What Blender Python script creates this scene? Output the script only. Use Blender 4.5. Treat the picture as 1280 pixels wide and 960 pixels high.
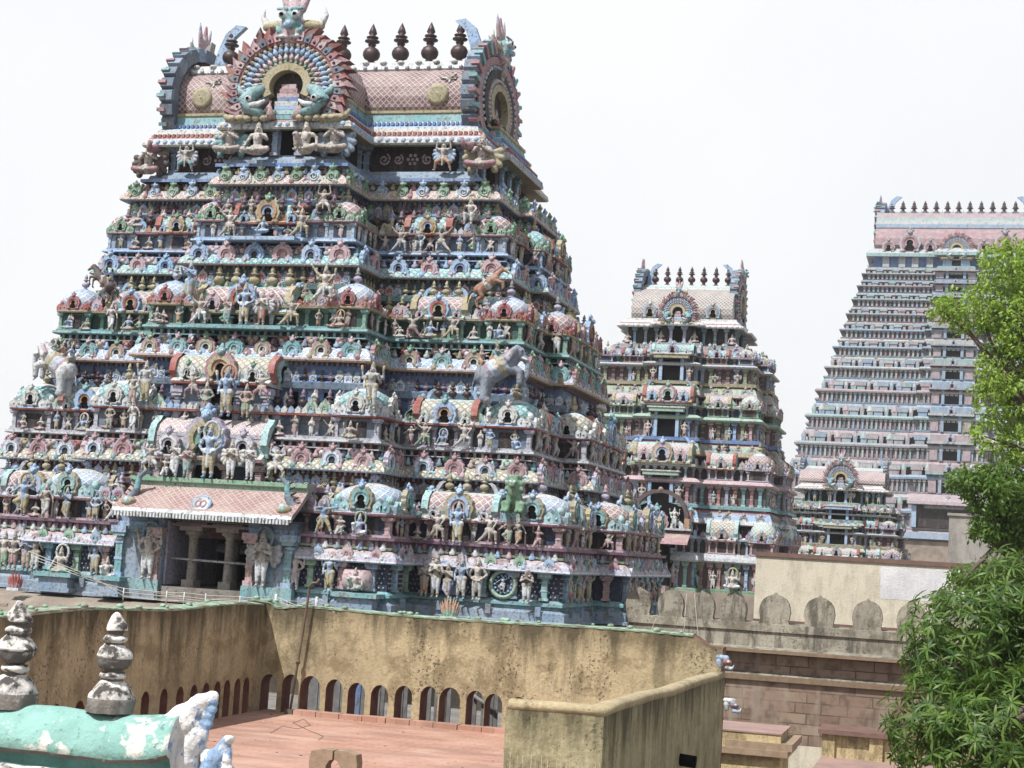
import bpy, math, random
import numpy as np
from mathutils import Matrix, Vector
PI = math.pi
R = math.radians
for o in list(bpy.data.objects): bpy.data.objects.remove(o)
S = bpy.context.scene
COL = S.collection
random.seed(7)

# ------------------------------------------------------------------ camera
FPX, YAW, ROLL = 2050.0, R(15.5), math.atan(.06)
PITCH = math.atan(209 * math.cos(ROLL) / FPX)
CAM = np.array([0, 0, 9.0])
_f = np.array([-math.sin(YAW) * math.cos(PITCH), math.cos(YAW) * math.cos(PITCH), math.sin(PITCH)])
_r = np.array([math.cos(YAW), math.sin(YAW), 0.0]); _u = np.cross(_r, _f)
CR = math.cos(ROLL) * _r + math.sin(ROLL) * _u
CU = -math.sin(ROLL) * _r + math.cos(ROLL) * _u
cd = bpy.data.cameras.new('camera'); cam = bpy.data.objects.new('camera', cd); COL.objects.link(cam)
cam.matrix_world = Matrix(((CR[0], CU[0], -_f[0], 0), (CR[1], CU[1], -_f[1], 0), (CR[2], CU[2], -_f[2], 9.0), (0, 0, 0, 1)))
cd.sensor_width = 36; cd.lens = FPX * 36 / 1280; cd.clip_end = 5000; cd.clip_start = .1
S.camera = cam
S.render.resolution_x, S.render.resolution_y = 1024, 768
def ray(px, py): return _f * FPX + CR * (px - 640) - CU * (py - 480)
def atY(px, py, Y): d = ray(px, py); return CAM + d * (Y / d[1])
def atX(px, py, X): d = ray(px, py); return CAM + d * (X / d[0])
def atZ(px, py, Z): d = ray(px, py); return CAM + d * ((Z - 9) / d[2])

# ------------------------------------------------------------------ light
SUNV = Vector((-.34, -.60, 1.0)).normalized()       # towards the sun
el = math.asin(SUNV.z); az = math.atan2(SUNV.x, SUNV.y)
w = bpy.data.worlds.new('World'); S.world = w; w.use_nodes = True
nt = w.node_tree; nt.nodes.clear()
out = nt.nodes.new('ShaderNodeOutputWorld'); bg = nt.nodes.new('ShaderNodeBackground')
sky = nt.nodes.new('ShaderNodeTexSky'); sky.sky_type = 'NISHITA'; sky.sun_disc = False
sky.sun_elevation = el; sky.sun_rotation = az; sky.dust_density = 4.0; sky.air_density = 1.0
# thin white veil of cloud over the blue, thickest towards the horizon
tc = nt.nodes.new('ShaderNodeTexCoord'); sp = nt.nodes.new('ShaderNodeSeparateXYZ')
nz = nt.nodes.new('ShaderNodeTexNoise'); nz.inputs['Scale'].default_value = 2.2; nz.inputs['Detail'].default_value = 5
mr = nt.nodes.new('ShaderNodeMapRange'); mr.inputs[1].default_value = 0.36; mr.inputs[2].default_value = .85
mr.inputs[3].default_value = .80; mr.inputs[4].default_value = .06
mx = nt.nodes.new('ShaderNodeMix'); mx.data_type = 'RGBA'
ad = nt.nodes.new('ShaderNodeMath'); ad.operation = 'MULTIPLY_ADD'; ad.inputs[1].default_value = .34; ad.use_clamp = True
nt.links.new(tc.outputs['Generated'], sp.inputs[0]); nt.links.new(tc.outputs['Generated'], nz.inputs[0])
nt.links.new(sp.outputs['Z'], mr.inputs[0])
nt.links.new(nz.outputs[0], ad.inputs[0]); nt.links.new(mr.outputs[0], ad.inputs[2])
nt.links.new(ad.outputs[0], mx.inputs[0]); nt.links.new(sky.outputs[0], mx.inputs[6])
mx.inputs[7].default_value = (9.5, 9.65, 9.8, 1)
nt.links.new(mx.outputs[2], bg.inputs[0]); bg.inputs[1].default_value = .078
nt.links.new(bg.outputs[0], out.inputs[0])
sd = bpy.data.lights.new('sun', 'SUN'); sd.energy = 4.9; sd.angle = R(.5); sd.color = (1, .965, .91)
sun = bpy.data.objects.new('sun', sd); COL.objects.link(sun)
sun.rotation_euler = SUNV.to_track_quat('Z', 'Y').to_euler(); sun.location = (0, 0, 80)
S.view_settings.view_transform = 'Standard'; S.view_settings.look = 'None'
S.view_settings.exposure = 0.42; S.view_settings.gamma = 1; S.view_settings.use_curve_mapping = False
S.render.engine = 'CYCLES'

# ------------------------------------------------------------------ materials
PAL = dict(
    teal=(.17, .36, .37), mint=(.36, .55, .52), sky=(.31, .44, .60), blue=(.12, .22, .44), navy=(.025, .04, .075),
    bluegrey=(.21, .29, .37), slate=(.12, .16, .21), pink=(.50, .34, .35), rose=(.36, .17, .19), red=(.34, .07, .05), salmon=(.50, .31, .28),
    cream=(.56, .54, .49), white=(.66, .66, .64), ochre=(.34, .29, .17), gold=(.40, .33, .18), green=(.16, .31, .19),
    dkgreen=(.04, .10, .08), lime=(.34, .42, .24), mauve=(.22, .12, .18), lilac=(.42, .37, .46), dark=(.028, .02, .022),
    brown=(.11, .08, .075), skin=(.53, .46, .41), tan=(.36, .30, .26), peach=(.50, .42, .38), orange=(.42, .21, .11), crown=(.38, .33, .25),
    grey=(.26, .26, .27), ltgrey=(.44, .44, .45), black=(.010, .009, .010), kalasa=(.075, .045, .045), hair=(.03, .025, .025),
    bluskin=(.22, .34, .50), palegreen=(.31, .44, .33), elgrey=(.21, .25, .31), elwhite=(.58, .57, .56), horse=(.34, .14, .075),
    dkred=(.17, .03, .025), rooft2=(.37, .175, .145), midt=(.26, .19, .17), rooft=(.22, .10, .105), roofl=(.47, .38, .35), stone=(.30, .26, .21), stonedk=(.17, .145, .12), lion=(.15, .27, .16))
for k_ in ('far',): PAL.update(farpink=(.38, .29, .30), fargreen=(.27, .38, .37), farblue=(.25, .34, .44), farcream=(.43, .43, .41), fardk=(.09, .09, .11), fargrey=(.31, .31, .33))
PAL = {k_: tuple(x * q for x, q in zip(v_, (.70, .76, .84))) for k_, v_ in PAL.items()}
DIAP = dict(d_red=('rose', 'cream'), d_blue=('sky', 'white'), d_yel=('cream', 'ochre'), d_teal=('mint', 'teal'), d_salm=('salmon', 'cream'),
            d_roof=('rooft', 'roofl'), d_lblue=('white', 'sky'), d_porch=('rooft2', 'roofl'), d_pinkw=('pink', 'cream'), d_pgrn=('palegreen', 'white'),
            d_mauve=('mauve', 'pink'), d_mid=('midt', 'cream'), d_far=('rose', 'farpink'))
MATS = {}
def N(nt, typ, **kw):
    n = nt.nodes.new('ShaderNode' + typ)
    for k, v in kw.items():
        if k == 'inp':
            for i, x in v.items(): n.inputs[i].default_value = x
        else: setattr(n, k, v)
    return n
def newmat(name):
    m = bpy.data.materials.new(name); m.use_nodes = True
    nt = m.node_tree; b = nt.nodes['Principled BSDF']; return m, nt, b
def mixc(nt, fac, a, b, blend='MIX'):
    n = N(nt, 'Mix', data_type='RGBA', blend_type=blend)
    for i, x in ((0, fac), (6, a), (7, b)):
        if hasattr(x, 'links'): nt.links.new(x, n.inputs[i])
        else: n.inputs[i].default_value = x if i == 0 else (*x, 1) if len(x) == 3 else x
    return n.outputs[2]
def noise(nt, scale, vec=None, detail=3, rough=.55, stretch=None):
    n = N(nt, 'TexNoise', inp={'Scale': scale, 'Detail': detail, 'Roughness': rough})
    if vec is None: vec = N(nt, 'NewGeometry').outputs['Position']
    if stretch:
        mp = N(nt, 'Mapping'); mp.inputs['Scale'].default_value = stretch; nt.links.new(vec, mp.inputs[0]); vec = mp.outputs[0]
    nt.links.new(vec, n.inputs['Vector']); return n.outputs[0]
def ramp(nt, f, a, b, lo=0., hi=1.):
    n = N(nt, 'MapRange', inp={1: a, 2: b, 3: lo, 4: hi}); nt.links.new(f, n.inputs[0]); return n.outputs[0]
def bump(nt, b, h, st=.4, dist=.02):
    n = N(nt, 'Bump', inp={'Strength': st, 'Distance': dist}); nt.links.new(h, n.inputs['Height'])
    nt.links.new(n.outputs[0], b.inputs['Normal'])
def math_(nt, op, a, b=None):
    n = N(nt, 'Math', operation=op)
    for i, x in ((0, a), (1, b)):
        if x is None: continue
        if hasattr(x, 'links'): nt.links.new(x, n.inputs[i])
        else: n.inputs[i].default_value = x
    return n.outputs[0]
def weather(nt, b, col, grime=.5, scale=1.0):
    """faded paint: patchy fading, soot blotches, rain streaks"""
    n1 = noise(nt, 1.3 * scale, detail=4); n2 = noise(nt, 13 * scale, detail=4); n3 = noise(nt, 2.2 * scale, detail=3, stretch=(2.2, 2.2, .35))
    c = mixc(nt, ramp(nt, n1, .35, .7, 0, .30), col, (.46, .45, .44)) if max(col) > .09 else mixc(nt, .0, col, col)
    c = mixc(nt, math_(nt, 'MULTIPLY', ramp(nt, n2, .52, .70), grime), c, (.07, .06, .055))
    c = mixc(nt, math_(nt, 'MULTIPLY', ramp(nt, n3, .54, .74), grime * .8), c, (.10, .085, .075))
    nt.links.new(c, b.inputs['Base Color']); b.inputs['Roughness'].default_value = .72
    b.inputs['Specular IOR Level'].default_value = .3
    bump(nt, b, n2, .5, .03)
def M(name):
    if name in MATS: return MATS[name]
    if name in DIAP:
        A, B = PAL[DIAP[name][0]], PAL[DIAP[name][1]]
        m, nt, b = newmat('tiles_' + name)
        uv = N(nt, 'UVMap'); s = N(nt, 'SeparateXYZ'); nt.links.new(uv.outputs[0], s.inputs[0])
        k = 1 / (.20 if name in ('d_roof', 'd_porch') else .24)
        def line(sign):
            a = math_(nt, 'ADD' if sign > 0 else 'SUBTRACT', s.outputs[0], s.outputs[1])
            f = math_(nt, 'FRACT', math_(nt, 'MULTIPLY', a, k))
            return math_(nt, 'ABSOLUTE', math_(nt, 'SUBTRACT', f, .5))
        mn = math_(nt, 'MAXIMUM', line(1), line(-1))
        lf = ramp(nt, mn, .33, .40)
        cm = ramp(nt, mn, .12, .06)
        c = mixc(nt, lf, A, B)
        c = mixc(nt, math_(nt, 'MULTIPLY', cm, .35), c, (.25, .12, .1))
        n1 = noise(nt, 1.6); n2 = noise(nt, 12)
        c = mixc(nt, ramp(nt, n1, .4, .7, 0, .35), c, (.50, .45, .40))
        c = mixc(nt, ramp(nt, n2, .5, .75, 0, .5), c, (.08, .06, .055))
        nt.links.new(c, b.inputs['Base Color']); b.inputs['Roughness'].default_value = .65
        bump(nt, b, lf, .8, .04)
    else:
        m, nt, b = newmat('paint_' + name)
        if name == 'black': b.inputs['Base Color'].default_value = (.006, .006, .007, 1); b.inputs['Roughness'].default_value = .95; b.inputs['Specular IOR Level'].default_value = .05  # flat black also stands in for the shade inside doorways and niches
        else: weather(nt, b, PAL[name], .85)
        if name in ('kalasa',): b.inputs['Roughness'].default_value = .45; b.inputs['Metallic'].default_value = .3
    MATS[name] = m; return m

# ------------------------------------------------------------------ mesh builder
class MB:
    def __init__(s): s.v = []; s.f = []; s.m = []; s.uv = []; s.sm = []
    def face(s, idx, mat, uv=None, sm=False):
        s.f.append(tuple(idx)); s.m.append(mat); s.uv.append(uv or [(0, 0)] * len(idx)); s.sm.append(sm)
    def box(s, x0, x1, y0, y1, z0, z1, mat, top=None, taper=0):
        b = len(s.v); t = taper
        s.v += [(x0, y0, z0), (x1, y0, z0), (x1, y1, z0), (x0, y1, z0), (x0 + t, y0 + t, z1), (x1 - t, y0 + t, z1), (x1 - t, y1 - t, z1), (x0 + t, y1 - t, z1)]
        w, d, h = x1 - x0, y1 - y0, z1 - z0
        s.face((b + 3, b + 2, b + 1, b), mat, [(0, 0), (w, 0), (w, d), (0, d)])
        s.face((b + 4, b + 5, b + 6, b + 7), top or mat, [(0, 0), (w, 0), (w, d), (0, d)])
        for i, L in ((0, w), (1, d), (2, w), (3, d)):
            j = (i + 1) % 4
            s.face((b + i, b + j, b + 4 + j, b + 4 + i), mat, [(0, 0), (L, 0), (L, h), (0, h)])
    def rings(s, rings, mats, closed=True, cap0=None, cap1=None, sm=False):
        """loft between equal-length point rings (counter-clockwise seen from the end of the loft)"""
        b0 = len(s.v); n = len(rings[0])
        for r in rings: s.v += [tuple(p) for p in r]
        A = [np.array(r, float) for r in rings]
        us = [0.]
        mid = A[len(A) // 2]
        for i in range(n): us.append(us[-1] + float(np.linalg.norm(mid[(i + 1) % n] - mid[i])))
        vv = [0.]
        for k in range(len(A) - 1): vv.append(vv[-1] + float(np.mean(np.linalg.norm(A[k + 1] - A[k], axis=1))))
        for k in range(len(rings) - 1):
            mt = mats if isinstance(mats, str) else mats[k]
            for i in range(n if closed else n - 1):
                j = (i + 1) % n
                s.face((b0 + k * n + i, b0 + k * n + j, b0 + (k + 1) * n + j, b0 + (k + 1) * n + i), mt,
                       [(us[i], vv[k]), (us[i + 1], vv[k]), (us[i + 1], vv[k + 1]), (us[i], vv[k + 1])], sm)
        if cap0: s.face([b0 + i for i in range(n)][::-1], cap0, [(p[0], p[1]) for p in rings[0]][::-1])
        if cap1: s.face([b0 + (len(rings) - 1) * n + i for i in range(n)], cap1, [(p[0], p[1]) for p in rings[-1]])
    def lathe(s, prof, mats, c=(0, 0, 0), seg=10, sq=0, sm=True, cap=None):
        R_ = []
        for r, z in prof:
            ring = []
            for i in range(seg):
                a = 2 * PI * (i + .5) / seg; ca, sa = math.cos(a), math.sin(a)
                k = 1.0
                if sq: k = (abs(ca) ** sq + abs(sa) ** sq) ** (-1 / sq)
                ring.append((c[0] + r * k * ca, c[1] + r * k * sa, c[2] + z))
            R_.append(ring)
        s.rings(R_, mats, True, None, cap or (mats if isinstance(mats, str) else mats[-1]), sm)
    def ball(s, c, r, mat, seg=8, rings=5, sz=1.0):
        pr = [(max(.001, r * math.sin(PI * k / rings)), -r * sz * math.cos(PI * k / rings)) for k in range(rings + 1)]
        s.lathe(pr, mat, c, seg)
    def tube(s, pts, rad, mat, seg=6, cap=True):
        P = [Vector(p) for p in pts]; R_ = []
        for i, p in enumerate(P):
            t = (P[min(i + 1, len(P) - 1)] - P[max(i - 1, 0)]).normalized()
            a = t.cross(Vector((0, 0, 1)));
            if a.length < .05: a = t.cross(Vector((0, 1, 0)))
            a.normalize(); b = t.cross(a).normalized()
            r = rad if not isinstance(rad, (list, tuple)) else rad[i]
            R_.append([p - a * (r * math.cos(2 * PI * k / seg)) + b * (r * math.sin(2 * PI * k / seg)) for k in range(seg)])
        s.rings(R_, mat, True, mat if cap else None, mat if cap else None, True)
    def plate(s, pts, y0, y1, mat, side=None):
        """outline in x,z (counter-clockwise seen from +y backwards is fine) extruded from y0 to y1 (front)"""
        n = len(pts); b = len(s.v)
        area = sum(pts[i][0] * pts[(i + 1) % n][1] - pts[(i + 1) % n][0] * pts[i][1] for i in range(n))
        if area > 0: pts = pts[::-1]
        s.v += [(x, y0, z) for x, z in pts] + [(x, y1, z) for x, z in pts]
        s.face([b + n + i for i in range(n)], mat, [(x, z) for x, z in pts]); s.face([b + i for i in range(n)][::-1], mat)
        for i in range(n):
            j = (i + 1) % n; s.face((b + i, b + j, b + n + j, b + n + i), side or mat)
    def arcband(s, c, r0, r1, a0, a1, y0, y1, mat, n=18, lobes=0, amp=0, sx=1.0):
        """band of a horseshoe arch in the x-z plane, raised from y0 to y1; r1 may be lobed"""
        pin, pout = [], []
        for i in range(n + 1):
            a = R(a0 + (a1 - a0) * i / n)
            ro = r1 + (amp * abs(math.sin(lobes * PI * i / n)) if lobes else 0)
            pin.append((c[0] + sx * r0 * math.cos(a), c[1] + r0 * math.sin(a))); pout.append((c[0] + sx * ro * math.cos(a), c[1] + ro * math.sin(a)))
        b = len(s.v); m = n + 1
        s.v += [(x, y1, z) for x, z in pin] + [(x, y1, z) for x, z in pout] + [(x, y0, z) for x, z in pin] + [(x, y0, z) for x, z in pout]
        for i in range(n):
            s.face((b + i, b + i + 1, b + m + i + 1, b + m + i), mat)
            s.face((b + m + i, b + m + i + 1, b + 3 * m + i + 1, b + 3 * m + i), mat)
            s.face((b + 2 * m + i, b + 2 * m + i + 1, b + i + 1, b + i), mat)
        for i in (0, n): s.face((b + i, b + m + i, b + 3 * m + i, b + 2 * m + i) if i == 0 else (b + m + i, b + i, b + 2 * m + i, b + 3 * m + i), mat)
    def add(s, o, Mx):
        if not o.v: return
        A = np.array(Mx); V = np.array(o.v, float) @ A[:3, :3].T + A[:3, 3]
        b = len(s.v); s.v += [tuple(p) for p in V]
        s.f += [tuple(i + b for i in f) for f in o.f]; s.m += o.m; s.uv += o.uv; s.sm += o.sm
    def mesh(s, name):
        me = bpy.data.meshes.new(name)
        me.from_pydata(s.v, [], s.f)
        names = list(dict.fromkeys(s.m)); ix = {n: i for i, n in enumerate(names)}
        for n in names: me.materials.append(M(n) if isinstance(n, str) else n)
        me.polygons.foreach_set('material_index', [ix[m] for m in s.m])
        me.polygons.foreach_set('use_smooth', s.sm)
        ul = me.uv_layers.new(name='UVMap')
        flat = [c for f in s.uv for p in f for c in p]
        ul.data.foreach_set('uv', flat)
        me.update(); return me
    def build(s, name, parent=None): return link(s.mesh(name), name, parent)
def link(me, name, parent=None, M_=None):
    o = bpy.data.objects.new(name, me); COL.objects.link(o)
    if parent: o.parent = parent
    if M_ is not None: o.matrix_local = M_
    return o
def thing(name, label, cat, loc=(0, 0, 0), group=None):
    o = bpy.data.objects.new(name, None); COL.objects.link(o); o.location = loc
    o.empty_display_size = .5
    return tag(o, label, cat, group)
def tag(o, label, cat, group=None):
    o['label'] = label; o['category'] = cat
    if group: o['group'] = group
    return o
def struct(o): o['kind'] = 'structure'; return o
def T(x, y, z, rz=0, s=1, sx=None): return Matrix.Translation((x, y, z)) @ Matrix.Rotation(rz, 4, 'Z') @ Matrix.Diagonal((s if sx is None else sx, s, s, 1))
# ------------------------------------------------------------------ temple motifs (front looks along +y, base at z = 0)
def mb_finial(h, c1='gold', c2=None, seg=10):
    c2 = c2 or c1; m = MB(); k = h
    m.lathe([(.17 * k, 0), (.20 * k, .05 * k), (.10 * k, .12 * k), (.08 * k, .17 * k), (.20 * k, .24 * k), (.25 * k, .34 * k), (.20 * k, .44 * k),
             (.08 * k, .50 * k), (.07 * k, .55 * k), (.16 * k, .60 * k), (.16 * k, .64 * k), (.06 * k, .68 * k), (.11 * k, .74 * k), (.09 * k, .84 * k), (.005, 1.0 * k)],
            [c1] * 8 + [c2] * 6, seg=seg)
    return m
def mb_kalasa(h, col='kalasa'):
    m = MB(); k = h
    m.lathe([(.19 * k, 0), (.20 * k, .03 * k), (.13 * k, .10 * k), (.06 * k, .13 * k), (.09 * k, .17 * k), (.06 * k, .21 * k), (.145 * k, .25 * k), (.18 * k, .32 * k), (.178 * k, .38 * k), (.14 * k, .45 * k),
             (.06 * k, .50 * k), (.09 * k, .55 * k), (.05 * k, .57 * k), (.155 * k, .61 * k), (.155 * k, .63 * k), (.06 * k, .66 * k), (.125 * k, .69 * k), (.125 * k, .71 * k), (.05 * k, .74 * k), (.09 * k, .79 * k), (.06 * k, .88 * k), (.004, 1.0 * k)], col, seg=14)
    return m
def mb_kudu(w, cols, petals=11, crest='green', niche='black', lobes=True, feet=None):
    """horseshoe gable: flame rim, two raised bands, dark niche, lion mask on top"""
    m = MB(); c = (0, .44 * w); t = .10 * w
    a0, a1 = -52, 232
    m.arcband(c, .36 * w, .44 * w, a0, a1, -.12 * w, t, cols[0], 22, petals if lobes else 0, .075 * w)
    m.arcband(c, .26 * w, .37 * w, a0 + 6, a1 - 6, -.1 * w, t * 1.45, cols[1], 18, 9, .02 * w)
    m.arcband(c, .155 * w, .27 * w, a0 + 14, a1 - 14, -.1 * w, t * .95, cols[2], 16)
    pts = [(.17 * w * math.cos(R(a)), c[1] + .17 * w * math.sin(R(a))) for a in range(-20, 201, 20)] + [(-.13 * w, .08 * w), (.13 * w, .08 * w)]
    m.plate(pts, -.1 * w, .03 * w, niche)
    for s in (-1, 1):
        f = feet or cols[0]
        m.ball((s * .36 * w, .04 * w, .07 * w), .10 * w, f, 6, 4); m.ball((s * .25 * w, .08 * w, .06 * w), .07 * w, cols[1], 6, 4)
    m.box(-.46 * w, .46 * w, -.1 * w, .05 * w, 0, .05 * w, cols[1])
    z = c[1] + .50 * w
    m.ball((0, .06 * w, z), .14 * w, crest, 8, 5)
    m.ball((0, .16 * w, z - .04 * w), .08 * w, crest, 6, 4)
    for s in (-1, 1):
        m.ball((s * .07 * w, .16 * w, z + .03 * w), .035 * w, 'white', 5, 3)
        m.ball((s * .14 * w, .03 * w, z + .10 * w), .06 * w, crest, 5, 3)
    m.lathe([(.07 * w, 0), (.09 * w, .05 * w), (.01, .16 * w)], crest, (0, .03 * w, z + .11 * w), 6)
    return m
def mb_scroll(w, cols, crest):
    """leaf plaque with a spiral"""
    m = MB()
    pts = [(.34 * w * math.cos(R(a)) * (1 + .12 * math.cos(R(5 * a))), .40 * w + .36 * w * math.sin(R(a)) * (1 + .12 * math.cos(R(5 * a)))) for a in range(0, 360, 12)]
    m.plate(pts, -.1 * w, .10 * w, cols[0])
    sp = [(.25 * w * (1 - i / 26) * math.cos(i * .48 + 2.6), .15 * w, .38 * w + .25 * w * (1 - i / 26) * math.sin(i * .48 + 2.6)) for i in range(24)]
    m.tube(sp, .035 * w, cols[1], 5)
    for s in (-1, 1): m.ball((s * .27 * w, .08 * w, .08 * w), .11 * w, cols[0], 6, 4)
    z = .82 * w
    m.ball((0, .06 * w, z), .15 * w, crest, 7, 5)
    for s in (-1, 1):
        m.ball((s * .15 * w, .06 * w, z + .06 * w), .08 * w, cols[0], 5, 3); m.ball((s * .06 * w, .18 * w, z + .03 * w), .035 * w, 'white', 5, 3)
    m.lathe([(.06 * w, 0), (.08 * w, .05 * w), (.01, .15 * w)], crest, (0, .04 * w, z + .11 * w), 6)
    return m
def mb_plaque(w, col, col2):
    m = MB()
    m.plate([(-.4 * w, 0), (.4 * w, 0), (.42 * w, .55 * w), (.3 * w, .8 * w), (.12 * w, .9 * w), (0, 1.12 * w), (-.12 * w, .9 * w), (-.3 * w, .8 * w), (-.42 * w, .55 * w)], -.1 * w, .1 * w, col)
    m.arcband((0, .42 * w), .14 * w, .27 * w, -40, 220, .08 * w, .16 * w, col2, 12)
    m.ball((0, .1 * w, .40 * w), .09 * w, col2, 6, 4)
    return m
def mb_pilaster(h, w, shaft, cap, base=None):
    m = MB(); d = w * .7
    m.box(-w * .62, w * .62, -d, d * .9, 0, h * .10, base or cap)
    m.box(-w * .42, w * .42, -d, d * .62, h * .10, h * .66, shaft)
    m.box(-w * .5, w * .5, -d, d * .72, h * .34, h * .39, cap)
    m.box(-w * .5, w * .5, -d, d * .72, h * .66, h * .70, cap)
    m.lathe([(w * .38, 0), (w * .62, h * .05), (w * .40, h * .10)], cap, (0, 0, h * .70), 8, sq=4)
    m.box(-w * .75, w * .75, -d, d * 1.1, h * .80, h * .87, shaft)
    m.box(-w * .95, w * .95, -d, d * 1.3, h * .87, h, cap)
    return m
def crescent(m, x, y, z, s, col, d):
    """fish-tail horn curling outwards at a ridge end; d = side"""
    a = [(0, 0), (.16, .02), (.24, .25), (.42, .52), (.60, .62), (.40, .66), (.20, .56), (.06, .36), (-.04, .16)]
    b = MB(); b.plate([(px * s, pz * s) for px, pz in a], -.06 * s, .06 * s, col)
    m.add(b, T(x, y, z) @ Matrix.Diagonal((d, 1, 1, 1)) if d > 0 else T(x, y, z) @ Matrix.Rotation(PI, 4, 'Z'))
def mb_kuta(w, hb, hr, c):
    """square domed shrine. c: wall, pil, niche, eave, rim, dome, cap, kudu(3), crest, fin"""
    m = MB(); h2 = w / 2
    m.box(-h2 * .86, h2 * .86, -w * .93, -w * .07, 0, hb, c['wall'])
    m.box(-h2 * 1.02, h2 * 1.02, -w * 1.01, .01, 0, hb * .10, c['pil'])
    for sx in (-1, 1):
        for sy in (0, 1):
            p = mb_pilaster(hb * .9, w * .10, c['pil'], c['pil2']); m.add(p, T(sx * h2 * .84, -w * .08 if sy == 0 else -w * .92, hb * .1, 0 if sy == 0 else PI))
    for rz, px, py in ((0, 0, -w * .07), (-PI / 2, h2 * .86, -h2), (PI / 2, -h2 * .86, -h2)):
        n = MB(); n.box(-w * .2, w * .2, -.02, .025, hb * .14, hb * .86, c['niche']); m.add(n, T(px, py, 0, rz))
    E = 1.14
    prof = [(h2 * 1.0, hb), (h2 * E, hb + .02 * w), (h2 * E * 1.02, hb + .05 * w), (h2 * E * .98, hb + .08 * w), (h2 * 1.05, hb + .20 * w)]
    m.lathe(prof, [c['eave'], c['eave'], c['rim'], c['rim']], (0, -h2, 0), 24, sq=9, sm=False)
    z0 = hb + .20 * w
    D = hr - .12 * w
    for rz, px, py in ((0, 0, .02 * w), (-PI / 2, h2 * 1.03, -h2), (PI / 2, -h2 * 1.03, -h2)):
        for q in (-.8, -.55, .55, .8):
            b = MB(); b.plate([(-.07 * w, 0), (.07 * w, 0), (.08 * w, .10 * w), (0, .19 * w), (-.08 * w, .10 * w)], -.02, .05 * w, c['kudu'][1 if abs(q) > .6 else 2]); b.ball((0, .05 * w, .07 * w), .03 * w, c['crest'], 5, 3); m.add(b, T(px, py, hb + .07 * w, rz) @ T(q * h2, 0, 0))
    m.lathe([(h2 * .98, z0 - .02), (h2 * 1.0, z0 + D * .05), (h2 * 1.06, z0 + D * .22), (h2 * 1.03, z0 + D * .42), (h2 * .90, z0 + D * .64), (h2 * .68, z0 + D * .80), (h2 * .62, z0 + D * .82),
             (h2 * .40, z0 + D * .95), (h2 * .22, z0 + D)], [c['rim']] + [c['dome']] * 4 + [c['rim']] + [c['cap']] * 2, (0, -h2, 0), 28, sq=3.2)
    f = mb_finial(hr * .72, *(c['fin'] if isinstance(c['fin'], tuple) else (c['fin'],))); m.add(f, T(0, -h2, z0 + D * .97))
    kw = w * .40
    k = mb_kudu(kw, c['kudu'], 9, c['crest'])
    for rz, px, py in ((0, 0, .06 * w), (-PI / 2, h2 * 1.12, -h2), (PI / 2, -h2 * 1.12, -h2)): m.add(k, T(px, py, hb + .10 * w, rz))
    for sx in (-1, 1):
        m.ball((sx * h2 * .84, -h2 * .16, z0 + D * .16), .07 * w, c['kudu'][2], 7, 5, 1.3)
    return m
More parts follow.
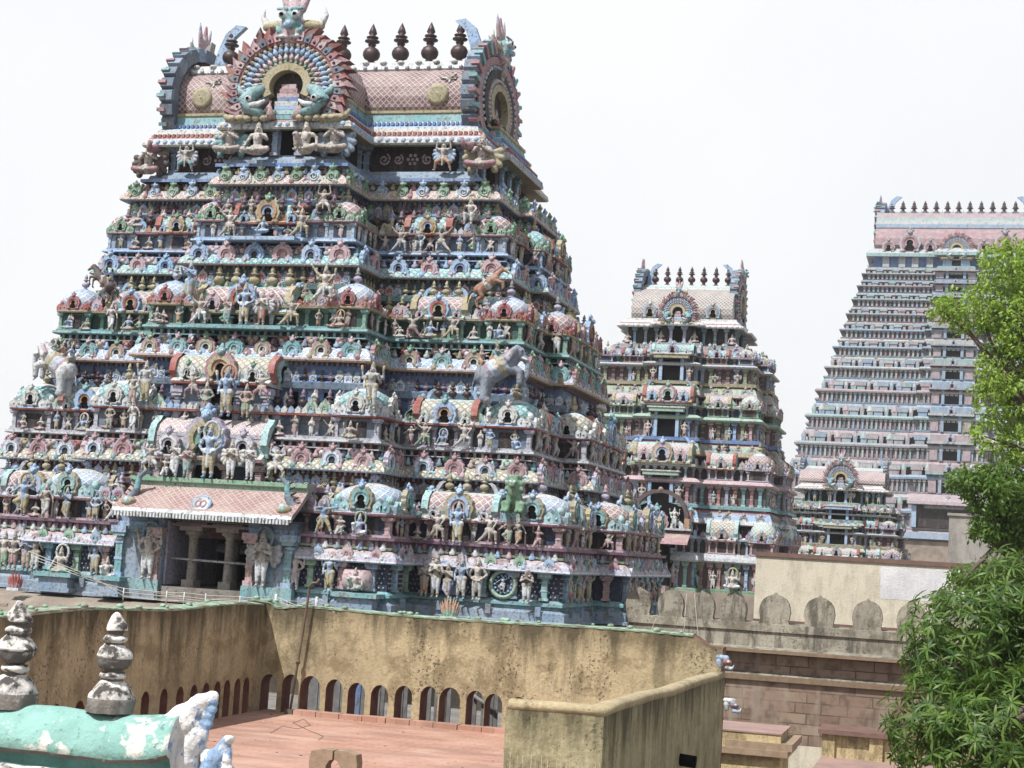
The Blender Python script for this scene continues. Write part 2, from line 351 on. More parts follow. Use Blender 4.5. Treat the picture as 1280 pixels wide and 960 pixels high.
def mb_sala(w, d, hb, hr, c, pots=3, open_=False):
    """oblong shrine with a barrel roof along x"""
    m = MB(); h2 = w / 2
    if not open_:
        m.box(-h2 * .92, h2 * .92, -d * .95, -d * .10, 0, hb, c['wall'])
        m.box(-h2, h2, -d, .01, 0, hb * .1, c['pil'])
        for x in (-.88, -.38, .38, .88): m.add(mb_pilaster(hb * .9, min(.2, w * .06), c['pil'], c['pil2']), T(x * h2, -d * .10, hb * .1))
        n = MB(); n.box(-w * .14, w * .14, -.02, .03, hb * .12, hb * .9, c['niche']); m.add(n, T(0, -d * .1, 0))
    yc = -d / 2; q = d / 2
    # eave + barrel in one section (y, z, material)
    sec = [(1.0, 0, c['eave']), (1.28, .03, c['eave']), (1.30, .10, c['rim']), (1.06, .20, c['rim']), (1.02, .24, c['band']), (1.08, .36, c['band2']), (1.10, .46, c['dome']), (1.03, .66, c['dome']), (.86, .82, c['dome']), (.55, .94, c['cap']), (.30, 1.0, c['cap']), (.0, 1.03, c['cap'])]
    fr = [(yc + q * a, hb + hr * b) for a, b, _ in sec]; bk = [(yc - q * a, hb + hr * b) for a, b, _ in sec[:-1]][::-1]
    pr = fr + bk; mt = [s[2] for s in sec[:-1]]; mts = mt + mt[::-1]
    L = h2 * 1.0
    b = len(m.v); n = len(pr)
    vv = [0]
    for i in range(n - 1): vv.append(vv[-1] + math.dist(pr[i], pr[i + 1]))
    m.v += [(L, y, z) for y, z in pr] + [(-L, y, z) for y, z in pr]
    for i in range(n - 1): m.face((b + i, b + i + 1, b + n + i + 1, b + n + i), mts[i], [(0, vv[i]), (0, vv[i + 1]), (2 * L, vv[i + 1]), (2 * L, vv[i])], False)
    m.face([b + i for i in range(n)][::-1], c['rim']); m.face([b + n + i for i in range(n)], c['rim'])
    for s in (-1, 1):
        g = MB(); gr = hr * .52
        cc = (0, hb + hr * .50)
        g.arcband(cc, gr * .80, gr * 1.0, -50, 230, -.10, .10, c['gable'][0], 20, 11, gr * .16, sx=d / hr * 1.05)
        g.arcband(cc, gr * .50, gr * .82, -50, 230, -.10, .14, c['gable'][1], 18, sx=d / hr * 1.05)
        g.plate([(gr * .55 * d / hr * math.cos(R(a)), cc[1] + gr * .55 * math.sin(R(a))) for a in range(0, 360, 24)], -.1, .05, 'black')
        g.ball((0, .02, cc[1] + gr * 1.15), gr * .22, c['crest'], 7, 5); g.ball((0, .14, cc[1] + gr * 1.12), gr * .12, c['crest'], 6, 4)
        m.add(g, T(s * L, yc, 0, -s * PI / 2))
        crescent(m, s * (L - .10), yc, hb + hr * .98, hr * .62, c['horn'], -s)
    if c.get('big'):
        kw = min(w * .42, hr * 1.05)
        m.add(mb_kudu(kw, c['kudu'], 13, c['crest']), T(0, .10 * d, hb + hr * .06))
        if w > 2.6:
            for s in (-1, 1): m.add(mb_kudu(kw * .55, c['kudu2'], 9, c['crest2']), T(s * w * .33, .12 * d, hb + hr * .10))
        else:
            for s in (-1, 1): m.add(mb_kudu(kw * .42, c['kudu2'], 7, c['crest2'], lobes=False), T(s * w * .36, .12 * d, hb + hr * .05))
    f = mb_finial(hr * .66, c['pot'])
    for i in range(pots): m.add(f, T((i - (pots - 1) / 2) * min(w / (pots + 1), .62), yc, hb + hr * 1.0))
    return m

def outline(L, o=0, notch=None, zz=0):
    """tower plan (counter-clockwise from above): wings, projecting central bay, side bays; o grows it outwards"""
    W, D, b, p, sb, ps = L['W'] + o, L['D'] + o, L['b'] + o, L['p'], L['sb'] + o, L['ps']
    q = [(-W, -D), (-b, -D), (-b, -D - p)]
    if notch: q += [(-notch[0], -D - p), (-notch[0], -D - p + notch[1]), (notch[0], -D - p + notch[1]), (notch[0], -D - p)]
    q += [(b, -D - p), (b, -D), (W, -D), (W, -sb), (W + ps, -sb), (W + ps, sb), (W, sb), (W, D), (-W, D), (-W, sb), (-W - ps, sb), (-W - ps, -sb), (-W, -sb)]
    return [(x, y, zz) for x, y in q]
def moulding(m, L, prof, mats, notch=None, cap=None, sm=False):
    m.rings([outline(L, o, notch, z) for o, z in prof], mats, True, None, cap, sm)
EDG = dict(wl=(0, 1), fl=(1, 2), bay=(2, 3), fr=(3, 4), wr=(4, 5), s1=(5, 6), sf=(6, 7), sb=(7, 8), sg=(8, 9), s2=(9, 10), l1=(15, 0), lb=(13, 14))
def edge(L, o, key):
    q = outline(L, o); a, b = EDG[key]; a, b = Vector(q[a]), Vector(q[b % len(q)]); d = (b - a)
    n = Vector((d.y, -d.x, 0)).normalized()
    return a, b, d.length, d.normalized(), n, math.atan2(n.y, n.x) - PI / 2
def along(L, o, key, step, z, inset=0, count=None):
    """transforms spaced along one face of the plan, facing outwards"""
    a, b, ln, d, n, rz = edge(L, o, key); k = count or max(1, round((ln - 2 * inset) / step)); g = (ln - 2 * inset) / k
    return [T(*(a + d * (inset + g * (i + .5)) + Vector((0, 0, z))), rz) for i in range(k)]
def lerpL(A, B, t): return {k: A[k] * (1 - t) + B[k] * t for k in A}
# ------------------------------------------------------------------ stucco figures: one continuous surface grown round a skeleton
def sculpt(name, caps, voxel=.03, smooth=True):
    """caps: (p0, p1, r0, r1, colour). Every bone becomes a tapered capsule, all are fused by a voxel remesh, then painted by the nearest bone."""
    m = MB()
    for p0, p1, r0, r1, _c in caps:
        p0, p1 = Vector(p0), Vector(p1); d = p1 - p0; L = d.length
        q = d.to_track_quat('Z', 'Y') if L > 1e-5 else Vector((0, 0, 1)).to_track_quat('Z', 'Y')
        pr = [(max(1e-3, r0 * math.cos(t)), r0 * math.sin(t)) for t in (-PI / 2, -PI / 3, -PI / 6, 0)] + [(max(1e-3, r1 * math.cos(t)), L + r1 * math.sin(t)) for t in (0, PI / 6, PI / 3, PI / 2)]
        k = MB(); k.lathe(pr, 'skin', seg=9); m.add(k, Matrix.Translation(p0) @ q.to_matrix().to_4x4())
    me = bpy.data.meshes.new('tmp'); me.from_pydata(m.v, [], m.f)
    o = bpy.data.objects.new('tmp', me); COL.objects.link(o)
    md = o.modifiers.new('r', 'REMESH'); md.mode = 'VOXEL'; md.voxel_size = voxel; md.use_smooth_shade = True
    if smooth:
        ms = o.modifiers.new('s', 'SMOOTH'); ms.factor = .2; ms.iterations = 1
    dg = bpy.context.evaluated_depsgraph_get()
    r = bpy.data.meshes.new_from_object(o.evaluated_get(dg)); r.name = name
    bpy.data.objects.remove(o); bpy.data.meshes.remove(me)
    n = len(r.polygons); C = np.empty(n * 3); r.polygons.foreach_get('center', C); C = C.reshape(-1, 3)
    best = np.full(n, 1e9); idx = np.zeros(n, int)
    names = list(dict.fromkeys(c[4] for c in caps))
    for p0, p1, r0, r1, col in caps:
        a, b = np.array(p0, float), np.array(p1, float); d = b - a; L2 = max(1e-9, d @ d)
        t = np.clip(((C - a) @ d) / L2, 0, 1); dist = np.linalg.norm(C - (a + t[:, None] * d), axis=1) - (r0 + (r1 - r0) * t)
        w_ = dist < best; best[w_] = dist[w_]; idx[w_] = names.index(col)
    r.materials.clear()
    for c in names: r.materials.append(M(c))
    r.polygons.foreach_set('material_index', idx.astype('i4')); r.polygons.foreach_set('use_smooth', [True] * n)
    if not r.uv_layers: r.uv_layers.new(name='UVMap')
    r.update(); return r
def mir(p): return (-p[0], p[1], p[2])
POSE = {
 'stand': dict(kn=[(-.075, .03, .27), (.075, .0, .27)], ft=[(-.085, .0, .025), (.075, .0, .025)], el=[(-.19, -.02, .62), (.19, -.02, .62)], ha=[(-.20, .11, .74), (.15, .09, .52)]),
 'hips': dict(kn=[(-.075, .02, .27), (.075, .02, .27)], ft=[(-.08, .0, .025), (.08, .0, .025)], el=[(-.23, -.02, .63), (.23, -.02, .63)], ha=[(-.12, .06, .53), (.12, .06, .53)]),
 'pray': dict(kn=[(-.06, .02, .27), (.06, .02, .27)], ft=[(-.065, .0, .025), (.065, .0, .025)], el=[(-.18, .03, .62), (.18, .03, .62)], ha=[(-.02, .14, .69), (.02, .14, .69)]),
 'archer': dict(kn=[(-.17, .03, .27), (.14, .02, .26)], ft=[(-.26, .0, .025), (.22, .0, .025)], el=[(-.24, .02, .76), (.22, .06, .74)], ha=[(-.42, .06, .78), (.08, .10, .76)], dz=-.05),
 'dance': dict(kn=[(-.06, .03, .26), (.19, .10, .36)], ft=[(-.05, .0, .025), (.07, .04, .22)], el=[(-.22, .0, .80), (.23, .02, .66)], ha=[(-.15, .06, .95), (.33, .08, .58)], dz=-.03),
 'atlas': dict(kn=[(-.21, .07, .27), (.21, .07, .27)], ft=[(-.26, .0, .025), (.26, .0, .025)], el=[(-.24, .0, .72), (.24, .0, .72)], ha=[(-.20, .02, .93), (.20, .02, .93)], dz=-.10),
 'lunge': dict(kn=[(-.18, .08, .33), (.16, .0, .22)], ft=[(-.20, .03, .025), (.36, -.02, .03)], el=[(-.22, .02, .68), (.24, .02, .74)], ha=[(-.13, .08, .52), (.34, .06, .88)], dz=-.12),
 'lean': dict(kn=[(-.10, .06, .28), (.06, .02, .26)], ft=[(.09, .07, .03), (.03, .0, .025)], el=[(-.22, .0, .64), (.20, .02, .62)], ha=[(-.30, .10, .52), (.10, .10, .66)], club=True),
 'flute': dict(kn=[(-.06, .02, .26), (.09, .06, .27)], ft=[(-.05, .0, .025), (-.10, .08, .03)], el=[(-.16, .06, .66), (.20, .03, .68)], ha=[(.06, .14, .80), (.20, .13, .80)]),
 'lotus': dict(kn=[(-.24, .12, .09), (.24, .12, .09)], ft=[(.07, .19, .05), (-.07, .19, .05)], el=[(-.18, .0, .30), (.18, .0, .30)], ha=[(-.13, .14, .33), (.17, .15, .18)], seat=.09),
 'lotuspray': dict(kn=[(-.24, .12, .09), (.24, .12, .09)], ft=[(.07, .19, .05), (-.07, .19, .05)], el=[(-.18, .03, .30), (.18, .03, .30)], ha=[(-.02, .16, .36), (.02, .16, .36)], seat=.09),
 'bench': dict(kn=[(-.10, .20, .32), (.10, .20, .32)], ft=[(-.10, .20, .03), (.10, .20, .03)], el=[(-.18, .02, .52), (.18, .02, .52)], ha=[(-.14, .16, .38), (.12, .16, .58)], seat=.31),
 'ease': dict(kn=[(-.22, .14, .13), (.13, .18, .34)], ft=[(.0, .18, .07), (.12, .15, .06)], el=[(-.20, -.02, .32), (.20, .10, .36)], ha=[(-.24, .06, .12), (.16, .20, .34)], seat=.10),
 'ride': dict(kn=[(-.17, .08, .36), (.17, .08, .36)], ft=[(-.19, .0, .12), (.19, .0, .12)], el=[(-.17, .04, .58), (.17, .04, .58)], ha=[(-.06, .18, .56), (.08, .20, .64)], seat=.36),
 'kneel': dict(kn=[(-.13, .18, .30), (.12, .12, .05)], ft=[(-.13, .14, .03), (.10, -.16, .05)], el=[(-.2, .04, .5), (.2, .06, .56)], ha=[(-.10, .18, .5), (.16, .2, .70)], seat=.26),
}
def human(pose, skin='skin', cloth='white', trim='crown', H=1.6, arms4=False, wings=None, crown='crown', hair='hair', top=None, halo=None, club=None, beard=False):
    P = POSE[pose]; c = []
    s0 = P.get('seat'); dz = P.get('dz', 0)
    zp = (s0 if s0 is not None else .50 + dz); zs = zp - .50            # everything above the hips shifts with them
    def U(p): return (p[0], p[1], p[2])
    sh = [(-.125, 0, .775 + zs), (.125, 0, .775 + zs)]
    hip = [(-.06, 0, .48 + zs), (.06, 0, .48 + zs)]
    tc_ = top or skin
    c.append(((0, 0, .50 + zs), (0, .0, .60 + zs), .095, .075, tc_)); c.append(((0, 0, .60 + zs), (0, .01, .735 + zs), .075, .095, tc_))
    c.append((sh[0], sh[1], .048, .048, tc_)); c.append(((0, .05, .70 + zs), (0, .05, .72 + zs), .06, .06, tc_))
    c.append(((0, 0, .78 + zs), (0, .015, .84 + zs), .036, .034, skin))
    hz = .895 + zs
    c.append(((0, .01, hz), (0, .02, hz - .025), .062, .052, skin)); c.append(((0, .072, hz - .005), (0, .082, hz - .018), .009, .013, skin))     # face, nose
    for s in (-1, 1):
        c.append(((s * .024, .066, hz + .008), (s * .026, .066, hz + .008), .009, .009, 'black')); c.append(((s * .066, 0, hz), (s * .068, 0, hz - .05), .014, .016, trim))   # eyes, ear rings
    c.append(((-.014, .066, hz - .043), (.014, .066, hz - .043), .007, .007, 'dkred'))
    if beard: c.append(((0, .06, hz - .06), (0, .07, hz - .13), .03, .015, 'white'))
    c.append(((0, -.02, hz + .02), (0, -.04, hz - .06), .06, .05, hair))
    if crown: c += [((0, 0, hz + .055), (0, -.005, hz + .09), .058, .05, crown), ((0, 0, hz + .09), (0, -.01, hz + .15), .046, .024, crown), ((0, -.01, hz + .165), (0, -.01, hz + .175), .022, .014, crown)]
    for i in (0, 1):
        kn, ft, el, ha = P['kn'][i], P['ft'][i], P['el'][i], P['ha'][i]
        lc = cloth
        c.append((hip[i], kn, .078, .058, lc)); mid = tuple(kn[k] * .35 + ft[k] * .65 for k in range(3))
        c.append((kn, mid, .054, .04, lc)); c.append((mid, ft, .036, .026, skin)); c.append((ft, (ft[0] * 1.1, ft[1] + .085, max(.02, ft[2] - .005)), .026, .02, skin))
        c.append((mid, mid, .048, .048, trim))
        e2 = tuple(sh[i][k] * .5 + el[k] * .5 for k in range(3))
        c.append((sh[i], el, .040, .032, skin)); c.append((el, ha, .032, .024, skin)); c.append((e2, e2, .043, .043, trim)); w_ = tuple(el[k] * .2 + ha[k] * .8 for k in range(3)); c.append((w_, w_, .034, .034, trim))
        d = (Vector(ha) - Vector(el)).normalized(); f = Vector(ha) + d * .05
        c.append((ha, tuple(f), .027, .02, skin))
        for q in (-.016, 0, .016): c.append((tuple(f + Vector((q, 0, 0))), tuple(f + d * .035 + Vector((q * 1.3, .006, 0))), .010, .008, skin))
        c.append((tuple(Vector(ha) + Vector((0, .012, 0))), tuple(Vector(ha) + d * .03 + Vector((0, .045, .008))), .011, .009, skin))
        if arms4:
            s = -1 if i == 0 else 1
            e = (s * .24, -.05, .70 + zs); h = (s * .25, .0, .88 + zs)
            c += [(sh[i], e, .036, .03, skin), (e, h, .03, .022, skin), (h, (s * .26, .0, .96 + zs), .03, .035, trim)]
        if wings:
            s = -1 if i == 0 else 1
            for k in range(4):
                a = R(28 - 30 * k); c.append(((s * .10, -.07, .70 + zs), (s * (.12 + .21 * math.cos(a)), -.09, .64 + zs + .25 * math.sin(a)), .04, .065, wings))
    c.append(((-.075, .0, .525 + zs), (.075, .0, .525 + zs), .080, .080, trim))                           # belt
    if s0 is None: c.append(((0, .06, .50 + dz), (0, .07, .22 + dz * .5), .035, .03, trim if cloth != 'white' else 'ltgrey'))   # front fold
    c.append(((-.07, .05, .765 + zs), (.07, .05, .765 + zs), .035, .035, trim)); c.append(((0, .085, .735 + zs), (0, .088, .69 + zs), .022, .018, trim))
    if halo:
        for k in range(12):
            a = 2 * PI * k / 12; b = 2 * PI * (k + 1) / 12
            c.append(((.17 * math.cos(a), -.06, hz + .03 + .2 * math.sin(a)), (.17 * math.cos(b), -.06, hz + .03 + .2 * math.sin(b)), .032, .032, halo))
    if P.get('club') or club:
        h = P['ha'][0]; c.append(((h[0] - .02, h[1], .03), (h[0], h[1], h[2] + .04), .05, .022, club or 'brown'))
    return [(tuple(x * H for x in p0), tuple(x * H for x in p1), r0 * H, r1 * H, col) for p0, p1, r0, r1, col in c]
FIG = {}
def fig(pose, H=1.6, slab='stone', vox=None, **kw):
    key = (pose, H, tuple(sorted(kw.items())))
    if key not in FIG: FIG[key] = sculpt('figure_' + pose, human(pose, H=H, **kw), vox or max(.013, H * .0135))
    return FIG[key]
def xf(caps, Mx, k=1):
    return [(tuple(Mx @ Vector(a)), tuple(Mx @ Vector(b)), r0 * k, r1 * k, c) for a, b, r0, r1, c in caps]
def horse(body='horse', saddle='cream', rear=.55, mane='dark'):
    """rearing horse, head towards +x, hind hooves at the origin"""
    c = []; q = Matrix.Rotation(-rear, 4, 'Y')
    X = lambda p: tuple(q @ Vector(p))
    hz = .95
    b = lambda p: tuple(Vector((0, 0, hz)) + q @ Vector(p))
    c += [(b((0, 0, 0)), b((.95, 0, .02)), .27, .25, body), (b((.45, 0, -.02)), b((.5, 0, -.02)), .27, .27, saddle), (b((.48, 0, .14)), b((.5, 0, .14)), .17, .17, 'dkred')]
    n0 = b((1.0, 0, .1)); n1 = (n0[0] + .38, 0, n0[2] + .42); h1 = (n1[0] + .30, 0, n1[2] - .20)
    c += [(n0, n1, .18, .11, body), (n1, h1, .105, .06, body), ((n1[0] - .02, -.06, n1[2] + .1), (n1[0] - .02, -.06, n1[2] + .2), .03, .012, body), ((n1[0] - .02, .06, n1[2] + .1), (n1[0] - .02, .06, n1[2] + .2), .03, .012, body)]
    c += [((n0[0] - .06, 0, n0[2] + .18), (n1[0] - .10, 0, n1[2] + .05), .06, .06, mane), ((n1[0] + .12, 0, n1[2] - .06), (n1[0] + .13, 0, n1[2] - .07), .10, .10, 'gold')]
    for s in (-1, 1):
        c += [(b((.02, s * .15, -.05)), (.20, s * .15, .62), .16, .10, body), ((.20, s * .15, .62), (-.10, s * .15, .36), .085, .05, body), ((-.10, s * .15, .36), (.0, s * .15, .05), .05, .05, body), ((.0, s * .15, .05), (.08, s * .15, .04), .055, .05, 'dark')]
        f0 = b((.95, s * .14, -.1)); f1 = (f0[0] + .36, s * .15, f0[2] - .02 + .06 * s); f2 = (f1[0] + .02, s * .15, f1[2] - .36)
        c += [(f0, f1, .11, .06, body), (f1, f2, .055, .04, body), (f2, (f2[0] - .05, s * .15, f2[2] - .06), .05, .05, 'dark')]
    t = b((-.2, 0, .1)); c += [(t, (t[0] - .25, 0, t[2] - .2), .05, .07, mane), ((t[0] - .25, 0, t[2] - .2), (t[0] - .32, 0, t[2] - .65), .07, .03, mane)]
    return c, b((.45, 0, .25))
def elephant(col='elgrey', cloth='cream', up=.5):
    """elephant rising on its hind legs, head towards +x"""
    c = []; q = Matrix.Rotation(-up, 4, 'Y'); b = lambda p: tuple(Vector((0, 0, .95)) + q @ Vector(p))
    c += [(b((0, 0, 0)), b((.8, 0, .05)), .44, .40, col), (b((.4, 0, .06)), b((.45, 0, .06)), .425, .425, cloth), (b((.15, 0, .02)), b((.17, 0, .02)), .435, .435, 'rose'), (b((.24, 0, .03)), b((.25, 0, .03)), .433, .433, 'sky'), (b((.62, 0, .06)), b((.64, 0, .06)), .43, .43, 'ochre'), (b((.4, 0, .22)), b((.45, 0, .22)), .30, .30, 'red')]
    hd = b((1.32, 0, .28)); c += [(b((.85, 0, .12)), hd, .34, .29, col), ((hd[0], -.10, hd[2] + .18), (hd[0], .10, hd[2] + .18), .13, .13, col), ((hd[0] + .15, 0, hd[2] + .14), (hd[0] + .22, 0, hd[2] - .02), .10, .09, cloth)]
    tr = [(hd[0] + .20, 0, hd[2] - .08), (hd[0] + .42, 0, hd[2] - .35), (hd[0] + .42, 0, hd[2] - .75), (hd[0] + .28, 0, hd[2] - 1.05), (hd[0] + .42, 0, hd[2] - 1.2)]
    for i in range(4): c.append((tr[i], tr[i + 1], .14 - .025 * i, .115 - .025 * i, col))
    for s in (-1, 1):
        c += [((hd[0] - .05, s * .27, hd[2] + .1), (hd[0] - .22, s * .42, hd[2] - .28), .12, .10, col), ((hd[0] - .12, s * .33, hd[2] + .05), (hd[0] - .30, s * .36, hd[2] - .18), .09, .10, 'pink'),
              ((hd[0] + .18, s * .13, hd[2] - .16), (hd[0] + .52, s * .18, hd[2] - .26), .045, .02, 'white'), ((hd[0] + .20, s * .17, hd[2] + .08), (hd[0] + .21, s * .18, hd[2] + .08), .035, .035, 'black'),
              (b((.0, s * .22, -.1)), (.02, s * .24, .45), .24, .17, col), ((.02, s * .24, .45), (.0, s * .24, .1), .17, .16, col), ((.06, s * .24, .05), (.10, s * .24, .05), .14, .13, 'ltgrey')]
        f0 = b((.85, s * .2, -.1)); f1 = (f0[0] + .42, s * .22, f0[2] - .12); f2 = (f1[0] + .02, s * .22, f1[2] - .38)
        c += [(f0, f1, .19, .13, col), (f1, f2, .125, .11, col)]
    t = b((-.42, 0, .1)); c.append((t, (t[0] - .1, 0, t[2] - .5), .04, .02, col))
    return c, b((.40, 0, .44))
def lion(col='lion'):
    """seated lion facing +y with a curly mane"""
    c = [((0, -.30, .28), (0, -.02, .72), .30, .24, col), ((0, 0, .72), (0, .06, 1.0), .26, .25, col), ((0, .14, 1.05), (0, .22, 1.02), .20, .17, col), ((0, .36, .97), (0, .38, .97), .11, .11, col), ((0, .44, 1.0), (0, .45, 1.0), .045, .045, 'dkgreen'), ((-.06, .42, .90), (.06, .42, .90), .03, .03, 'dkred')]
    for s in (-1, 1):
        c += [((s * .17, .0, .62), (s * .19, .18, .08), .12, .085, col), ((s * .19, .18, .07), (s * .19, .32, .06), .10, .085, col), ((s * .26, -.22, .22), (s * .34, .08, .30), .17, .13, col), ((s * .34, .08, .30), (s * .33, .16, .07), .11, .09, col), ((s * .33, .16, .06), (s * .34, .28, .06), .09, .08, col),
              ((s * .09, .36, 1.10), (s * .09, .37, 1.10), .045, .045, 'white'), ((s * .09, .40, 1.10), (s * .09, .41, 1.10), .025, .025, 'black'), ((s * .20, .02, 1.28), (s * .22, .02, 1.33), .07, .05, col)]
    for ring_, (z, r, n) in enumerate(((1.27, .2, 9), (1.05, .28, 12), (.84, .29, 11))):
        for k in range(n):
            a = R(-20) + R(220) * k / (n - 1) if ring_ else 2 * PI * k / n
            c.append(((r * math.cos(a), .02 - r * math.sin(a) * .8 if ring_ else r * .7 * math.sin(a), z), (r * 1.1 * math.cos(a), .02 - r * math.sin(a) * .9 if ring_ else r * .8 * math.sin(a), z - .04), .085, .06, col))
    c.append(((0, -.5, .2), (.3, -.5, .5), .05, .04, col))
    return c
def statue(me, name, label, loc, group, rz=0, s=1.0, cat='statue'):
    o = link(me, name); o.matrix_world = T(*loc, rz, s); return tag(o, label, cat, group)
# ------------------------------------------------------------------ ground
m = MB(); m.box(-2000, 2000, -200, 3000, -.5, 0, 'ground'); 
def groundmat():
    mt, nt, b = newmat('dusty_ground'); c = mixc(nt, ramp(nt, noise(nt, .3), .4, .6), (.24, .20, .15), (.17, .14, .11)); nt.links.new(c, b.inputs['Base Color']); b.inputs['Roughness'].default_value = .95
    MATS['ground'] = mt
groundmat(); struct(m.build('ground'))

# ------------------------------------------------------------------ the big painted tower
CX, CY = -20.2, 51.2
tower = thing('temple_tower', 'large multicoloured temple tower in front, filling the left half, with a red tiled barrel roof', 'temple tower', (CX, CY, 0), 'gateway towers of the temple')
def LV(W, Yf, b, Yb, sb, ps): return dict(W=W, D=CY - Yf, b=b, p=Yf - Yb, sb=sb, ps=ps)
LS = [LV(9.7, 44, 5.35, 42.2, 3.2, .9), LV(8.41, 45, 4.5, 43.1, 2.8, .85), LV(7.67, 46, 3.5, 44.1, 2.4, .7), LV(6.73, 47, 2.6, 45.0, 1.9, .55), LV(6.1, 47.4, 1.9, 45.3, 1.5, .4)]
LED = [9.15, 11.83, 15.1, 17.9]          # ledge the shrines of each storey stand on
CLIP = [8.44, 10.91, 14.1, 17.05, 19.56]; CTOP = [8.80, 11.31, 14.56, 17.44, 19.96]
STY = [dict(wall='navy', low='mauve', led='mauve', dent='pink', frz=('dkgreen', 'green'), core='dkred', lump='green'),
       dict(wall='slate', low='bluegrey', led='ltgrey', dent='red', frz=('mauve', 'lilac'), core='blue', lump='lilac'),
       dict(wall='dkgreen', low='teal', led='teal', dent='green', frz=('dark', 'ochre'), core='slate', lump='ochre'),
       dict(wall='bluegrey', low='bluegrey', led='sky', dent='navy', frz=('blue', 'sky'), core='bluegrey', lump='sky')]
KUT = [dict(wall='navy', pil='pink', pil2='salmon', niche='dark', eave='rose', rim='lilac', dome='d_blue', cap='cream', kudu=('ochre', 'teal', 'mint'), crest='sky', fin=('lilac', 'pink')),
       dict(wall='slate', pil='ltgrey', pil2='lilac', niche='dark', eave='red', rim='sky', dome='d_teal', cap='white', kudu=('cream', 'cream', 'white'), crest='cream', fin='gold'),
       dict(wall='dkgreen', pil='green', pil2='teal', niche='dark', eave='gold', rim='ochre', dome='d_blue', cap='sky', kudu=('rose', 'red', 'rose'), crest='rose', fin=('lilac', 'grey')),
       dict(wall='bluegrey', pil='sky', pil2='bluegrey', niche='navy', eave='rose', rim='pink', dome='d_red', cap='sky', kudu=('green', 'green', 'palegreen'), crest='green', fin='gold')]
SAL = [dict(wall='navy', pil='pink', pil2='salmon', niche='dark', eave='rose', rim='cream', band='mint', band2='cream', dome='d_red', cap='cream', gable=('mint', 'dark'), crest='sky', horn='ltgrey', pot='ochre', big=1, kudu=('gold', 'sky', 'pink'), kudu2=('lilac', 'white', 'lilac'), crest2='lilac'),
       dict(wall='slate', pil='lilac', pil2='ltgrey', niche='dark', eave='red', rim='cream', band='mint', band2='white', dome='d_yel', cap='mint', gable=('red', 'mint'), crest='teal', horn='sky', pot='kalasa', big=1, kudu=('sky', 'sky', 'orange'), kudu2=('white', 'cream', 'white'), crest2='green'),
       dict(wall='dkgreen', pil='green', pil2='teal', niche='dark', eave='gold', rim='mint', band='mint', band2='teal', dome='d_red', cap='mint', gable=('gold', 'teal'), crest='sky', horn='sky', pot='gold', big=1, kudu=('sky', 'red', 'gold'), kudu2=('pink', 'pink', 'lilac'), crest2='pink'),
       dict(wall='bluegrey', pil='orange', pil2='sky', niche='navy', eave='red', rim='gold', band='teal', band2='white', dome='d_teal', cap='mint', gable=('red', 'green'), crest='green', horn='bluegrey', pot='kalasa', big=1, kudu=('gold', 'orange', 'sky'), kudu2=('sky', 'sky', 'bluegrey'), crest2='sky')]
COR = [dict(prof=['blue', 'sky', 'white', 'lilac', 'ltgrey', 'pink', 'green'], kud=None),
       dict(prof=['sky', 'sky', 'd_yel', 'd_yel', 'd_yel', 'ochre', 'teal'], kud=[('pink', 'rose', 'pink', 'rose'), ('lilac', 'white', 'sky', 'rose')]),
       dict(prof=['gold', 'gold', 'salmon', 'd_blue', 'd_blue', 'd_blue', 'sky'], kud=[('teal', 'teal', 'mint', 'pink'), ('rose', 'ochre', 'cream', 'green')]),
       dict(prof=['salmon', 'pink', 'd_teal', 'd_teal', 'd_teal', 'mint', 'sky'], kud=[('pink', 'pink', 'rose', 'pink'), ('sky', 'sky', 'blue', 'sky')]),
       dict(prof=['blue', 'gold', 'd_salm', 'd_salm', 'd_salm', 'salmon', 'ochre'], kud='scroll')]
def partset(parent, me, name, Ms):
    return [link(me, name, parent, m_) for m_ in Ms]
def stuffpart(parent, mb, name):
    o = mb.build(name, parent); o['kind'] = 'stuff'; return o
def cornice_mb(L, z0, z1, cols, notch=None, out=.34):
    m = MB(); h = z1 - z0
    moulding(m, L, [(.0, z0 + .02), (out * .92, z0), (out, z0 + h * .10), (out * .98, z0 + h * .22), (out * .86, z0 + h * .48), (out * .60, z0 + h * .74), (out * .25, z0 + h * .93), (-.05, z1)], cols, notch)
    return m
FRONT = ('wl', 'bay', 'wr'); FLK = ('fl', 'fr'); SIDE = ('s1', 'sf', 'sb', 'sg', 's2', 'l1', 'lb')
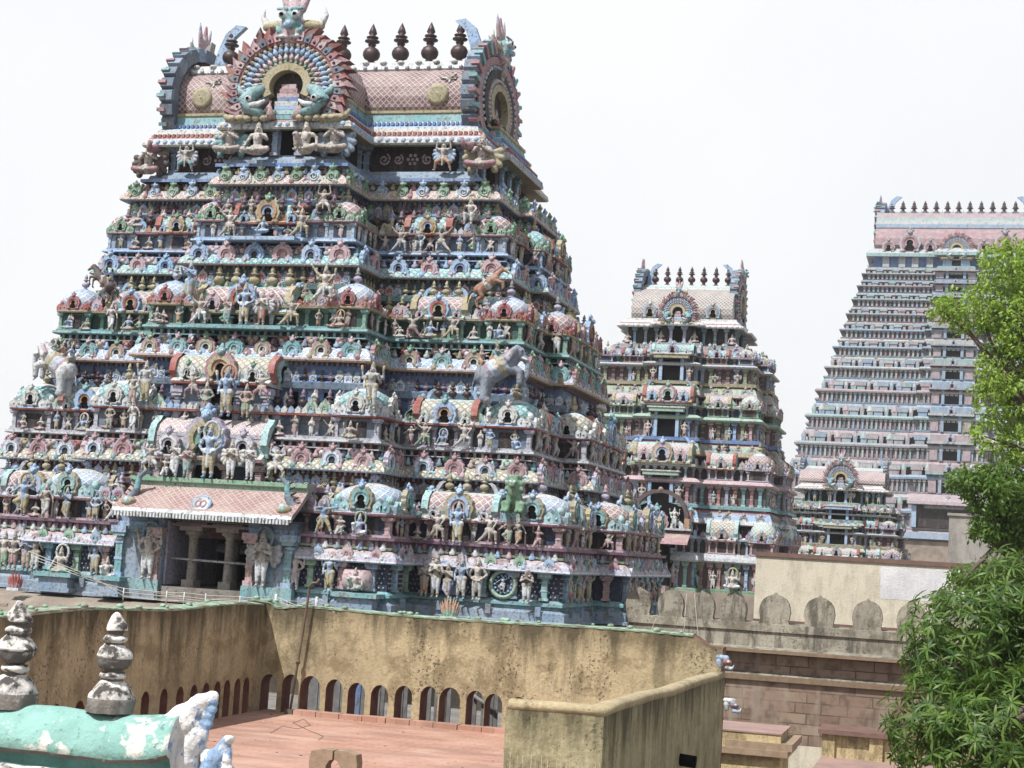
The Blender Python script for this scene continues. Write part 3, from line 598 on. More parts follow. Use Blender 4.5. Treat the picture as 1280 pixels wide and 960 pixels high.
def cornice(parent, i, L, z0, z1, notch=None):
    c = COR[i]; cm = cornice_mb(L, z0, z1, c['prof'], notch); h = z1 - z0; jj = 0
    dc = [('white', 'sky', 'pink'), ('mint', 'pink', 'teal'), ('sky', 'ochre', 'rose'), ('lilac', 'mint', 'sky'), ('gold', 'rose', 'cream')][i]
    for e in FRONT + FLK + ('s1', 'sb', 'sf', 's2'):                  # discs, leaves and buds modelled between the gables
        for Mx in along(L, .27, e, .475, z0 + h * .30, .1):
            if notch and abs(Mx.translation.x) < notch[0] + .2: continue
            jj += 1; b = MB(); k_ = jj % 3; col = dc[(jj // 2) % 3]
            if k_ == 0: b.lathe([(.13, 0), (.12, .05), (.07, .07), (.05, .04), (.005, .06)], [col, col, 'rose', 'cream'], seg=9); b2 = MB(); b2.add(b, Matrix.Rotation(-PI / 2, 4, 'X')); b = b2
            elif k_ == 1: b.plate([(-.12, -.06), (.02, -.10), (.16, .0), (.12, .14), (.02, .20), (-.10, .12)], -.1, .05, col); b.ball((.03, .06, .04), .05, 'cream', 5, 3)
            else: b.lathe([(.05, -.1), (.11, -.02), (.09, .07), (.04, .13), (.05, .18), (.005, .26)], col, seg=7)
            cm.add(b, Mx @ Matrix.Scale(.8 if i == 0 else 1.0, 4))
        for Mx in along(L, .05, e, .33, z1 + .03, .05):
            if notch and abs(Mx.translation.x) < notch[0] + .2: continue
            b = MB(); b.lathe([(.09, -.04), (.11, .03), (.05, .09), (.06, .12), (.005, .2)], random.choice(dc + ('ltgrey', 'bluegrey')), seg=6); cm.add(b, Mx)
    o = cm.build('cornice', parent)
    if i == 0: kinds = [mb_plaque(.40, a, b) for a, b in (('sky', 'bluegrey'), ('pink', 'rose'), ('ltgrey', 'pink'), ('palegreen', 'green'))]; nm = 'gable_plaque'; st = .85
    elif c['kud'] == 'scroll': kinds = [mb_scroll(.58, ('sky', 'white'), 'sky'), mb_scroll(.58, ('green', 'palegreen'), 'green')]; nm = 'scroll_plaque'; st = .62
    else: kinds = [mb_kudu(.62, k[:3], 9, k[3], niche='dark' if j else k[1]) for j, k in enumerate(c['kud'])]; nm = 'horseshoe_arch'; st = .95
    mes = [k.mesh(nm) for k in kinds]
    j = 0
    for e in FRONT + FLK:
        for Mx in along(L, .24, e, st, z0 + h * .12, .1):
            if notch and abs(Mx.translation.x) < notch[0] + .2: continue
            j += 1; link(mes[(j // (1 if i != 0 else 2)) % len(mes)], nm, parent, Mx @ Matrix.Rotation(R(random.uniform(-4, 4)), 4, 'Z') @ Matrix.Scale(random.uniform(.92, 1.08), 4))
    sm = MB()
    for e in SIDE:
        for Mx in along(L, .24, e, st, z0 + h * .12, .1): j += 1; sm.add(kinds[j % len(kinds)], Mx)
    stuffpart(parent, sm, 'carved_plaques')
    return o
def band_lumps(m, L, o, z, cols, step, kind='ball', keys=FRONT + FLK + SIDE, s=1.0, notch=None):
    k = 0
    for e in keys:
        for Mx in along(L, o, e, step, z, .05):
            if notch and abs(Mx.translation.x) < notch: continue
            k += 1; c = cols[k % len(cols)]; b = MB()
            if kind == 'ball': b.ball((0, 0, 0), .11 * s, c, 7, 5, 1.1)
            elif kind == 'pend': b.lathe([(.02, -.16 * s), (.10 * s, -.08 * s), (.12 * s, .0), (.05 * s, .10 * s), (.03 * s, .16 * s)], c, seg=7)
            elif kind == 'post': b.box(-.06 * s, .06 * s, -.05, .05, 0, .2 * s, c)
            elif kind == 'loz': b.lathe([(.02, -.08 * s), (.15 * s, 0), (.02, .08 * s)], c, seg=8)
            elif kind == 'bird': b.ball((0, 0, 0), .11 * s, c, 7, 4, .8); b.ball((.1 * s, .05, .09 * s), .06 * s, c, 6, 4); b.ball((-.12 * s, 0, .05 * s), .06 * s, c, 5, 3)
            m.add(b, Mx)
def ledge(m, L, z0, z1, col, dcol, dk='dark'):
    h = z1 - z0
    moulding(m, L, [(-.16, z0), (.02, z0), (.02, z0 + h * .12), (-.10, z0 + h * .14), (-.10, z0 + h * .62), (.06, z0 + h * .66), (.10, z0 + h * .76), (.08, z1), (-.5, z1)], [col, col, col, dk, col, col, col, col])
    band_lumps(m, L, -.08, z0 + h * .16, [col, dcol, col], .24, 'post', s=h * 2.3)

# granite gate under the painted storeys
m = MB(); G = dict(LS[0])
moulding(m, G, [(.9, 0), (.9, .8), (.3, .9), (.3, 5.9), (.8, 6.0)], 'granite')
moulding(m, G, [(.8, 6.0), (1.25, 6.12), (1.3, 6.3), (1.22, 6.55), (1.0, 6.78), (.6, 6.95), (.05, 7.02), (-.6, 7.05)], 'granite', cap='granite', sm=True)
def granite():
    mt, nt, b = newmat('granite'); n1 = noise(nt, 1.2, detail=5); n2 = noise(nt, 14)
    c = mixc(nt, ramp(nt, n1, .35, .65), (.25, .215, .175), (.155, .13, .11)); c = mixc(nt, ramp(nt, n2, .5, .75, 0, .6), c, (.11, .09, .075))
    nt.links.new(c, b.inputs['Base Color']); b.inputs['Roughness'].default_value = .9; bump(nt, b, n2, .6, .04); MATS['granite'] = mt
granite()
rib = MB()
for e in FRONT + FLK + ('s1', 'sb'):
    for Mx in along(G, 1.22, e, .62, 6.28, 0): rib.add((lambda q: (q.box(-.29, .29, -.3, .05, -.2, .42, 'granite', taper=.12), q)[1])(MB()), Mx)
m.add(rib, Matrix.Identity(4)); base = m.build('stone_gate', tower)

# ground storey: plinth, painted wall, striped cornice, purple ledge
NOT = (2.75, 3.4); L = LS[0]
m = MB()
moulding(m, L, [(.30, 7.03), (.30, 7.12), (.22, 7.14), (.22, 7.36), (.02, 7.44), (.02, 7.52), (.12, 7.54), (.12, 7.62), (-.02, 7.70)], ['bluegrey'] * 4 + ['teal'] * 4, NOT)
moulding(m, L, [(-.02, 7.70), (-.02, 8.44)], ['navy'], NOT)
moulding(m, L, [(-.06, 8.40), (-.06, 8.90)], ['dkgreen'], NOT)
band_lumps(m, L, .24, 7.27, ['bluegrey', 'slate'], 1.25, 'post', FRONT + FLK + SIDE, 1.3, 2.9)
# white lattice dots on the dark wall
for e in FRONT + FLK + ('s1',):
    for Mx in along(L, 0, e, .13, 7.72, .05):
        if abs(Mx.translation.x) < 2.9: continue
        for z in range(5): m.ball(tuple((Mx @ Matrix.Translation(((z % 2) * .06, 0, .08 + z * .13))).translation), .028, 'ltgrey', 5, 3)
sto = m.build('ground_storey', tower)
cornice(sto, 0, L, CLIP[0], CTOP[0], NOT)
cols = [('sky', 'bluegrey'), ('palegreen', 'green'), ('teal', 'mint'), ('salmon', 'pink'), ('sky', 'teal')]
pm = [mb_pilaster(.74, .20, a, b).mesh('pilaster') for a, b in cols]
k = 0
for e in FRONT + FLK + ('s1', 'sf', 'sb', 'sg', 's2'):
    for Mx in along(L, .02, e, .92, 7.70, .0):
        if abs(Mx.translation.x) < 3.0: continue
        k += 1; link(pm[(k * 2 + k // 3) % 5], 'pilaster', sto, Mx)
m = MB()
moulding(m, L, [(-.1, 8.80), (.06, 8.82), (.08, 8.88), (-.05, 8.9)], ['green', 'lime', 'green'], NOT)
moulding(m, L, [(-.06, 8.88), (-.02, 8.90), (-.02, 9.05), (.16, 9.07), (.18, 9.15), (-1.6, 9.155)], ['mauve'] * 5, NOT)
band_lumps(m, L, .02, 8.9, ['mauve', 'rose'], .22, 'post', s=.75, notch=2.9)
m.build('ledge', sto)

# four storeys of shrines
ZC = lambda px, py, Y: float(atY(px, py, Y)[2])
CENT = [(ZC(270, 578, 42.7), ZC(270, 524, 43.2), 3.5, 1.5), (ZC(285, 484, 43.7), ZC(285, 447, 44.2), 3.1, 1.3), (ZC(312, 397, 44.7), ZC(312, 362, 45.1), 2.85, 1.2), (ZC(335, 284, 45.3), ZC(335, 256, 45.6), 2.15, 1.0)]
KW = [1.75, 1.45, 1.15, 1.0]; SW = [2.05, 1.75, 1.6, 1.35]
storeys = []
for k in range(4):
    L0, L1 = LS[k], LS[k + 1]; st = STY[k]; zl = LED[k]; zt = CLIP[k + 1]
    m = MB()
    moulding(m, L1, [(-.12, zl - .3), (-.12, zl + (zt - zl) * .62), (.10, zl + (zt - zl) * .66), (.16, zl + (zt - zl) * .74), (-.10, zl + (zt - zl) * .78), (-.10, zt + .1)], [st['core'], st['low'], st['low'], st['core'], st['core']])
    # low wall of the shrine row
    hb = (.55, .62, .58, .52)[k]
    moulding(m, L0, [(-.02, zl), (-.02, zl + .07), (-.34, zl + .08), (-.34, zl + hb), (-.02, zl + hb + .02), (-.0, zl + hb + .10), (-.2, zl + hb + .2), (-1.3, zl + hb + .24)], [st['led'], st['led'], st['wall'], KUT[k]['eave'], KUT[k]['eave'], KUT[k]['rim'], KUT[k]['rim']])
    for e in FRONT + FLK + ('s1', 'sf', 'sb', 'sg', 's2'):
        for Mx in along(L0, -.34, e, .62, zl + .08, .1): m.add(mb_pilaster(hb - .06, .13, KUT[k]['pil'], KUT[k]['pil2']), Mx)
    for e in FRONT + FLK + ('s1', 'sf', 'sb', 'sg', 's2'):
        for j, Mx in enumerate(along(L1, -.12, e, .55, zl + .3, .1)):
            if j % 2: m.add(mb_pilaster((zt - zl) * .74, .17, ('bluegrey', 'sky', 'teal', 'sky')[k], ('sky', 'pink', 'green', 'salmon')[k]), Mx)
            else: m.add((lambda q: (q.box(-.15, .15, -.02, .015, .0, (zt - zl) * .68, 'black'), q)[1])(MB()), Mx)
    band_lumps(m, L1, .0, zt - .08, [('red', 'cream'), ('rose', 'mauve'), ('green', 'dkgreen'), ('orange', 'blue')][k], .16, 'post', s=.5)
    moulding(m, L1, [(-.1, zl + (zt - zl) * .80), (.06, zl + (zt - zl) * .81), (.08, zl + (zt - zl) * .84), (-.1, zl + (zt - zl) * .85)], [('pink', 'sky', 'green', 'orange')[k]] * 3)
    for e in FRONT + FLK + ('s1', 'sf', 'sb', 's2'):                # antefixes along the shrine row eaves, pots standing behind
        for j, Mx in enumerate(along(L0, -.04, e, .21, zl + hb + .08, .05)):
            b = MB(); b.plate([(-.08, 0), (.08, 0), (.09, .10), (0, .2), (-.09, .10)], -.04, .04, random.choice([KUT[k]['kudu'][0], KUT[k]['kudu'][1], SAL[k]['kudu'][1], 'ltgrey', 'cream'])); m.add(b, Mx)
    S0 = m.build('storey', tower); storeys.append(S0)
    pm = MB(); pf_ = mb_finial(.62, *(('ochre', 'lilac'), ('kalasa', 'mauve'), ('gold', 'ochre'), ('kalasa', 'mauve'))[k], seg=8)
    for e in FRONT + FLK + ('s1', 'sb'):
        for Mx in along(L1, .28, e, .42, zl + hb + .24, .1): pm.add(pf_, Mx)
    sc3 = [mb_scroll(.36, (KUT[k]['kudu'][1], 'white'), SAL[k]['crest']), mb_finial(.44, ('ochre', 'kalasa', 'gold', 'kalasa')[k], seg=8), mb_plaque(.34, SAL[k]['kudu2'][0], SAL[k]['kudu'][1]), mb_finial(.40, ('lilac', 'mauve', 'ochre', 'mauve')[k], seg=8), mb_scroll(.34, (SAL[k]['kudu'][0], 'cream'), KUT[k]['crest'])]
    for e in FRONT + FLK + ('s1', 'sf', 'sb', 's2'):
        for j, Mx in enumerate(along(L1, .06, e, .27, zl + (zt - zl) * .745, .06)): pm.add(sc3[(j * 2 + j // 5) % 5], Mx @ Matrix.Scale(random.uniform(.85, 1.12), 4))
    stuffpart(S0, pm, 'pot_row')
    PROWS = globals().setdefault('PROWS', []); PROWS += [(k, Mx) for e in FRONT + FLK for Mx in along(L1, .34, e, .84, zl + hb + .24, .3)]
    kk = KUT[k]; w_ = KW[k]; hr = (.80, .78, .74, .66)[k]
    ku = mb_kuta(w_, hb, hr, kk).mesh('domed_shrine'); yF = -L0['D']; yB = -L0['D'] - L0['p']
    sa = mb_sala(SW[k], 1.05, hb, hr * 1.06, SAL[k]).mesh('barrel_shrine')
    pos = [(L0['W'] - w_ / 2, yF, PI), (-L0['W'] + w_ / 2, yF, PI), (L0['b'] - w_ / 2, yB, PI), (-L0['b'] + w_ / 2, yB, PI)]
    for x, y, rz in pos: link(ku, 'domed_shrine', S0, T(x, y, zl, rz))
    xm = (L0['W'] - w_ + L0['b']) / 2 + .06
    for s in (-1, 1): link(sa, 'barrel_shrine', S0, T(s * xm, yF + .02, zl, PI))
    # right side
    sk = mb_kuta(w_ * .9, hb, hr, dict(kk, dome=SAL[k]['dome'])).mesh('domed_shrine')
    sw = 2 * L0['sb'] - 1.9 * w_
    ss = mb_sala(max(1.2, sw), 1.05, hb, hr * 1.1, SAL[k], pots=2).mesh('barrel_shrine')
    xs = L0['W'] + L0['ps']
    for s in (-1, 1): link(sk, 'domed_shrine', S0, T(xs, s * (L0['sb'] - w_ * .45), zl, -PI / 2))
    link(ss, 'barrel_shrine', S0, T(xs, 0, zl, -PI / 2))
    g = mb_sala(max(1.1, (L0['D'] - L0['sb'] - w_) * .72), .9, hb, hr, SAL[k], pots=2).mesh('barrel_shrine')
    for s in (-1, 1): link(g, 'barrel_shrine', S0, T(L0['W'], s * (L0['D'] - w_ + L0['sb']) / 2, zl, -PI / 2))
    link(ku, 'domed_shrine', S0, T(L0['W'] - .02, L0['D'] - w_ / 2, zl, -PI / 2))
    # left side, seen only as a silhouette
    link(ss, 'barrel_shrine', S0, T(-xs, 0, zl, PI / 2)); link(ku, 'domed_shrine', S0, T(-L0['W'] + .02, L0['D'] - w_ / 2, zl, PI / 2))
    # middle shrine of the bay
    z0, z1, cw, cdp = CENT[k]
    m = MB(); yc = yB + (.55, .20, .10, .05)[k]
    bl, bh = (zl + hb if k else 9.9), z0
    hw = cw / 2
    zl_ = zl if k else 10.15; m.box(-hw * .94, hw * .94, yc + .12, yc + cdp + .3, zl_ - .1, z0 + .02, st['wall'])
    for x in (-.9, -.32, .32, .9): m.add(mb_pilaster(z0 - zl_ - .05, .2, kk['pil'], kk['pil2']), T(x * hw, yc + .10, zl_, PI))
    m.box(-hw * .22, hw * .22, yc + .08, yc + .3, zl_ + .05, z0 - .1, 'black')
    m.box(-hw * 1.04, hw * 1.04, yc - (.18 if k == 0 else .62), yc + cdp, zl_ - .12, zl_ + (.06 if k == 0 else -.01), st['led'])
    m.add(mb_sala(cw, cdp, 0, z1 - z0, dict(SAL[k], kudu=(('lilac', 'gold', 'green'), ('rose', 'gold', 'orange'), ('sky', 'red', 'gold'), ('gold', 'orange', 'sky'))[k], dome=('d_pinkw', 'd_yel', 'd_red', 'd_teal')[k], pot=('ochre', 'kalasa', 'gold', 'kalasa')[k]), pots=0, open_=True), T(0, yc, z0, PI))
    cs = m.build('central_shrine', S0); XO = (-.5, -.5, -.42, -.2)[k]; cs.location.x = XO
    pf = mb_finial((.62, .66, .72, .55)[k], SAL[k]['pot'] if k != 0 else 'ochre').mesh('pot_finial')
    for x in ((-1.35, -.85, .85, 1.35), (-1.3, 1.3), (-1.15, -.58, 0, .58, 1.15), (-.75, -.25, .25, .75))[k]: link(pf, 'pot_finial', S0, T(x + XO, yc + cdp * .5, z1 - .02))
    # plaques over the recesses between the shrines
    pl = [mb_plaque(.42, *c).mesh('gable_plaque') for c in ((('lilac', 'rose'), ('green', 'palegreen')), (('ltgrey', 'lilac'), ('palegreen', 'green')), (('pink', 'lilac'), ('green', 'palegreen')), (('sky', 'bluegrey'), ('gold', 'ochre')))[k]]
    for x in (L0['b'] + .25, L0['b'] + .68, L0['W'] - w_ - .2, xm - SW[k] / 2 - .2):
        for s in (-1, 1): link(pl[int(x * 7) % 2], 'gable_plaque', S0, T(s * x, yF + .05, zl + hb + .06, PI))
    for x in (L0['b'] - w_ - .25, L0['b'] - w_ - .66):
        if x > hw + .1:
            for s in (-1, 1): link(pl[int(x * 9) % 2], 'gable_plaque', S0, T(s * x, yB + .05, zl + hb + .06, PI))
    cornice(S0, k + 1, L1, zt, CTOP[k + 1])
    # frieze and ledge above the cornice
    m = MB(); z0 = CTOP[k + 1]
    if k < 3:
        z2 = LED[k + 1]; f1 = z0 + (z2 - z0) * .48; nx = STY[k + 1]
        moulding(m, L1, [(-.05, z0 - .05), (-.22, z0), (-.22, f1)], [nx['frz'][0]] * 2)
        band_lumps(m, L1, -.16, (z0 + f1) / 2 + .02, [nx['lump'], nx['frz'][1], nx['lump'], 'mauve' if k == 0 else nx['frz'][1]], (.34, .42, .40)[k], ('pend', 'loz', 'bird')[k], s=(1.0, 1.0, 1.15)[k])
        for e in FRONT + FLK + ('s1', 'sb'):
            for q, Mx in enumerate(along(L1, -.02, e, 1.0, f1 - .18, .2)):
                b = MB(); cc = random.choice(['rose', 'green', 'pink', 'gold', 'red', 'palegreen', 'lilac']); b.ball((0, 0, 0), .15, cc, 7, 5); b.ball((.10, .05, .12), .10, cc, 6, 4); b.ball((-.10, .05, .12), .10, cc, 6, 4); b.ball((0, .1, .05), .09, random.choice(['gold', 'cream', cc]), 6, 4); m.add(b, Mx)
        ledge(m, L1, f1, z2, nx['led'], nx['dent'])
        m.rings([outline(L1, .0, None, z2 - .004)] + [outline(L1, -1.2, None, z2 - .003)], nx['led'])
    else:
        moulding(m, L1, [(-.05, z0 - .05), (-.2, z0), (-.2, z0 + .22), (-1.0, z0 + .23)], ['red', 'red', 'ochre'])
        band_lumps(m, L1, -.14, z0 + .10, ['ochre', 'gold', 'tan'], .30, 'bird', s=1.0)
    m.build('frieze', S0)
# ------------------------------------------------------------------ neck and barrel roof of the big tower
Lg = dict(W=5.15, D=3.45, b=1.55, p=2.0, sb=1.5, ps=.3)
m = MB()
moulding(m, Lg, [(.62, 20.18), (.62, 20.28), (.45, 20.30), (.40, 20.44), (.30, 20.46), (.22, 20.58), (.0, 20.60)], ['blue', 'bluegrey', 'bluegrey', 'sky', 'bluegrey', 'bluegrey'])
moulding(m, Lg, [(.0, 20.6), (.0, 21.45)], ['dark'])
for e in ('wl', 'wr', 'fr', 'fl'):
    a, b_, ln, d, n, rz = edge(Lg, .0, e)
    for t in ((.06, .94) if ln > 2 else (.1, .9)): m.add(mb_pilaster(.85, .2, 'bluegrey', 'sky'), T(*(a + d * ln * t + Vector((0, 0, 20.6))), rz))
for Mx in along(Lg, 0, 's1', .9, 20.6, .1) + along(Lg, 0, 'sb', .9, 20.6, .1): m.add(mb_pilaster(.85, .22, 'sky', 'teal'), Mx)
# painted scrolls on the dark panels
for s in (-1, 1):
    y = -Lg['D'] - .02; x0 = s * 3.3
    for q in (-1, 1):
        for c0, r0 in ((.95, .20), (.48, .17)):
            sp = [(x0 + q * (c0 + r0 * (1 - i / 22) * math.cos(i * .5 + 2)), y, 21.02 + r0 * (1 - i / 22) * math.sin(i * .5 + 2)) for i in range(20)]
            m.tube(sp, .035, 'pink', 5)
    for i in range(7): m.ball((x0 + .15 * math.cos(i * PI / 3) * (i < 6), y, 21.02 + .15 * math.sin(i * PI / 3) * (i < 6)), .06, 'pink', 6, 4)
neck = m.build('roof_neck', tower)
m = MB(); e0 = 21.36
prof = [(-.05, e0 + .08), (.62, e0 - .02), (.66, e0 + .04), (.62, e0 + .18), (.52, e0 + .26), (.46, e0 + .34), (.36, e0 + .42), (.30, e0 + .62), (.18, e0 + .70), (.14, e0 + .80), (.12, e0 + .84), (.06, e0 + 1.10), (.10, e0 + 1.14), (.10, e0 + 1.22), (-.05, e0 + 1.26)]
moulding(m, Lg, prof, ['gold', 'cream', 'cream', 'cream', 'rose', 'cream', 'cream', 'sky', 'sky', 'white', 'teal', 'gold', 'gold', 'gold'])
for e in FRONT + FLK + ('s1', 'sb', 'l1'):
    for Mx in along(Lg, .60, e, .26, e0 + .12, .1): m.ball(tuple(Mx.translation), .10, 'sky', 7, 5)
    for Mx in along(Lg, .44, e, .17, e0 + .37, .05): m.add((lambda q: (q.box(-.05, .05, -.05, .06, -.05, .06, 'red'), q)[1])(MB()), Mx)
    for Mx in along(Lg, .18, e, .15, e0 + .76, .05): m.add((lambda q: (q.box(-.045, .045, -.05, .05, -.05, .05, 'blue'), q)[1])(MB()), Mx)
m.build('roof_eave', neck)
def barrel(m, prof, x0, x1, mats, axis='x', caps='cream'):
    """closed vault: prof = (half width, z) from springing to crown"""
    fr = [(-a, z) for a, z in prof]; bk = [(a, z) for a, z in prof[:-1]][::-1]; pr = fr + bk; mts = list(mats) + list(mats)[::-1]
    b = len(m.v); n = len(pr); vv = [0]
    for i in range(n - 1): vv.append(vv[-1] + math.dist(pr[i], pr[i + 1]))
    for x in (x0, x1): m.v += [((x, y, z) if axis == 'x' else (-y, x, z)) for y, z in pr]
    Ln = abs(x1 - x0)
    for i in range(n - 1): m.face((b + n + i, b + n + i + 1, b + i + 1, b + i), mts[i], [(Ln, vv[i]), (Ln, vv[i + 1]), (0, vv[i + 1]), (0, vv[i])], False)
    m.face([b + i for i in range(n)], caps); m.face([b + n + i for i in range(n)][::-1], caps)
YR = -1.35
m = MB()
pv = [(2.0, 22.48), (2.13, 22.72), (2.16, 23.05), (2.10, 23.40), (1.92, 23.74), (1.66, 23.98), (1.38, 24.12), (1.42, 24.17), (1.34, 24.38), (1.05, 24.52), (0, 24.60)]
barrel(m, pv, -5.2, 5.2, ['d_roof'] * 6 + ['cream', 'white', 'cream', 'cream'])
for s in (-1,):
    for i in range(28): m.ball((-4.9 + i * .36, -1.43, 24.21), .075, 'ltgrey', 6, 4)
    for i in range(17): m.ball((-4.8 + i * .6, -1.33, 24.40), .13, 'cream', 7, 4, .6)
m2_ = MB(); m2_.add(m, T(0, YR, 0)); m = m2_
pw = [(1.50, 22.45), (1.62, 22.8), (1.58, 23.3), (1.25, 23.85), (.7, 24.2), (0, 24.3)]
barrel(m, pw, -5.75, -2.2, ['d_roof'] * 5, 'y', 'rose')
roof = m.build('barrel_roof', tower)
kal = mb_kalasa(1.62).mesh('pot_finial')
for i in range(9): link(kal, 'pot_finial', roof, T(-4.25 + i * 1.02, YR, 24.57))
sk_ = mb_kalasa(.9).mesh('pot_finial'); link(sk_, 'pot_finial', roof, T(.55, YR + .9, 24.5))
def big_gable(front=True):
    """the great horseshoe gable: flames, rows of little figures, sea monsters, seated lion mask"""
    m = MB(); c = (0, 1.0); S_ = 1.0
    m.arcband(c, 1.32, 1.52, -38, 218, -.25, .22, 'rose', 40)
    for i in range(30):
        a = -38 + 256 * (i + .5) / 30; b = MB(); q = 1.0 + .18 * math.sin(i * 2.3)
        b.plate([(-.17, -.12), (.17, -.12), (.20, .10), (.10, .26 * q), (-.12, .42 * q), (-.05, .22), (-.19, .10)], -.14, .26, ('red', 'rose', 'dkred')[i % 3]); b.plate([(-.08, -.05), (.08, -.05), (.10, .10), (-.05, .26), (-.09, .08)], .2, .31, ('rose', 'pink', 'slate')[i % 3]); b.ball((.0, .30, .04), .05, 'dark', 5, 3)
        Mx = Matrix.Rotation(-R(a - 90), 4, 'Y'); m.add(b, Matrix.Translation((1.38 * math.cos(R(a)), 0, c[1] + 1.38 * math.sin(R(a)))) @ Mx)
    m.arcband(c, .62, 1.36, -38, 218, -.25, .14, 'lilac', 36)
    for rr, n, col, k in ((1.24, 34, ('cream', 'ochre'), .085), (1.06, 30, ('sky', 'bluskin'), .095), (.86, 24, ('pink', 'skin'), .08), (.72, 22, ('green', 'ochre'), .06)):
        for i in range(n):
            a = R(-34 + 248 * (i + .5) / n); x, z = rr * math.cos(a), c[1] + rr * math.sin(a)
            b = MB(); b.lathe([(.01, -k * 1.3), (k * .8, -k * .5), (k * .7, k * .4), (k * .4, k * .7), (k * .5, k * 1.1), (.01, k * 1.7)], col[i % 2], seg=6)
            m.add(b, Matrix.Translation((x, .20, z)) @ Matrix.Rotation(-(a - PI / 2), 4, 'Y'))
    m.arcband(c, .46, .66, -30, 210, -.25, .26, 'gold', 26, 13, .03)
    # dark niche with a small stepped shrine
    m.plate([(.47 * math.cos(R(a)), c[1] + .47 * math.sin(R(a))) for a in range(0, 181, 15)] + [(-.47, .1), (.47, .1)], -.24, -.05, 'dark')
    for z, hw, col in ((.05, .40, 'teal'), (.2, .42, 'mint'), (.34, .34, 'sky'), (.46, .36, 'cream'), (.58, .28, 'blue'), (.70, .30, 'pink'), (.84, .24, 'rose'), (.97, .20, 'pink')): m.box(-hw, hw, -.2, .10 - z * .05, z, z + .13, col)
    # sea monsters at the feet
    for s in (-1, 1):
        b = MB()
        b.tube([(.62 * s, .18, .95), (.86 * s, .30, .80), (1.02 * s, .34, .55), (.92 * s, .40, .30), (.70 * s, .42, .20), (.50 * s, .40, .14)], [.12, .20, .24, .20, .15, .08], 'teal', 8)
        b.tube([(.95 * s, .36, .62), (1.22 * s, .30, .80), (1.34 * s, .22, 1.05), (1.20 * s, .2, 1.15)], [.12, .10, .07, .03], 'teal', 7)
        b.tube([(.85 * s, .50, .34), (.60 * s, .52, .40), (.46 * s, .48, .52)], [.11, .08, .03], 'white', 7)
        b.ball((.90 * s, .52, .55), .10, 'white', 7, 5); b.ball((.90 * s, .60, .55), .05, 'black', 6, 4)
        b.tube([(.35 * s, .25, .0), (.42 * s, .28, .3), (.38 * s, .26, .55)], [.15, .11, .04], 'salmon', 7)
        b.tube([(1.0 * s, .2, .02), (1.4 * s, .2, .04), (1.62 * s, .15, .12), (1.72 * s, .1, .32)], [.16, .14, .10, .04], 'gold', 7)
        for i in range(5): b.ball(((.5 + i * .22) * s, .36, .02), .13, 'gold', 6, 4, .8)
        m.add(b, Matrix.Identity(4))
    m.box(-1.55, 1.55, -.25, .2, -.14, -.02, 'gold')
    return m
def lion_mask():
    c = [((0, 0, .1), (0, .05, .45), .40, .36, 'pink'), ((0, .18, .42), (0, .22, .62), .30, .28, 'teal'), ((-.28, .20, .08), (.28, .20, .08), .15, .15, 'pink'), ((-.26, .34, .02), (.26, .34, .02), .05, .05, 'white'), ((0, .45, .38), (0, .52, .32), .10, .12, 'sky'),
         ((0, 0, .75), (0, -.04, 1.3), .24, .13, 'pink'), ((0, -.04, 1.3), (0, -.06, 1.75), .12, .05, 'rose')]
    for s in (-1, 1):
        c += [((s * .19, .42, .66), (s * .19, .44, .66), .12, .12, 'white'), ((s * .19, .52, .66), (s * .19, .54, .66), .06, .06, 'black'), ((s * .08, .45, .84), (s * .36, .36, .88), .06, .05, 'teal'),
              ((s * .42, .05, .45), (s * .75, .02, .42), .17, .15, 'gold'), ((s * .75, .02, .42), (s * .92, 0, .75), .14, .07, 'cream'), ((s * .92, 0, .75), (s * .88, 0, 1.0), .07, .02, 'cream'),
              ((s * .20, 0, .95), (s * .34, -.02, 1.35), .12, .09, 'pink'), ((s * .34, -.02, 1.35), (s * .44, -.04, 1.8), .09, .02, 'lilac'), ((s * .30, .32, .18), (s * .36, .32, .34), .09, .05, 'teal')]
    return c
gm = big_gable().mesh('front_gable')
fg = link(gm, 'horseshoe_gable', roof, T(0, -5.85, 21.62, PI, 1.06, 1.2))
lm = sculpt('lion_mask', lion_mask(), .035)
link(lm, 'lion_mask', fg, T(0, 0, 2.42, 0, .95))
# doorway under the front gable
m = MB(); y = -Lg['D'] - Lg['p'] - .05
m.box(-.52, .52, y - .12, y + .05, 20.6, 21.55, 'bluegrey'); m.box(-.24, .24, y - .14, y + .02, 20.64, 21.48, 'black')
for s in (-1, 1): m.add(mb_pilaster(.95, .2, 'sky', 'lilac'), T(s * .40, y - .16, 20.6, PI))
m.build('roof_doorway', neck)
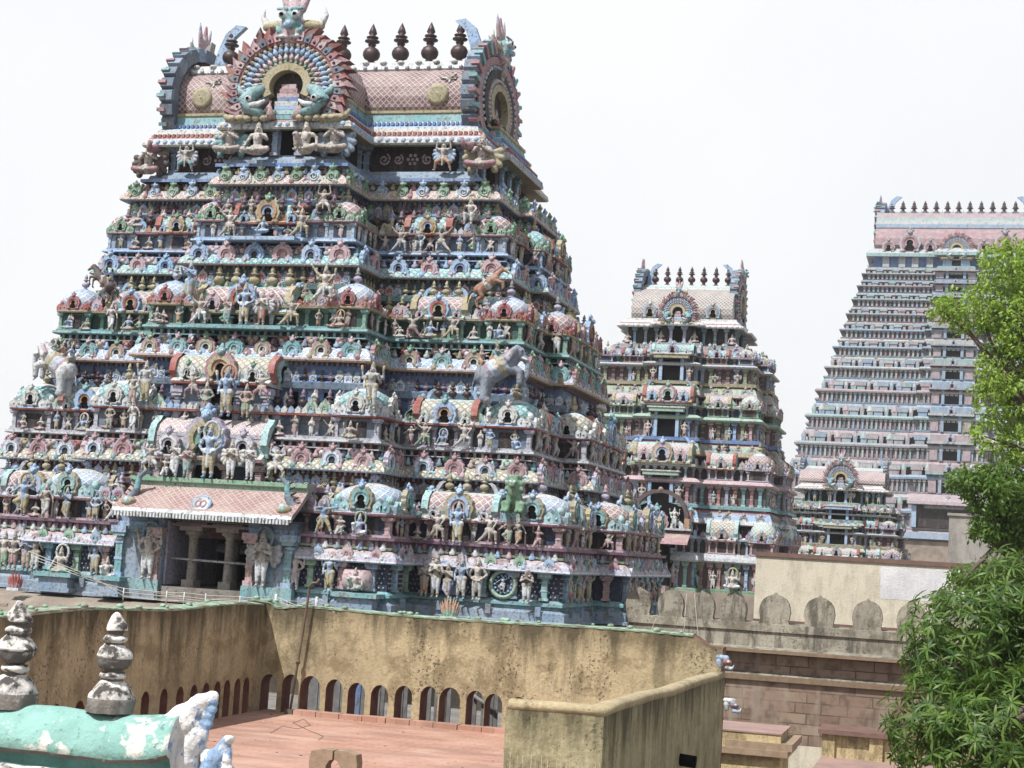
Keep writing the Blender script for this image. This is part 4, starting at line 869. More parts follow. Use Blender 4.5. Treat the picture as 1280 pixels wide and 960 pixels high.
# end gables with feather rims
def end_gable():
    m = MB(); c = (0, 1.35)
    for i in range(22):
        a = -46 + 272 * (i + .5) / 22; b = MB()
        b.plate([(-.22, 0), (.22, 0), (.30, .22), (.14, .44), (-.16, .46), (-.24, .22)], -.34, .10, 'slate' if i % 3 else 'bluegrey'); b.plate([(-.10, .05), (.10, .05), (.05, .5), (-.06, .52)], -.1, .18, 'rose' if i % 2 else 'teal')
        r_ = (1.55, 1.72); m.add(b, Matrix.Translation((r_[0] * math.cos(R(a)) * 1.25, 0, c[1] + r_[1] * math.sin(R(a)))) @ Matrix.Rotation(-R(a - 90), 4, 'Y'))
    for r0, r1, y1, col in ((1.42, 1.66, .16, 'rose'), (1.22, 1.44, .10, 'cream'), (1.0, 1.24, .18, 'dark'), (.78, 1.02, .14, 'sky'), (.58, .80, .22, 'ochre')): m.arcband(c, r0, r1, -44, 224, -.3, y1, col, 34, sx=1.25)
    for i in range(30):
        a = R(-38 + 256 * (i + .5) / 30); m.ball((1.33 * 1.25 * math.cos(a), .14, c[1] + 1.33 * math.sin(a)), .075, 'sky' if i % 2 else 'cream', 6, 4); m.ball((.9 * 1.25 * math.cos(a), .18, c[1] + .9 * math.sin(a)), .07, 'pink' if i % 2 else 'skin', 6, 4)
    m.plate([(.70 * math.cos(R(a)), c[1] + .58 * math.sin(R(a))) for a in range(0, 181, 15)] + [(-.7, 0), (.7, 0)], -.3, -.02, 'dark')
    for z, hw, col in ((0, .6, 'teal'), (.18, .5, 'sky'), (.36, .4, 'pink')): m.box(-hw, hw, -.2, .15, z, z + .16, col)
    m.box(-2.1, 2.1, -.3, .1, -.4, .0, 'cream')
    for s in (-1, 1): m.tube([(1.2 * s, .1, -.1), (1.8 * s, .12, -.25), (2.3 * s, .1, -.55), (2.75 * s, .05, -.7), (2.9 * s, 0, -.45)], [.2, .2, .17, .12, .05], 'rose', 8)
    return m
eg = end_gable().mesh('end_gable')
for s in (1, -1):
    g = link(eg, 'end_gable', roof, T(s * 5.25, YR, 21.85, -s * PI / 2, .98, 1.14))
    link(lm, 'lion_mask', g, T(0, .05, 2.98, 0, .85))
    h = MB(); h.plate([(-.1, 0), (.42, 0), (.34, .55), (.52, 1.1), (.85, 1.4), (.55, 1.45), (.25, 1.2), (.05, .7)], -.09, .09, 'sky')
    hm = link(h.mesh('horn'), 'horn', roof, T(s * 4.75, YR, 24.5, 0 if s < 0 else PI, 1.2))
for s in (1, -1):                                             # carved back plate of each end crest
    b = MB(); b.plate([(-.25, 0), (.30, 0), (.34, .5), (.20, .95), (.28, 1.5), (.02, 1.25), (-.22, 1.42), (-.16, .9), (-.34, .5)], -.16, .16, 'tan'); b.plate([(-.12, .1), (.16, .1), (.12, .8), (.0, 1.1), (-.1, .7)], -.2, .2, 'stone')
    for q in range(5): b.ball((-.26 + .03 * q, 0, .2 + .22 * q), .12, 'bluegrey' if q % 2 else 'tan', 6, 4)
    link(b.mesh('crest_plate'), 'crest_plate', roof, T(s * 5.2, YR, 24.15, 0 if s < 0 else PI, 1.0))
# seated holy figure inside the right end gable
sf = fig('lotus', .9, skin='skin', cloth='red'); link(sf, 'figurine', roof, T(5.30, YR, 22.6, -PI / 2))
# painted medallions with reclining figures on the roof tiles
for x in (-4.1, 4.0):
    m = MB(); m.lathe([(.36, 0), (.34, .07), (.22, .10), (.10, .06), (.01, .12)], ['ochre', 'gold', 'ochre', 'gold'], seg=16)
    link(m.mesh('medallion'), 'medallion', roof, Matrix.Translation((x, -3.50, 23.1)) @ Matrix.Rotation(PI / 2, 4, 'X'))
    link(fig('lunge', .62, skin='skin', cloth='cream', crown=None), 'figurine', roof, Matrix.Translation((x + .1, -3.36, 23.5)) @ Matrix.Rotation(PI, 4, 'Z') @ Matrix.Rotation(R(-55), 4, 'Y'))

# ------------------------------------------------------------------ porch over the stairway door
porch = None
m = MB(); yb = -LS[0]['D'] - LS[0]['p']
for s in (-1, 1):
    x0, x1 = (1.28, 2.72) if s > 0 else (-2.72, -1.28)
    m.box(x0, x1, yb - .25, yb + 3.3, 7.06, 9.45, 'bluegrey'); m.box(x0 - .03, x1 + .03, yb - .42, yb - .2, 7.06, 7.62, 'teal'); m.box(x0 + .02, x1 - .02, yb - .48, yb - .3, 7.06, 7.3, 'bluegrey')
    m.box(x0 + .06, x1 - .06, yb - .31, yb - .2, 8.92, 9.2, 'sky'); m.box(x0 - .02, x1 + .02, yb - .38, yb - .2, 8.98, 9.06, 'teal')
    for q, cc in ((x0 + .16, ('salmon', 'pink')), (x1 - .16, ('teal', 'sky'))) if s > 0 else ((x1 - .16, ('salmon', 'pink')), (x0 + .16, ('teal', 'sky'))): m.add(mb_pilaster(1.45, .24, *cc), T(q, yb - .27, 7.62, PI))
m.box(-1.28, 1.28, yb + .2, yb + 3.3, 9.28, 9.5, 'stone'); m.box(-1.28, 1.28, yb + 3.2, yb + 3.35, 7.06, 9.3, 'black'); m.box(-1.26, -1.20, yb - .1, yb + 3.2, 7.5, 9.28, 'lilac')
m.box(-1.28, 1.28, yb - .3, yb + 3.3, 7.04, 7.46, 'stonedk')
porch = m.build('porch', tower)
pc = MB(); pc.box(-.19, .19, -.19, .19, 0, .16, 'stone'); pc.lathe([(.15, .16), (.135, 1.0), (.16, 1.02), (.13, 1.06), (.17, 1.14), (.26, 1.18), (.26, 1.24)], 'stone', seg=10); pc.box(-.36, .36, -.22, .22, 1.24, 1.34, 'stone'); pc.box(-.5, .5, -.2, .2, 1.34, 1.42, 'stone')
pcm = pc.mesh('porch_column')
for x in (-.62, .50): link(pcm, 'porch_column', porch, T(x, yb + .35, 7.46, 0, 1.27, .95))
for x in (-.1, .95): link(pcm, 'porch_column', porch, T(x, yb + 2.0, 7.46, 0, 1.27, .95))
br = MB(); br.tube([(-1.2, yb + .1, 8.24), (1.28, yb + .1, 8.20)], .035, 'ltgrey', 6); br.build('door_rail', porch)
m = MB(); hw = 2.68
ZP = .32; sec = [(a_, z_ + .32, c_) for a_, z_, c_ in [(-1.20, 9.08, 'ltgrey'), (-1.23, 9.16, 'white'), (-1.18, 9.26, 'd_porch'), (-.86, 9.44, 'd_porch'), (-.48, 9.70, 'd_porch'), (-.2, 9.92, 'palegreen'), (-.18, 10.02, 'lime'), (-.28, 10.06, 'green'), (-.26, 10.18, 'palegreen'), (.5, 10.2, 'stone')]]
fr = [(yb + a, z) for a, z, _ in sec]; b = len(m.v); n = len(fr); vv = [0]
for i in range(n - 1): vv.append(vv[-1] + math.dist(fr[i], fr[i + 1]))
m.v += [(-hw, y, z) for y, z in fr] + [(hw, y, z) for y, z in fr]
for i in range(n - 1): m.face((b + i, b + n + i, b + n + i + 1, b + i + 1), sec[i][2], [(0, vv[i]), (2 * hw, vv[i]), (2 * hw, vv[i + 1]), (0, vv[i + 1])])
m.face([b + i for i in range(n)], 'stone'); m.face([b + n + i for i in range(n)][::-1], 'stone')
m.v += [(-hw, yb - 1.1, 9.06 + ZP), (hw, yb - 1.1, 9.06 + ZP), (hw, yb + .5, 9.14 + ZP), (-hw, yb + .5, 9.14 + ZP)]; q = len(m.v) - 4; m.face((q, q + 3, q + 2, q + 1), 'stonedk')
for i in range(54): m.box(-hw + i * .0985 + .01, -hw + i * .0985 + .07, yb - 1.26, yb - 1.18, 9.02 + ZP, 9.15 + ZP, 'white')
for s in (-1, 1): m.ball((s * (hw - .35), yb - .92, 9.42 + ZP), .22, 'gold', 9, 5, .7); m.ball((s * (hw - .35), yb - 1.0, 9.44 + ZP), .14, 'mint', 8, 5)
pr_ = m.build('porch_roof', porch); pr_.location.x = .25
# painted badge with the red sacred mark
e = MB(); e.lathe([(.30, 0), (.29, .05), (.24, .07), (.235, .06), (.01, .065)], ['sky', 'sky', 'bluegrey', 'white'], seg=22)
for s in (-1, 1): e.arcband((s * .055, 0), .045, .085, 0, 360, .06, .075, 'rose', 14)
bm_ = MB(); bm_.lathe([(.30, 0), (.29, .05), (.24, .07), (.235, .06), (.01, .065)], ['sky', 'sky', 'bluegrey', 'white'], seg=22)
for s in (-1, 1):
    for i in range(14):
        a, a2 = 2 * PI * i / 14, 2 * PI * (i + 1) / 14; q = len(bm_.v)
        for (rr, aa) in ((.10, a), (.10, a2), (.055, a2), (.055, a)): bm_.v.append((s * .075 + rr * math.cos(aa), rr * 1.25 * math.sin(aa), .078))
        bm_.face((q, q + 1, q + 2, q + 3), 'rose')
link(bm_.mesh('badge'), 'sacred_badge', pr_, Matrix.Translation((-.1, yb - .95, 9.44 + .32)) @ Matrix.Rotation(R(62), 4, 'X'))
# wing-shaped monsters at the porch roof ends
for s in (-1, 1):
    c = [((0, 0, 0), (.25, 0, .35), .14, .12, 'slate'), ((.25, 0, .35), (.30, 0, .75), .11, .09, 'teal'), ((.30, 0, .75), (.50, 0, .95), .09, .06, 'slate'), ((.50, 0, .95), (.42, 0, 1.12), .05, .03, 'gold')]
    for i in range(5): c.append(((.30 - i * .06, 0, .75 - i * .16), (.12 - i * .07, 0, .82 - i * .15), .04, .03, 'dark'))
    link(sculpt('monster', c, .03), 'ridge_monster', pr_, T(s * -2.5, yb - .6, 9.45 + .32, 0 if s > 0 else PI, .9))
# ------------------------------------------------------------------ statues standing on the big tower (each one is a thing of its own)
GS = 'painted statues on the big tower'
B = dict(skin='bluskin', cloth='gold'); P_ = dict(skin='skin', cloth='white'); TN = dict(skin='tan', cloth='ltgrey'); PK = dict(skin='peach', cloth='rose'); OR = dict(skin='tan', cloth='orange')
GR = dict(skin='skin', cloth='green'); GW = dict(skin='white', cloth='white', trim='ochre'); YL = dict(skin='skin', cloth='gold')
ST = []
def st(px, py, h, Y, z, pose, kw, label, rz=0, name='statue'):
    """px: column of the photograph, Y: depth of the ledge, z: its height, h: height of the figure in metres"""
    x = float(atY(px, py, Y)[0]); H = h
    ST.append(statue(fig(pose, H, **kw), name, label, (x, Y, z), GS, PI + rz))
bw, ww = 42.02, 43.82
zb = 7.60
# door keepers and the row on the plinth
st(183, 720, 1.42, 41.75, 7.62, 'hips', dict(P_, arms4=True, halo='bluegrey', trim='ochre'), 'pale four-armed door keeper statue left of the dark doorway')
st(325, 730, 1.46, 41.75, 7.62, 'pray', dict(P_, halo='bluegrey', wings='ltgrey'), 'pale door keeper statue with joined palms right of the dark doorway')
st(367, 740, 1.0, bw - .08, zb, 'hips', dict(PK, cloth='ltgrey', arms4=True, trim='salmon'), 'pinkish statue with hands on hips, next right of the praying door keeper')
st(410, 745, 1.02, bw - .08, zb, 'stand', dict(B, arms4=True, trim='gold'), 'blue four-armed statue in yellow skirt on the plinth right of the doorway')
st(443, 738, .95, bw - .18, 7.68, 'ease', dict(P_, cloth='palegreen', trim='rose'), 'statue of a woman seated against a pink bolster on the plinth')
st(529, 750, .98, ww - .2, zb, 'pray', dict(skin='tan', cloth='orange'), 'statue in an orange skirt, leftmost of the row of five on the plinth')
st(543, 750, 1.12, ww - .2, zb, 'pray', dict(P_, trim='ochre'), 'praying statue in white, second from the left in the row of five')
st(558, 750, .92, ww - .2, zb, 'flute', dict(skin='tan', cloth='lilac', trim='ochre'), 'short statue with arms bent in the middle of the row of five on the plinth')
st(575, 752, 1.08, ww - .2, zb, 'stand', dict(skin='bluskin', cloth='cream'), 'bluish statue in cream right of the short one in the row of five')
st(595, 754, 1.12, ww - .2, zb, 'hips', dict(P_, cloth='ltgrey', trim='ochre'), 'pale statue with hands at the waist, rightmost of the row of five on the plinth')
st(657, 758, .98, ww - .25, zb, 'pray', dict(skin='peach', cloth='white', top='brown', crown=None, hair='ltgrey'), 'pale praying devotee statue with brown shawl near the right corner of the plinth')
st(117, 722, 1.02, bw + .02, zb, 'stand', dict(B, arms4=True), 'blue statue in a yellow skirt on the plinth left of the seated raised-arm figure')
st(133, 722, .95, bw - .25, 7.55, 'ease', dict(P_), 'pale seated statue with one knee up, left of the doorway', .3)
st(75, 712, 1.15, bw - .2, 7.62, 'lotus', dict(P_, cloth='palegreen', halo='cream'), 'seated statue with a cream halo on a blue pedestal left of the doorway')
st(42, 718, 1.05, bw, zb, 'stand', dict(skin='tan', cloth='white', trim='ochre'), 'tan statue in white skirt on the plinth beside the haloed seated one')
st(31, 718, 1.10, bw, zb, 'pray', dict(skin='bluskin', cloth='gold', trim='rose'), 'bluish praying statue on the plinth at the far left, beside the tan one in white')
st(15, 716, 1.05, bw, zb, 'hips', dict(PK), 'pink-skirted statue on the plinth at the left edge of the picture')
st(3, 715, 1.05, bw, zb, 'stand', dict(GR), 'green-skirted statue on the plinth cut by the left edge of the picture')
# purple ledge
zp = 9.16; wl, bl = 43.85, 42.0
st(27, 655, 1.15, bl, zp, 'dance', dict(B, arms4=True, halo='gold'), 'blue many-armed dancing statue under the left dome on the purple ledge')
st(55, 653, .95, bl, zp, 'lean', dict(TN), 'tan statue leaning on a club on the purple ledge at the left')
st(81, 656, .85, bl, zp, 'flute', dict(B, halo='green'), 'blue flute player statue with a green halo on the purple ledge')
st(118, 657, .80, bl, zp, 'hips', dict(B, crown=None), 'small blue statue in a yellow skirt on the purple ledge left of the porch roof')
st(141, 660, .80, bl - .1, zp, 'lunge', dict(P_, crown=None), 'white stepping statue on the purple ledge against the porch wall')
st(403, 672, .95, bl, zp, 'archer', dict(B), 'blue archer statue with outstretched arm on the purple ledge')
st(424, 674, .70, bl, zp, 'kneel', dict(TN, crown=None), 'tan kneeling statue beside the blue archer')
st(448, 676, .92, bl, zp, 'ease', dict(skin='bluskin', cloth='white', trim='rose', halo='green'), 'pale blue seated statue with green halo under the pink-eaved dome right of the porch')
st(502, 677, .50, wl, zp, 'hips', dict(skin='rose', cloth='rose'), 'small rosy statue against the dark wall of the purple ledge')
st(521, 678, .60, wl, zp, 'lotuspray', dict(P_, cloth='ochre', beard=True), 'small bearded sage statue seated on the purple ledge')
st(546, 680, .95, wl - .1, zp, 'lunge', dict(skin='peach', cloth='tan', crown='gold'), 'tan lunging statue left of the blue standing one on the purple ledge')
st(570, 690, 1.15, wl - .25, zp - .1, 'stand', dict(B, arms4=True, trim='cream'), 'blue four-armed statue in a yellow skirt, standing above the row of five')
st(611, 682, .95, wl - .1, zp, 'lunge', dict(skin='skin', cloth='tan', crown=None), 'pale lunging statue with raised arm right of the blue standing one on the purple ledge', 0.2)
st(635, 684, .75, wl, zp, 'dance', dict(GR, skin='tan'), 'tan dancing statue below the green lion')
st(647, 685, .72, wl, zp, 'lean', dict(OR), 'orange-skirted statue below the green lion')
st(672, 686, .70, wl, zp, 'kneel', dict(skin='rose', cloth='rose', trim='brown'), 'dark rose kneeling statue under the right corner dome of the purple ledge')
# on the porch roof
zr = 10.52; Yr = 42.15
st(187, 592, .95, 42.1, 10.6, 'atlas', dict(skin='tan', cloth='ltgrey', crown=None), 'tan squatting strong-man statue at the left end of the porch roof shrine')
st(205, 612, .72, Yr - .25, zr, 'kneel', dict(P_, crown=None), 'white kneeling statue at the left end of the porch roof ridge')
st(216, 612, .98, Yr - .2, zr, 'flute', dict(P_, trim='ltgrey'), 'white standing statue beside the kneeling one on the porch roof ridge')
st(231, 613, .90, Yr - .2, zr, 'pray', dict(skin='tan', cloth='teal', top='rose'), 'statue in teal skirt and red blouse left of the blue one above the porch')
st(258, 613, 1.42, Yr - .2, zr, 'hips', dict(B, arms4=True, trim='cream', halo='ltgrey'), 'tall blue statue in a yellow skirt in the middle of the porch roof ridge')
st(286, 617, 1.05, Yr - .2, zr, 'pray', dict(P_, wings='cream', trim='ochre'), 'pale winged praying statue right of the blue one on the porch roof ridge')
st(310, 618, 1.02, Yr - .2, zr, 'pray', dict(P_, trim='ltgrey'), 'pale wingless praying statue at the right end of the porch roof ridge')
st(345, 597, .95, 42.1, 10.6, 'atlas', dict(skin='skin', cloth='cream', crown=None), 'pale squatting strong-man statue at the right end of the porch roof shrine')
# grey ledge
z2 = 11.84; w2, b2 = 44.78, 42.9
st(240, 499, .9, 42.8, ZC(240, 499, 42.8), 'atlas', dict(skin='tan', cloth='mauve', crown=None), 'tan crouching dwarf statue holding up the barrel roof, left of the big blue deity')
st(326, 501, .9, 42.8, ZC(326, 501, 42.8), 'atlas', dict(PK, crown=None), 'pinkish crouching dwarf statue holding up the barrel roof, right of the big blue deity')
zc = ZC(280, 521, 42.78)
mm = MB(); mm.box(-1.0, 1.0, -.35, .35, -.12, 0, 'stone')
st(281, 521, 1.35, 42.78, zc, 'stand', dict(B, arms4=True, halo='orange', trim='cream'), 'large blue deity statue with an orange halo on the middle barrel roof')
st(256, 522, .95, 42.78, zc, 'hips', dict(skin='tan', cloth='rose', trim='green'), 'attendant statue in a red skirt left of the large blue deity')
st(306, 522, .92, 42.78, zc, 'hips', dict(skin='tan', cloth='green', trim='orange'), 'attendant statue in a green skirt right of the large blue deity')
st(180, 502, 1.15, b2 - .05, ZC(180, 503, b2), 'stand', dict(skin='ltgrey', cloth='gold', arms4=True, trim='ochre'), 'grey four-armed statue in a yellow skirt on the roof left of the middle barrel shrine')
st(165, 503, .85, b2 - .05, ZC(165, 504, b2), 'hips', dict(skin='tan', cloth='salmon'), 'small salmon-skirted statue beside the grey four-armed one')
st(463, 511, 1.25, b2 - .05, ZC(463, 512, b2), 'stand', dict(skin='ltgrey', cloth='cream', arms4=True, trim='gold'), 'tall pale four-armed statue left of the golden pot, beside the domed shrine')
st(437, 548, .78, b2 - .1, z2, 'lotus', dict(skin='tan', cloth='gold', arms4=True), 'golden seated four-armed statue under the white-tiled dome on the grey ledge')
st(553, 556, .75, w2 - .1, z2, 'lotus', dict(skin='bluskin', cloth='ltgrey', halo='sky'), 'pale blue seated statue below the round blue and orange gable on the grey ledge')
st(530, 557, .82, w2, z2, 'lunge', dict(GR, skin='tan', crown=None), 'tan lunging statue in green left of the round blue and orange gable')
st(513, 556, .62, w2, z2, 'dance', dict(PK, crown=None), 'small dancing statue at the left of the right wing on the grey ledge')
st(580, 556, .85, w2, z2, 'lunge', dict(skin='skin', cloth='ltgrey', crown=None), 'pale lunging statue with raised arm right of the round blue and orange gable', .2)
st(645, 558, .62, w2 - .1, z2, 'ease', dict(skin='bluskin', cloth='sky', trim='ltgrey'), 'blue reclining statue under the right corner dome of the grey ledge')
st(612, 557, .60, w2, z2, 'hips', dict(B, crown=None), 'small blue statue in yellow below the grey elephant')
st(103, 541, .80, w2 - .1, z2, 'lotus', dict(B, halo='cream'), 'blue seated statue in front of the left wing barrel shrine on the grey ledge')
st(28, 534, .62, w2, z2, 'ease', dict(PK), 'rosy seated statue under the far left dome of the grey ledge')
st(136, 536, .72, b2, z2, 'hips', dict(TN, trim='ochre'), 'tan statue under the dome left of the middle shrine on the grey ledge')
st(165, 538, .82, b2 - .05, z2, 'lean', dict(P_, crown='rose'), 'white leaning statue with a red crown left of the middle shrine on the grey ledge')
# green ledge
z3 = 15.11; w3, b3 = 45.8, 43.9
st(303, 420, 1.18, 43.82, z3, 'hips', dict(B, arms4=True, trim='cream'), 'blue statue in a yellow skirt at the middle of the green ledge')
st(325, 421, .98, 43.82, z3, 'pray', dict(skin='skin', cloth='red', wings='ltgrey'), 'praying statue in a red skirt right of the blue one on the green ledge')
st(282, 420, .82, 43.82, z3, 'flute', dict(skin='tan', cloth='teal'), 'statue in a teal skirt left of the blue one on the green ledge')
st(249, 411, .98, 43.84, z3, 'lunge', dict(P_, skin='tan', crown='gold'), 'white-clad lunging statue left of the middle group on the green ledge')
st(363, 413, .98, 43.84, z3, 'lunge', dict(skin='tan', cloth='gold'), 'tan lunging statue in yellow right of the middle group on the green ledge', .3)
st(236, 376, 1.15, b3 - .1, ZC(236, 377, b3), 'flute', dict(skin='bluskin', cloth='ochre', trim='sky'), 'blue flute player statue standing beside the row of five golden pots')
st(405, 377, 1.15, b3 - .1, ZC(405, 378, b3), 'lunge', dict(skin='skin', cloth='white', arms4=True, trim='gold'), 'pale many-armed statue striding right of the row of five golden pots')
st(424, 413, .72, b3 - .1, z3, 'lotus', dict(OR, halo='orange'), 'orange seated statue under the right bay dome of the green ledge')
st(537, 430, .82, w3 - .1, z3, 'lotus', dict(skin='bluskin', cloth='gold', arms4=True), 'blue four-armed seated statue below the blue gable on the green ledge')
st(515, 425, .85, w3, z3, 'lunge', dict(PK, crown=None), 'rosy lunging statue left of the blue seated one on the green ledge', PI)
st(565, 427, .85, w3, z3, 'lunge', dict(skin='tan', cloth='ochre', crown=None), 'tan lunging statue right of the blue seated one on the green ledge', .2)
st(499, 427, .62, w3, z3, 'lotus', dict(skin='peach', cloth='cream', crown=None), 'small pale seated statue left of the rosy lunging one on the green ledge')
st(623, 428, .72, w3 - .1, z3, 'ease', dict(skin='bluskin', cloth='sky'), 'light blue seated statue under the right corner dome of the green ledge')
st(160, 416, .78, w3 - .1, z3, 'lotus', dict(B, trim='orange'), 'blue seated statue with orange trim on the left wing of the green ledge')
st(85, 416, .70, w3 - .1, z3, 'lotuspray', dict(skin='bluskin', cloth='sky'), 'blue seated praying statue under the far left dome of the green ledge')
st(138, 411, .82, w3, z3, 'lean', dict(P_), 'pale leaning statue on the left wing of the green ledge')
st(195, 408, .75, b3 - .1, z3, 'lotus', dict(TN, trim='brown'), 'brown seated statue under the left bay dome of the green ledge')
# blue ledge
z4 = 17.91; w4, b4 = 46.8, 44.8
st(328, 299, .78, b4 - .1, z4 + .12, 'lotus', dict(skin='sky', cloth='sky', trim='gold'), 'light blue seated statue at the middle of the top shrine row')
st(286, 298, .95, b4 - .1, z4, 'lunge', dict(P_, cloth='tan', crown='gold'), 'pale lunging statue left of the light blue seated one in the top shrine row')
st(376, 293, .95, b4 - .1, z4, 'lunge', dict(skin='tan', cloth='gold', crown='gold'), 'golden lunging statue right of the light blue seated one in the top shrine row', .3)
st(404, 266, .85, b4, ZC(404, 267, b4), 'atlas', dict(skin='tan', cloth='skin', crown=None), 'tan standing strong-man statue on the dome right of the top middle shrine')
st(587, 282, 1.05, w4, ZC(587, 283, w4), 'bench', dict(P_, crown='gold'), 'pale statue sitting with legs down beside the top right corner dome')
st(500, 318, .85, w4, z4, 'lunge', dict(TN, crown=None), 'tan lunging statue on the right wing of the top shrine row')
st(524, 322, .80, w4 - .1, z4, 'bench', dict(skin='ltgrey', cloth='white', top='slate'), 'white and slate sitting statue below the orange gable of the top right wing')
st(551, 314, .85, w4, z4, 'lunge', dict(skin='tan', cloth='ltgrey', crown='gold'), 'stooping statue right of the white and slate sitting one in the top shrine row', PI)
# around the neck of the roof
zg = 20.4
st(230, 229, .99, 47.02, 20.48, 'atlas', dict(skin='skin', cloth='teal', wings='ltgrey', crown=None), 'winged strong-man statue in teal shorts holding up the roof on the left')
st(552, 227, .99, 47.02, 20.48, 'atlas', dict(skin='skin', cloth='orange', wings='sky', crown=None), 'winged strong-man statue in orange shorts holding up the roof on the right')
st(184, 222, 1.7, 47.2, 20.45, 'lotuspray', dict(PK, skin='skin', wings='brown'), 'seated praying statue with brown wings at the left corner under the roof')
st(601, 221, 1.75, 47.1, 20.55, 'lotuspray', dict(skin='peach', cloth='rose', wings='ochre'), 'seated praying statue with golden wings at the right corner under the roof')
st(285, 204, 1.6, 45.2, 20.6, 'lotuspray', dict(skin='skin', cloth='tan', wings='teal'), 'seated statue with teal wings left of the top doorway')
st(320, 207, 1.65, 45.0, 20.5, 'lotus', dict(skin='skin', cloth='peach'), 'pale seated statue close to the left side of the top doorway')
st(380, 207, 1.65, 45.0, 20.5, 'ease', dict(skin='skin', cloth='peach', trim='ochre'), 'pale seated statue close to the right side of the top doorway')
st(416, 205, 1.7, 45.2, 20.6, 'lotuspray', dict(skin='skin', cloth='tan', wings='bluegrey'), 'seated praying statue with blue-grey wings right of the top doorway')
# riders
def mount(kind, px, py, Y, label, cols, riders, k, rz):
    caps, seat = kind(*cols); me = sculpt(kind.__name__, caps, .04)
    p = atY(px, py, Y)
    o = link(me, kind.__name__ + '_statue'); o.matrix_world = T(float(p[0]), Y, float(p[2]), rz, k); tag(o, label, kind.__name__ + ' statue', GS)
    for i, (kw, dx) in enumerate(riders):
        link(fig('ride', 1.15, **kw), 'rider', o, T(seat[0] + dx, 0, seat[2] - .42 + dx * .25, -PI / 2))
mount(elephant, 606, 502, 44.8, 'grey rearing elephant statue with teal and orange riders on the right wing', ('elgrey', 'cream', .45), [(dict(skin='tan', cloth='teal', top='teal', crown='gold'), .15), (dict(OR, top='orange'), -.4)], .80, .1)
mount(elephant, 80, 494, 44.8, 'white rearing elephant statue with three riders at the left corner', ('elwhite', 'ltgrey', .45), [(dict(skin='peach', cloth='teal', top='palegreen'), .35), (dict(skin='tan', cloth='orange', top='orange'), 0), (dict(B, top='sky'), -.4)], .80, PI - .1)
mount(horse, 597, 386, 45.9, 'orange rearing horse statue with a teal rider on the right wing', ('horse', 'cream', .62), [(dict(skin='tan', cloth='white', top='teal', crown=None), 0)], .60, .1)
mount(horse, 136, 380, 45.9, 'brown rearing horse statue with blue riders at the left corner', ('brown', 'orange', .6), [(dict(skin='bluskin', cloth='white', top='sky', crown='ochre'), .12), (dict(B, top='sky', crown=None), -.25)], .60, PI - .1)
p = atY(641, 641, 43.7); o = link(sculpt('lion', lion(), .035), 'lion_statue'); o.matrix_world = T(float(p[0]), 43.75, float(p[2]), PI, .78); tag(o, 'bright green seated lion statue with curly mane near the right corner', 'lion statue')
# medallion with a dancer, flame ornaments, pedestals
m = MB(); m.lathe([(.40, 0), (.42, .06), (.36, .13), (.31, .10), (.30, .03), (.01, .03)], ['green', 'palegreen', 'palegreen', 'green', 'navy'], seg=24)
for i in range(14): m.ball((.24 * math.cos(i * .45), .24 * math.sin(i * .45), .05), .035, 'sky', 6, 4)
m.box(-.26, .26, .40, .56, 0, .22, 'rose'); m.box(-.16, .16, .54, .68, 0, .2, 'pink')
md = m.mesh('medallion'); p = atY(629, 735, 43.9)
mo = link(md, 'medallion'); mo.matrix_world = Matrix.Translation((float(p[0]), 43.93, 8.08)) @ Matrix.Rotation(PI / 2, 4, 'X'); tag(mo, 'round green medallion with a white dancer on the dark plinth wall', 'medallion')
link(fig('dance', .50, skin='sky', cloth='white', crown=None), 'dancer', mo, Matrix.Rotation(-PI / 2, 4, 'X') @ T(0, -.08, -.24, PI))
def flame(px, py, Y, z, s, label, cols):
    m = MB(); m.box(-.3 * s, .3 * s, -.12, .12, -.08 * s, .04 * s, 'white')
    for i in range(9):
        a = R(-60 + 15 * i); b = MB(); hgt = (.5 + .5 * math.cos(a * 1.2)) * .75 * s
        b.lathe([(.07 * s, 0), (.075 * s, hgt * .35), (.045 * s, hgt * .7), (.004, hgt)], [cols[0], cols[1], cols[1]], seg=7)
        m.add(b, Matrix.Translation((math.sin(a) * .22 * s, (i % 3 - 1) * .03, .02)) @ Matrix.Rotation(a * .35, 4, 'Y'))
    x = float(atY(px, py, Y)[0]); o = m.build('flame_ornament'); o.location = (x, Y, z); tag(o, label, 'ornament')
flame(562, 770, 43.2, 7.10, .75, 'orange and green painted flame ornament on the ground in front of the row of five', ('green', 'orange'))
flame(18, 738, 41.2, 7.12, .62, 'red painted flame ornament at the foot of the plinth on the far left', ('rose', 'red'))
for px, py, Y, wd in ((72, 722, 41.85, 1.1), (140, 728, 41.7, .75), (447, 745, 41.75, 1.2)):
    x = float(atY(px, py, Y)[0]); m = MB(); m.box(-wd / 2, wd / 2, -.3, .5, -.55, -.42, 'bluegrey'); m.box(-wd * .42, wd * .42, -.24, .5, -.42, -.12, 'bluegrey'); m.box(-wd * .54, wd * .54, -.34, .5, -.12, 0, 'teal')
    link(m.mesh('pedestal'), 'pedestal', base, Matrix.Translation((x - CX, Y - CY, 7.64)))
bo = MB(); bo.tube([(-.42, 0, .32), (-.36, 0, .32), (.36, 0, .32), (.42, 0, .32)], [.1, .30, .30, .1], 'pink', 12); x = float(atY(446, 735, 42.05)[0]); link(bo.mesh('bolster'), 'bolster', base, Matrix.Translation((x - CX, 42.12 - CY, 7.66)))

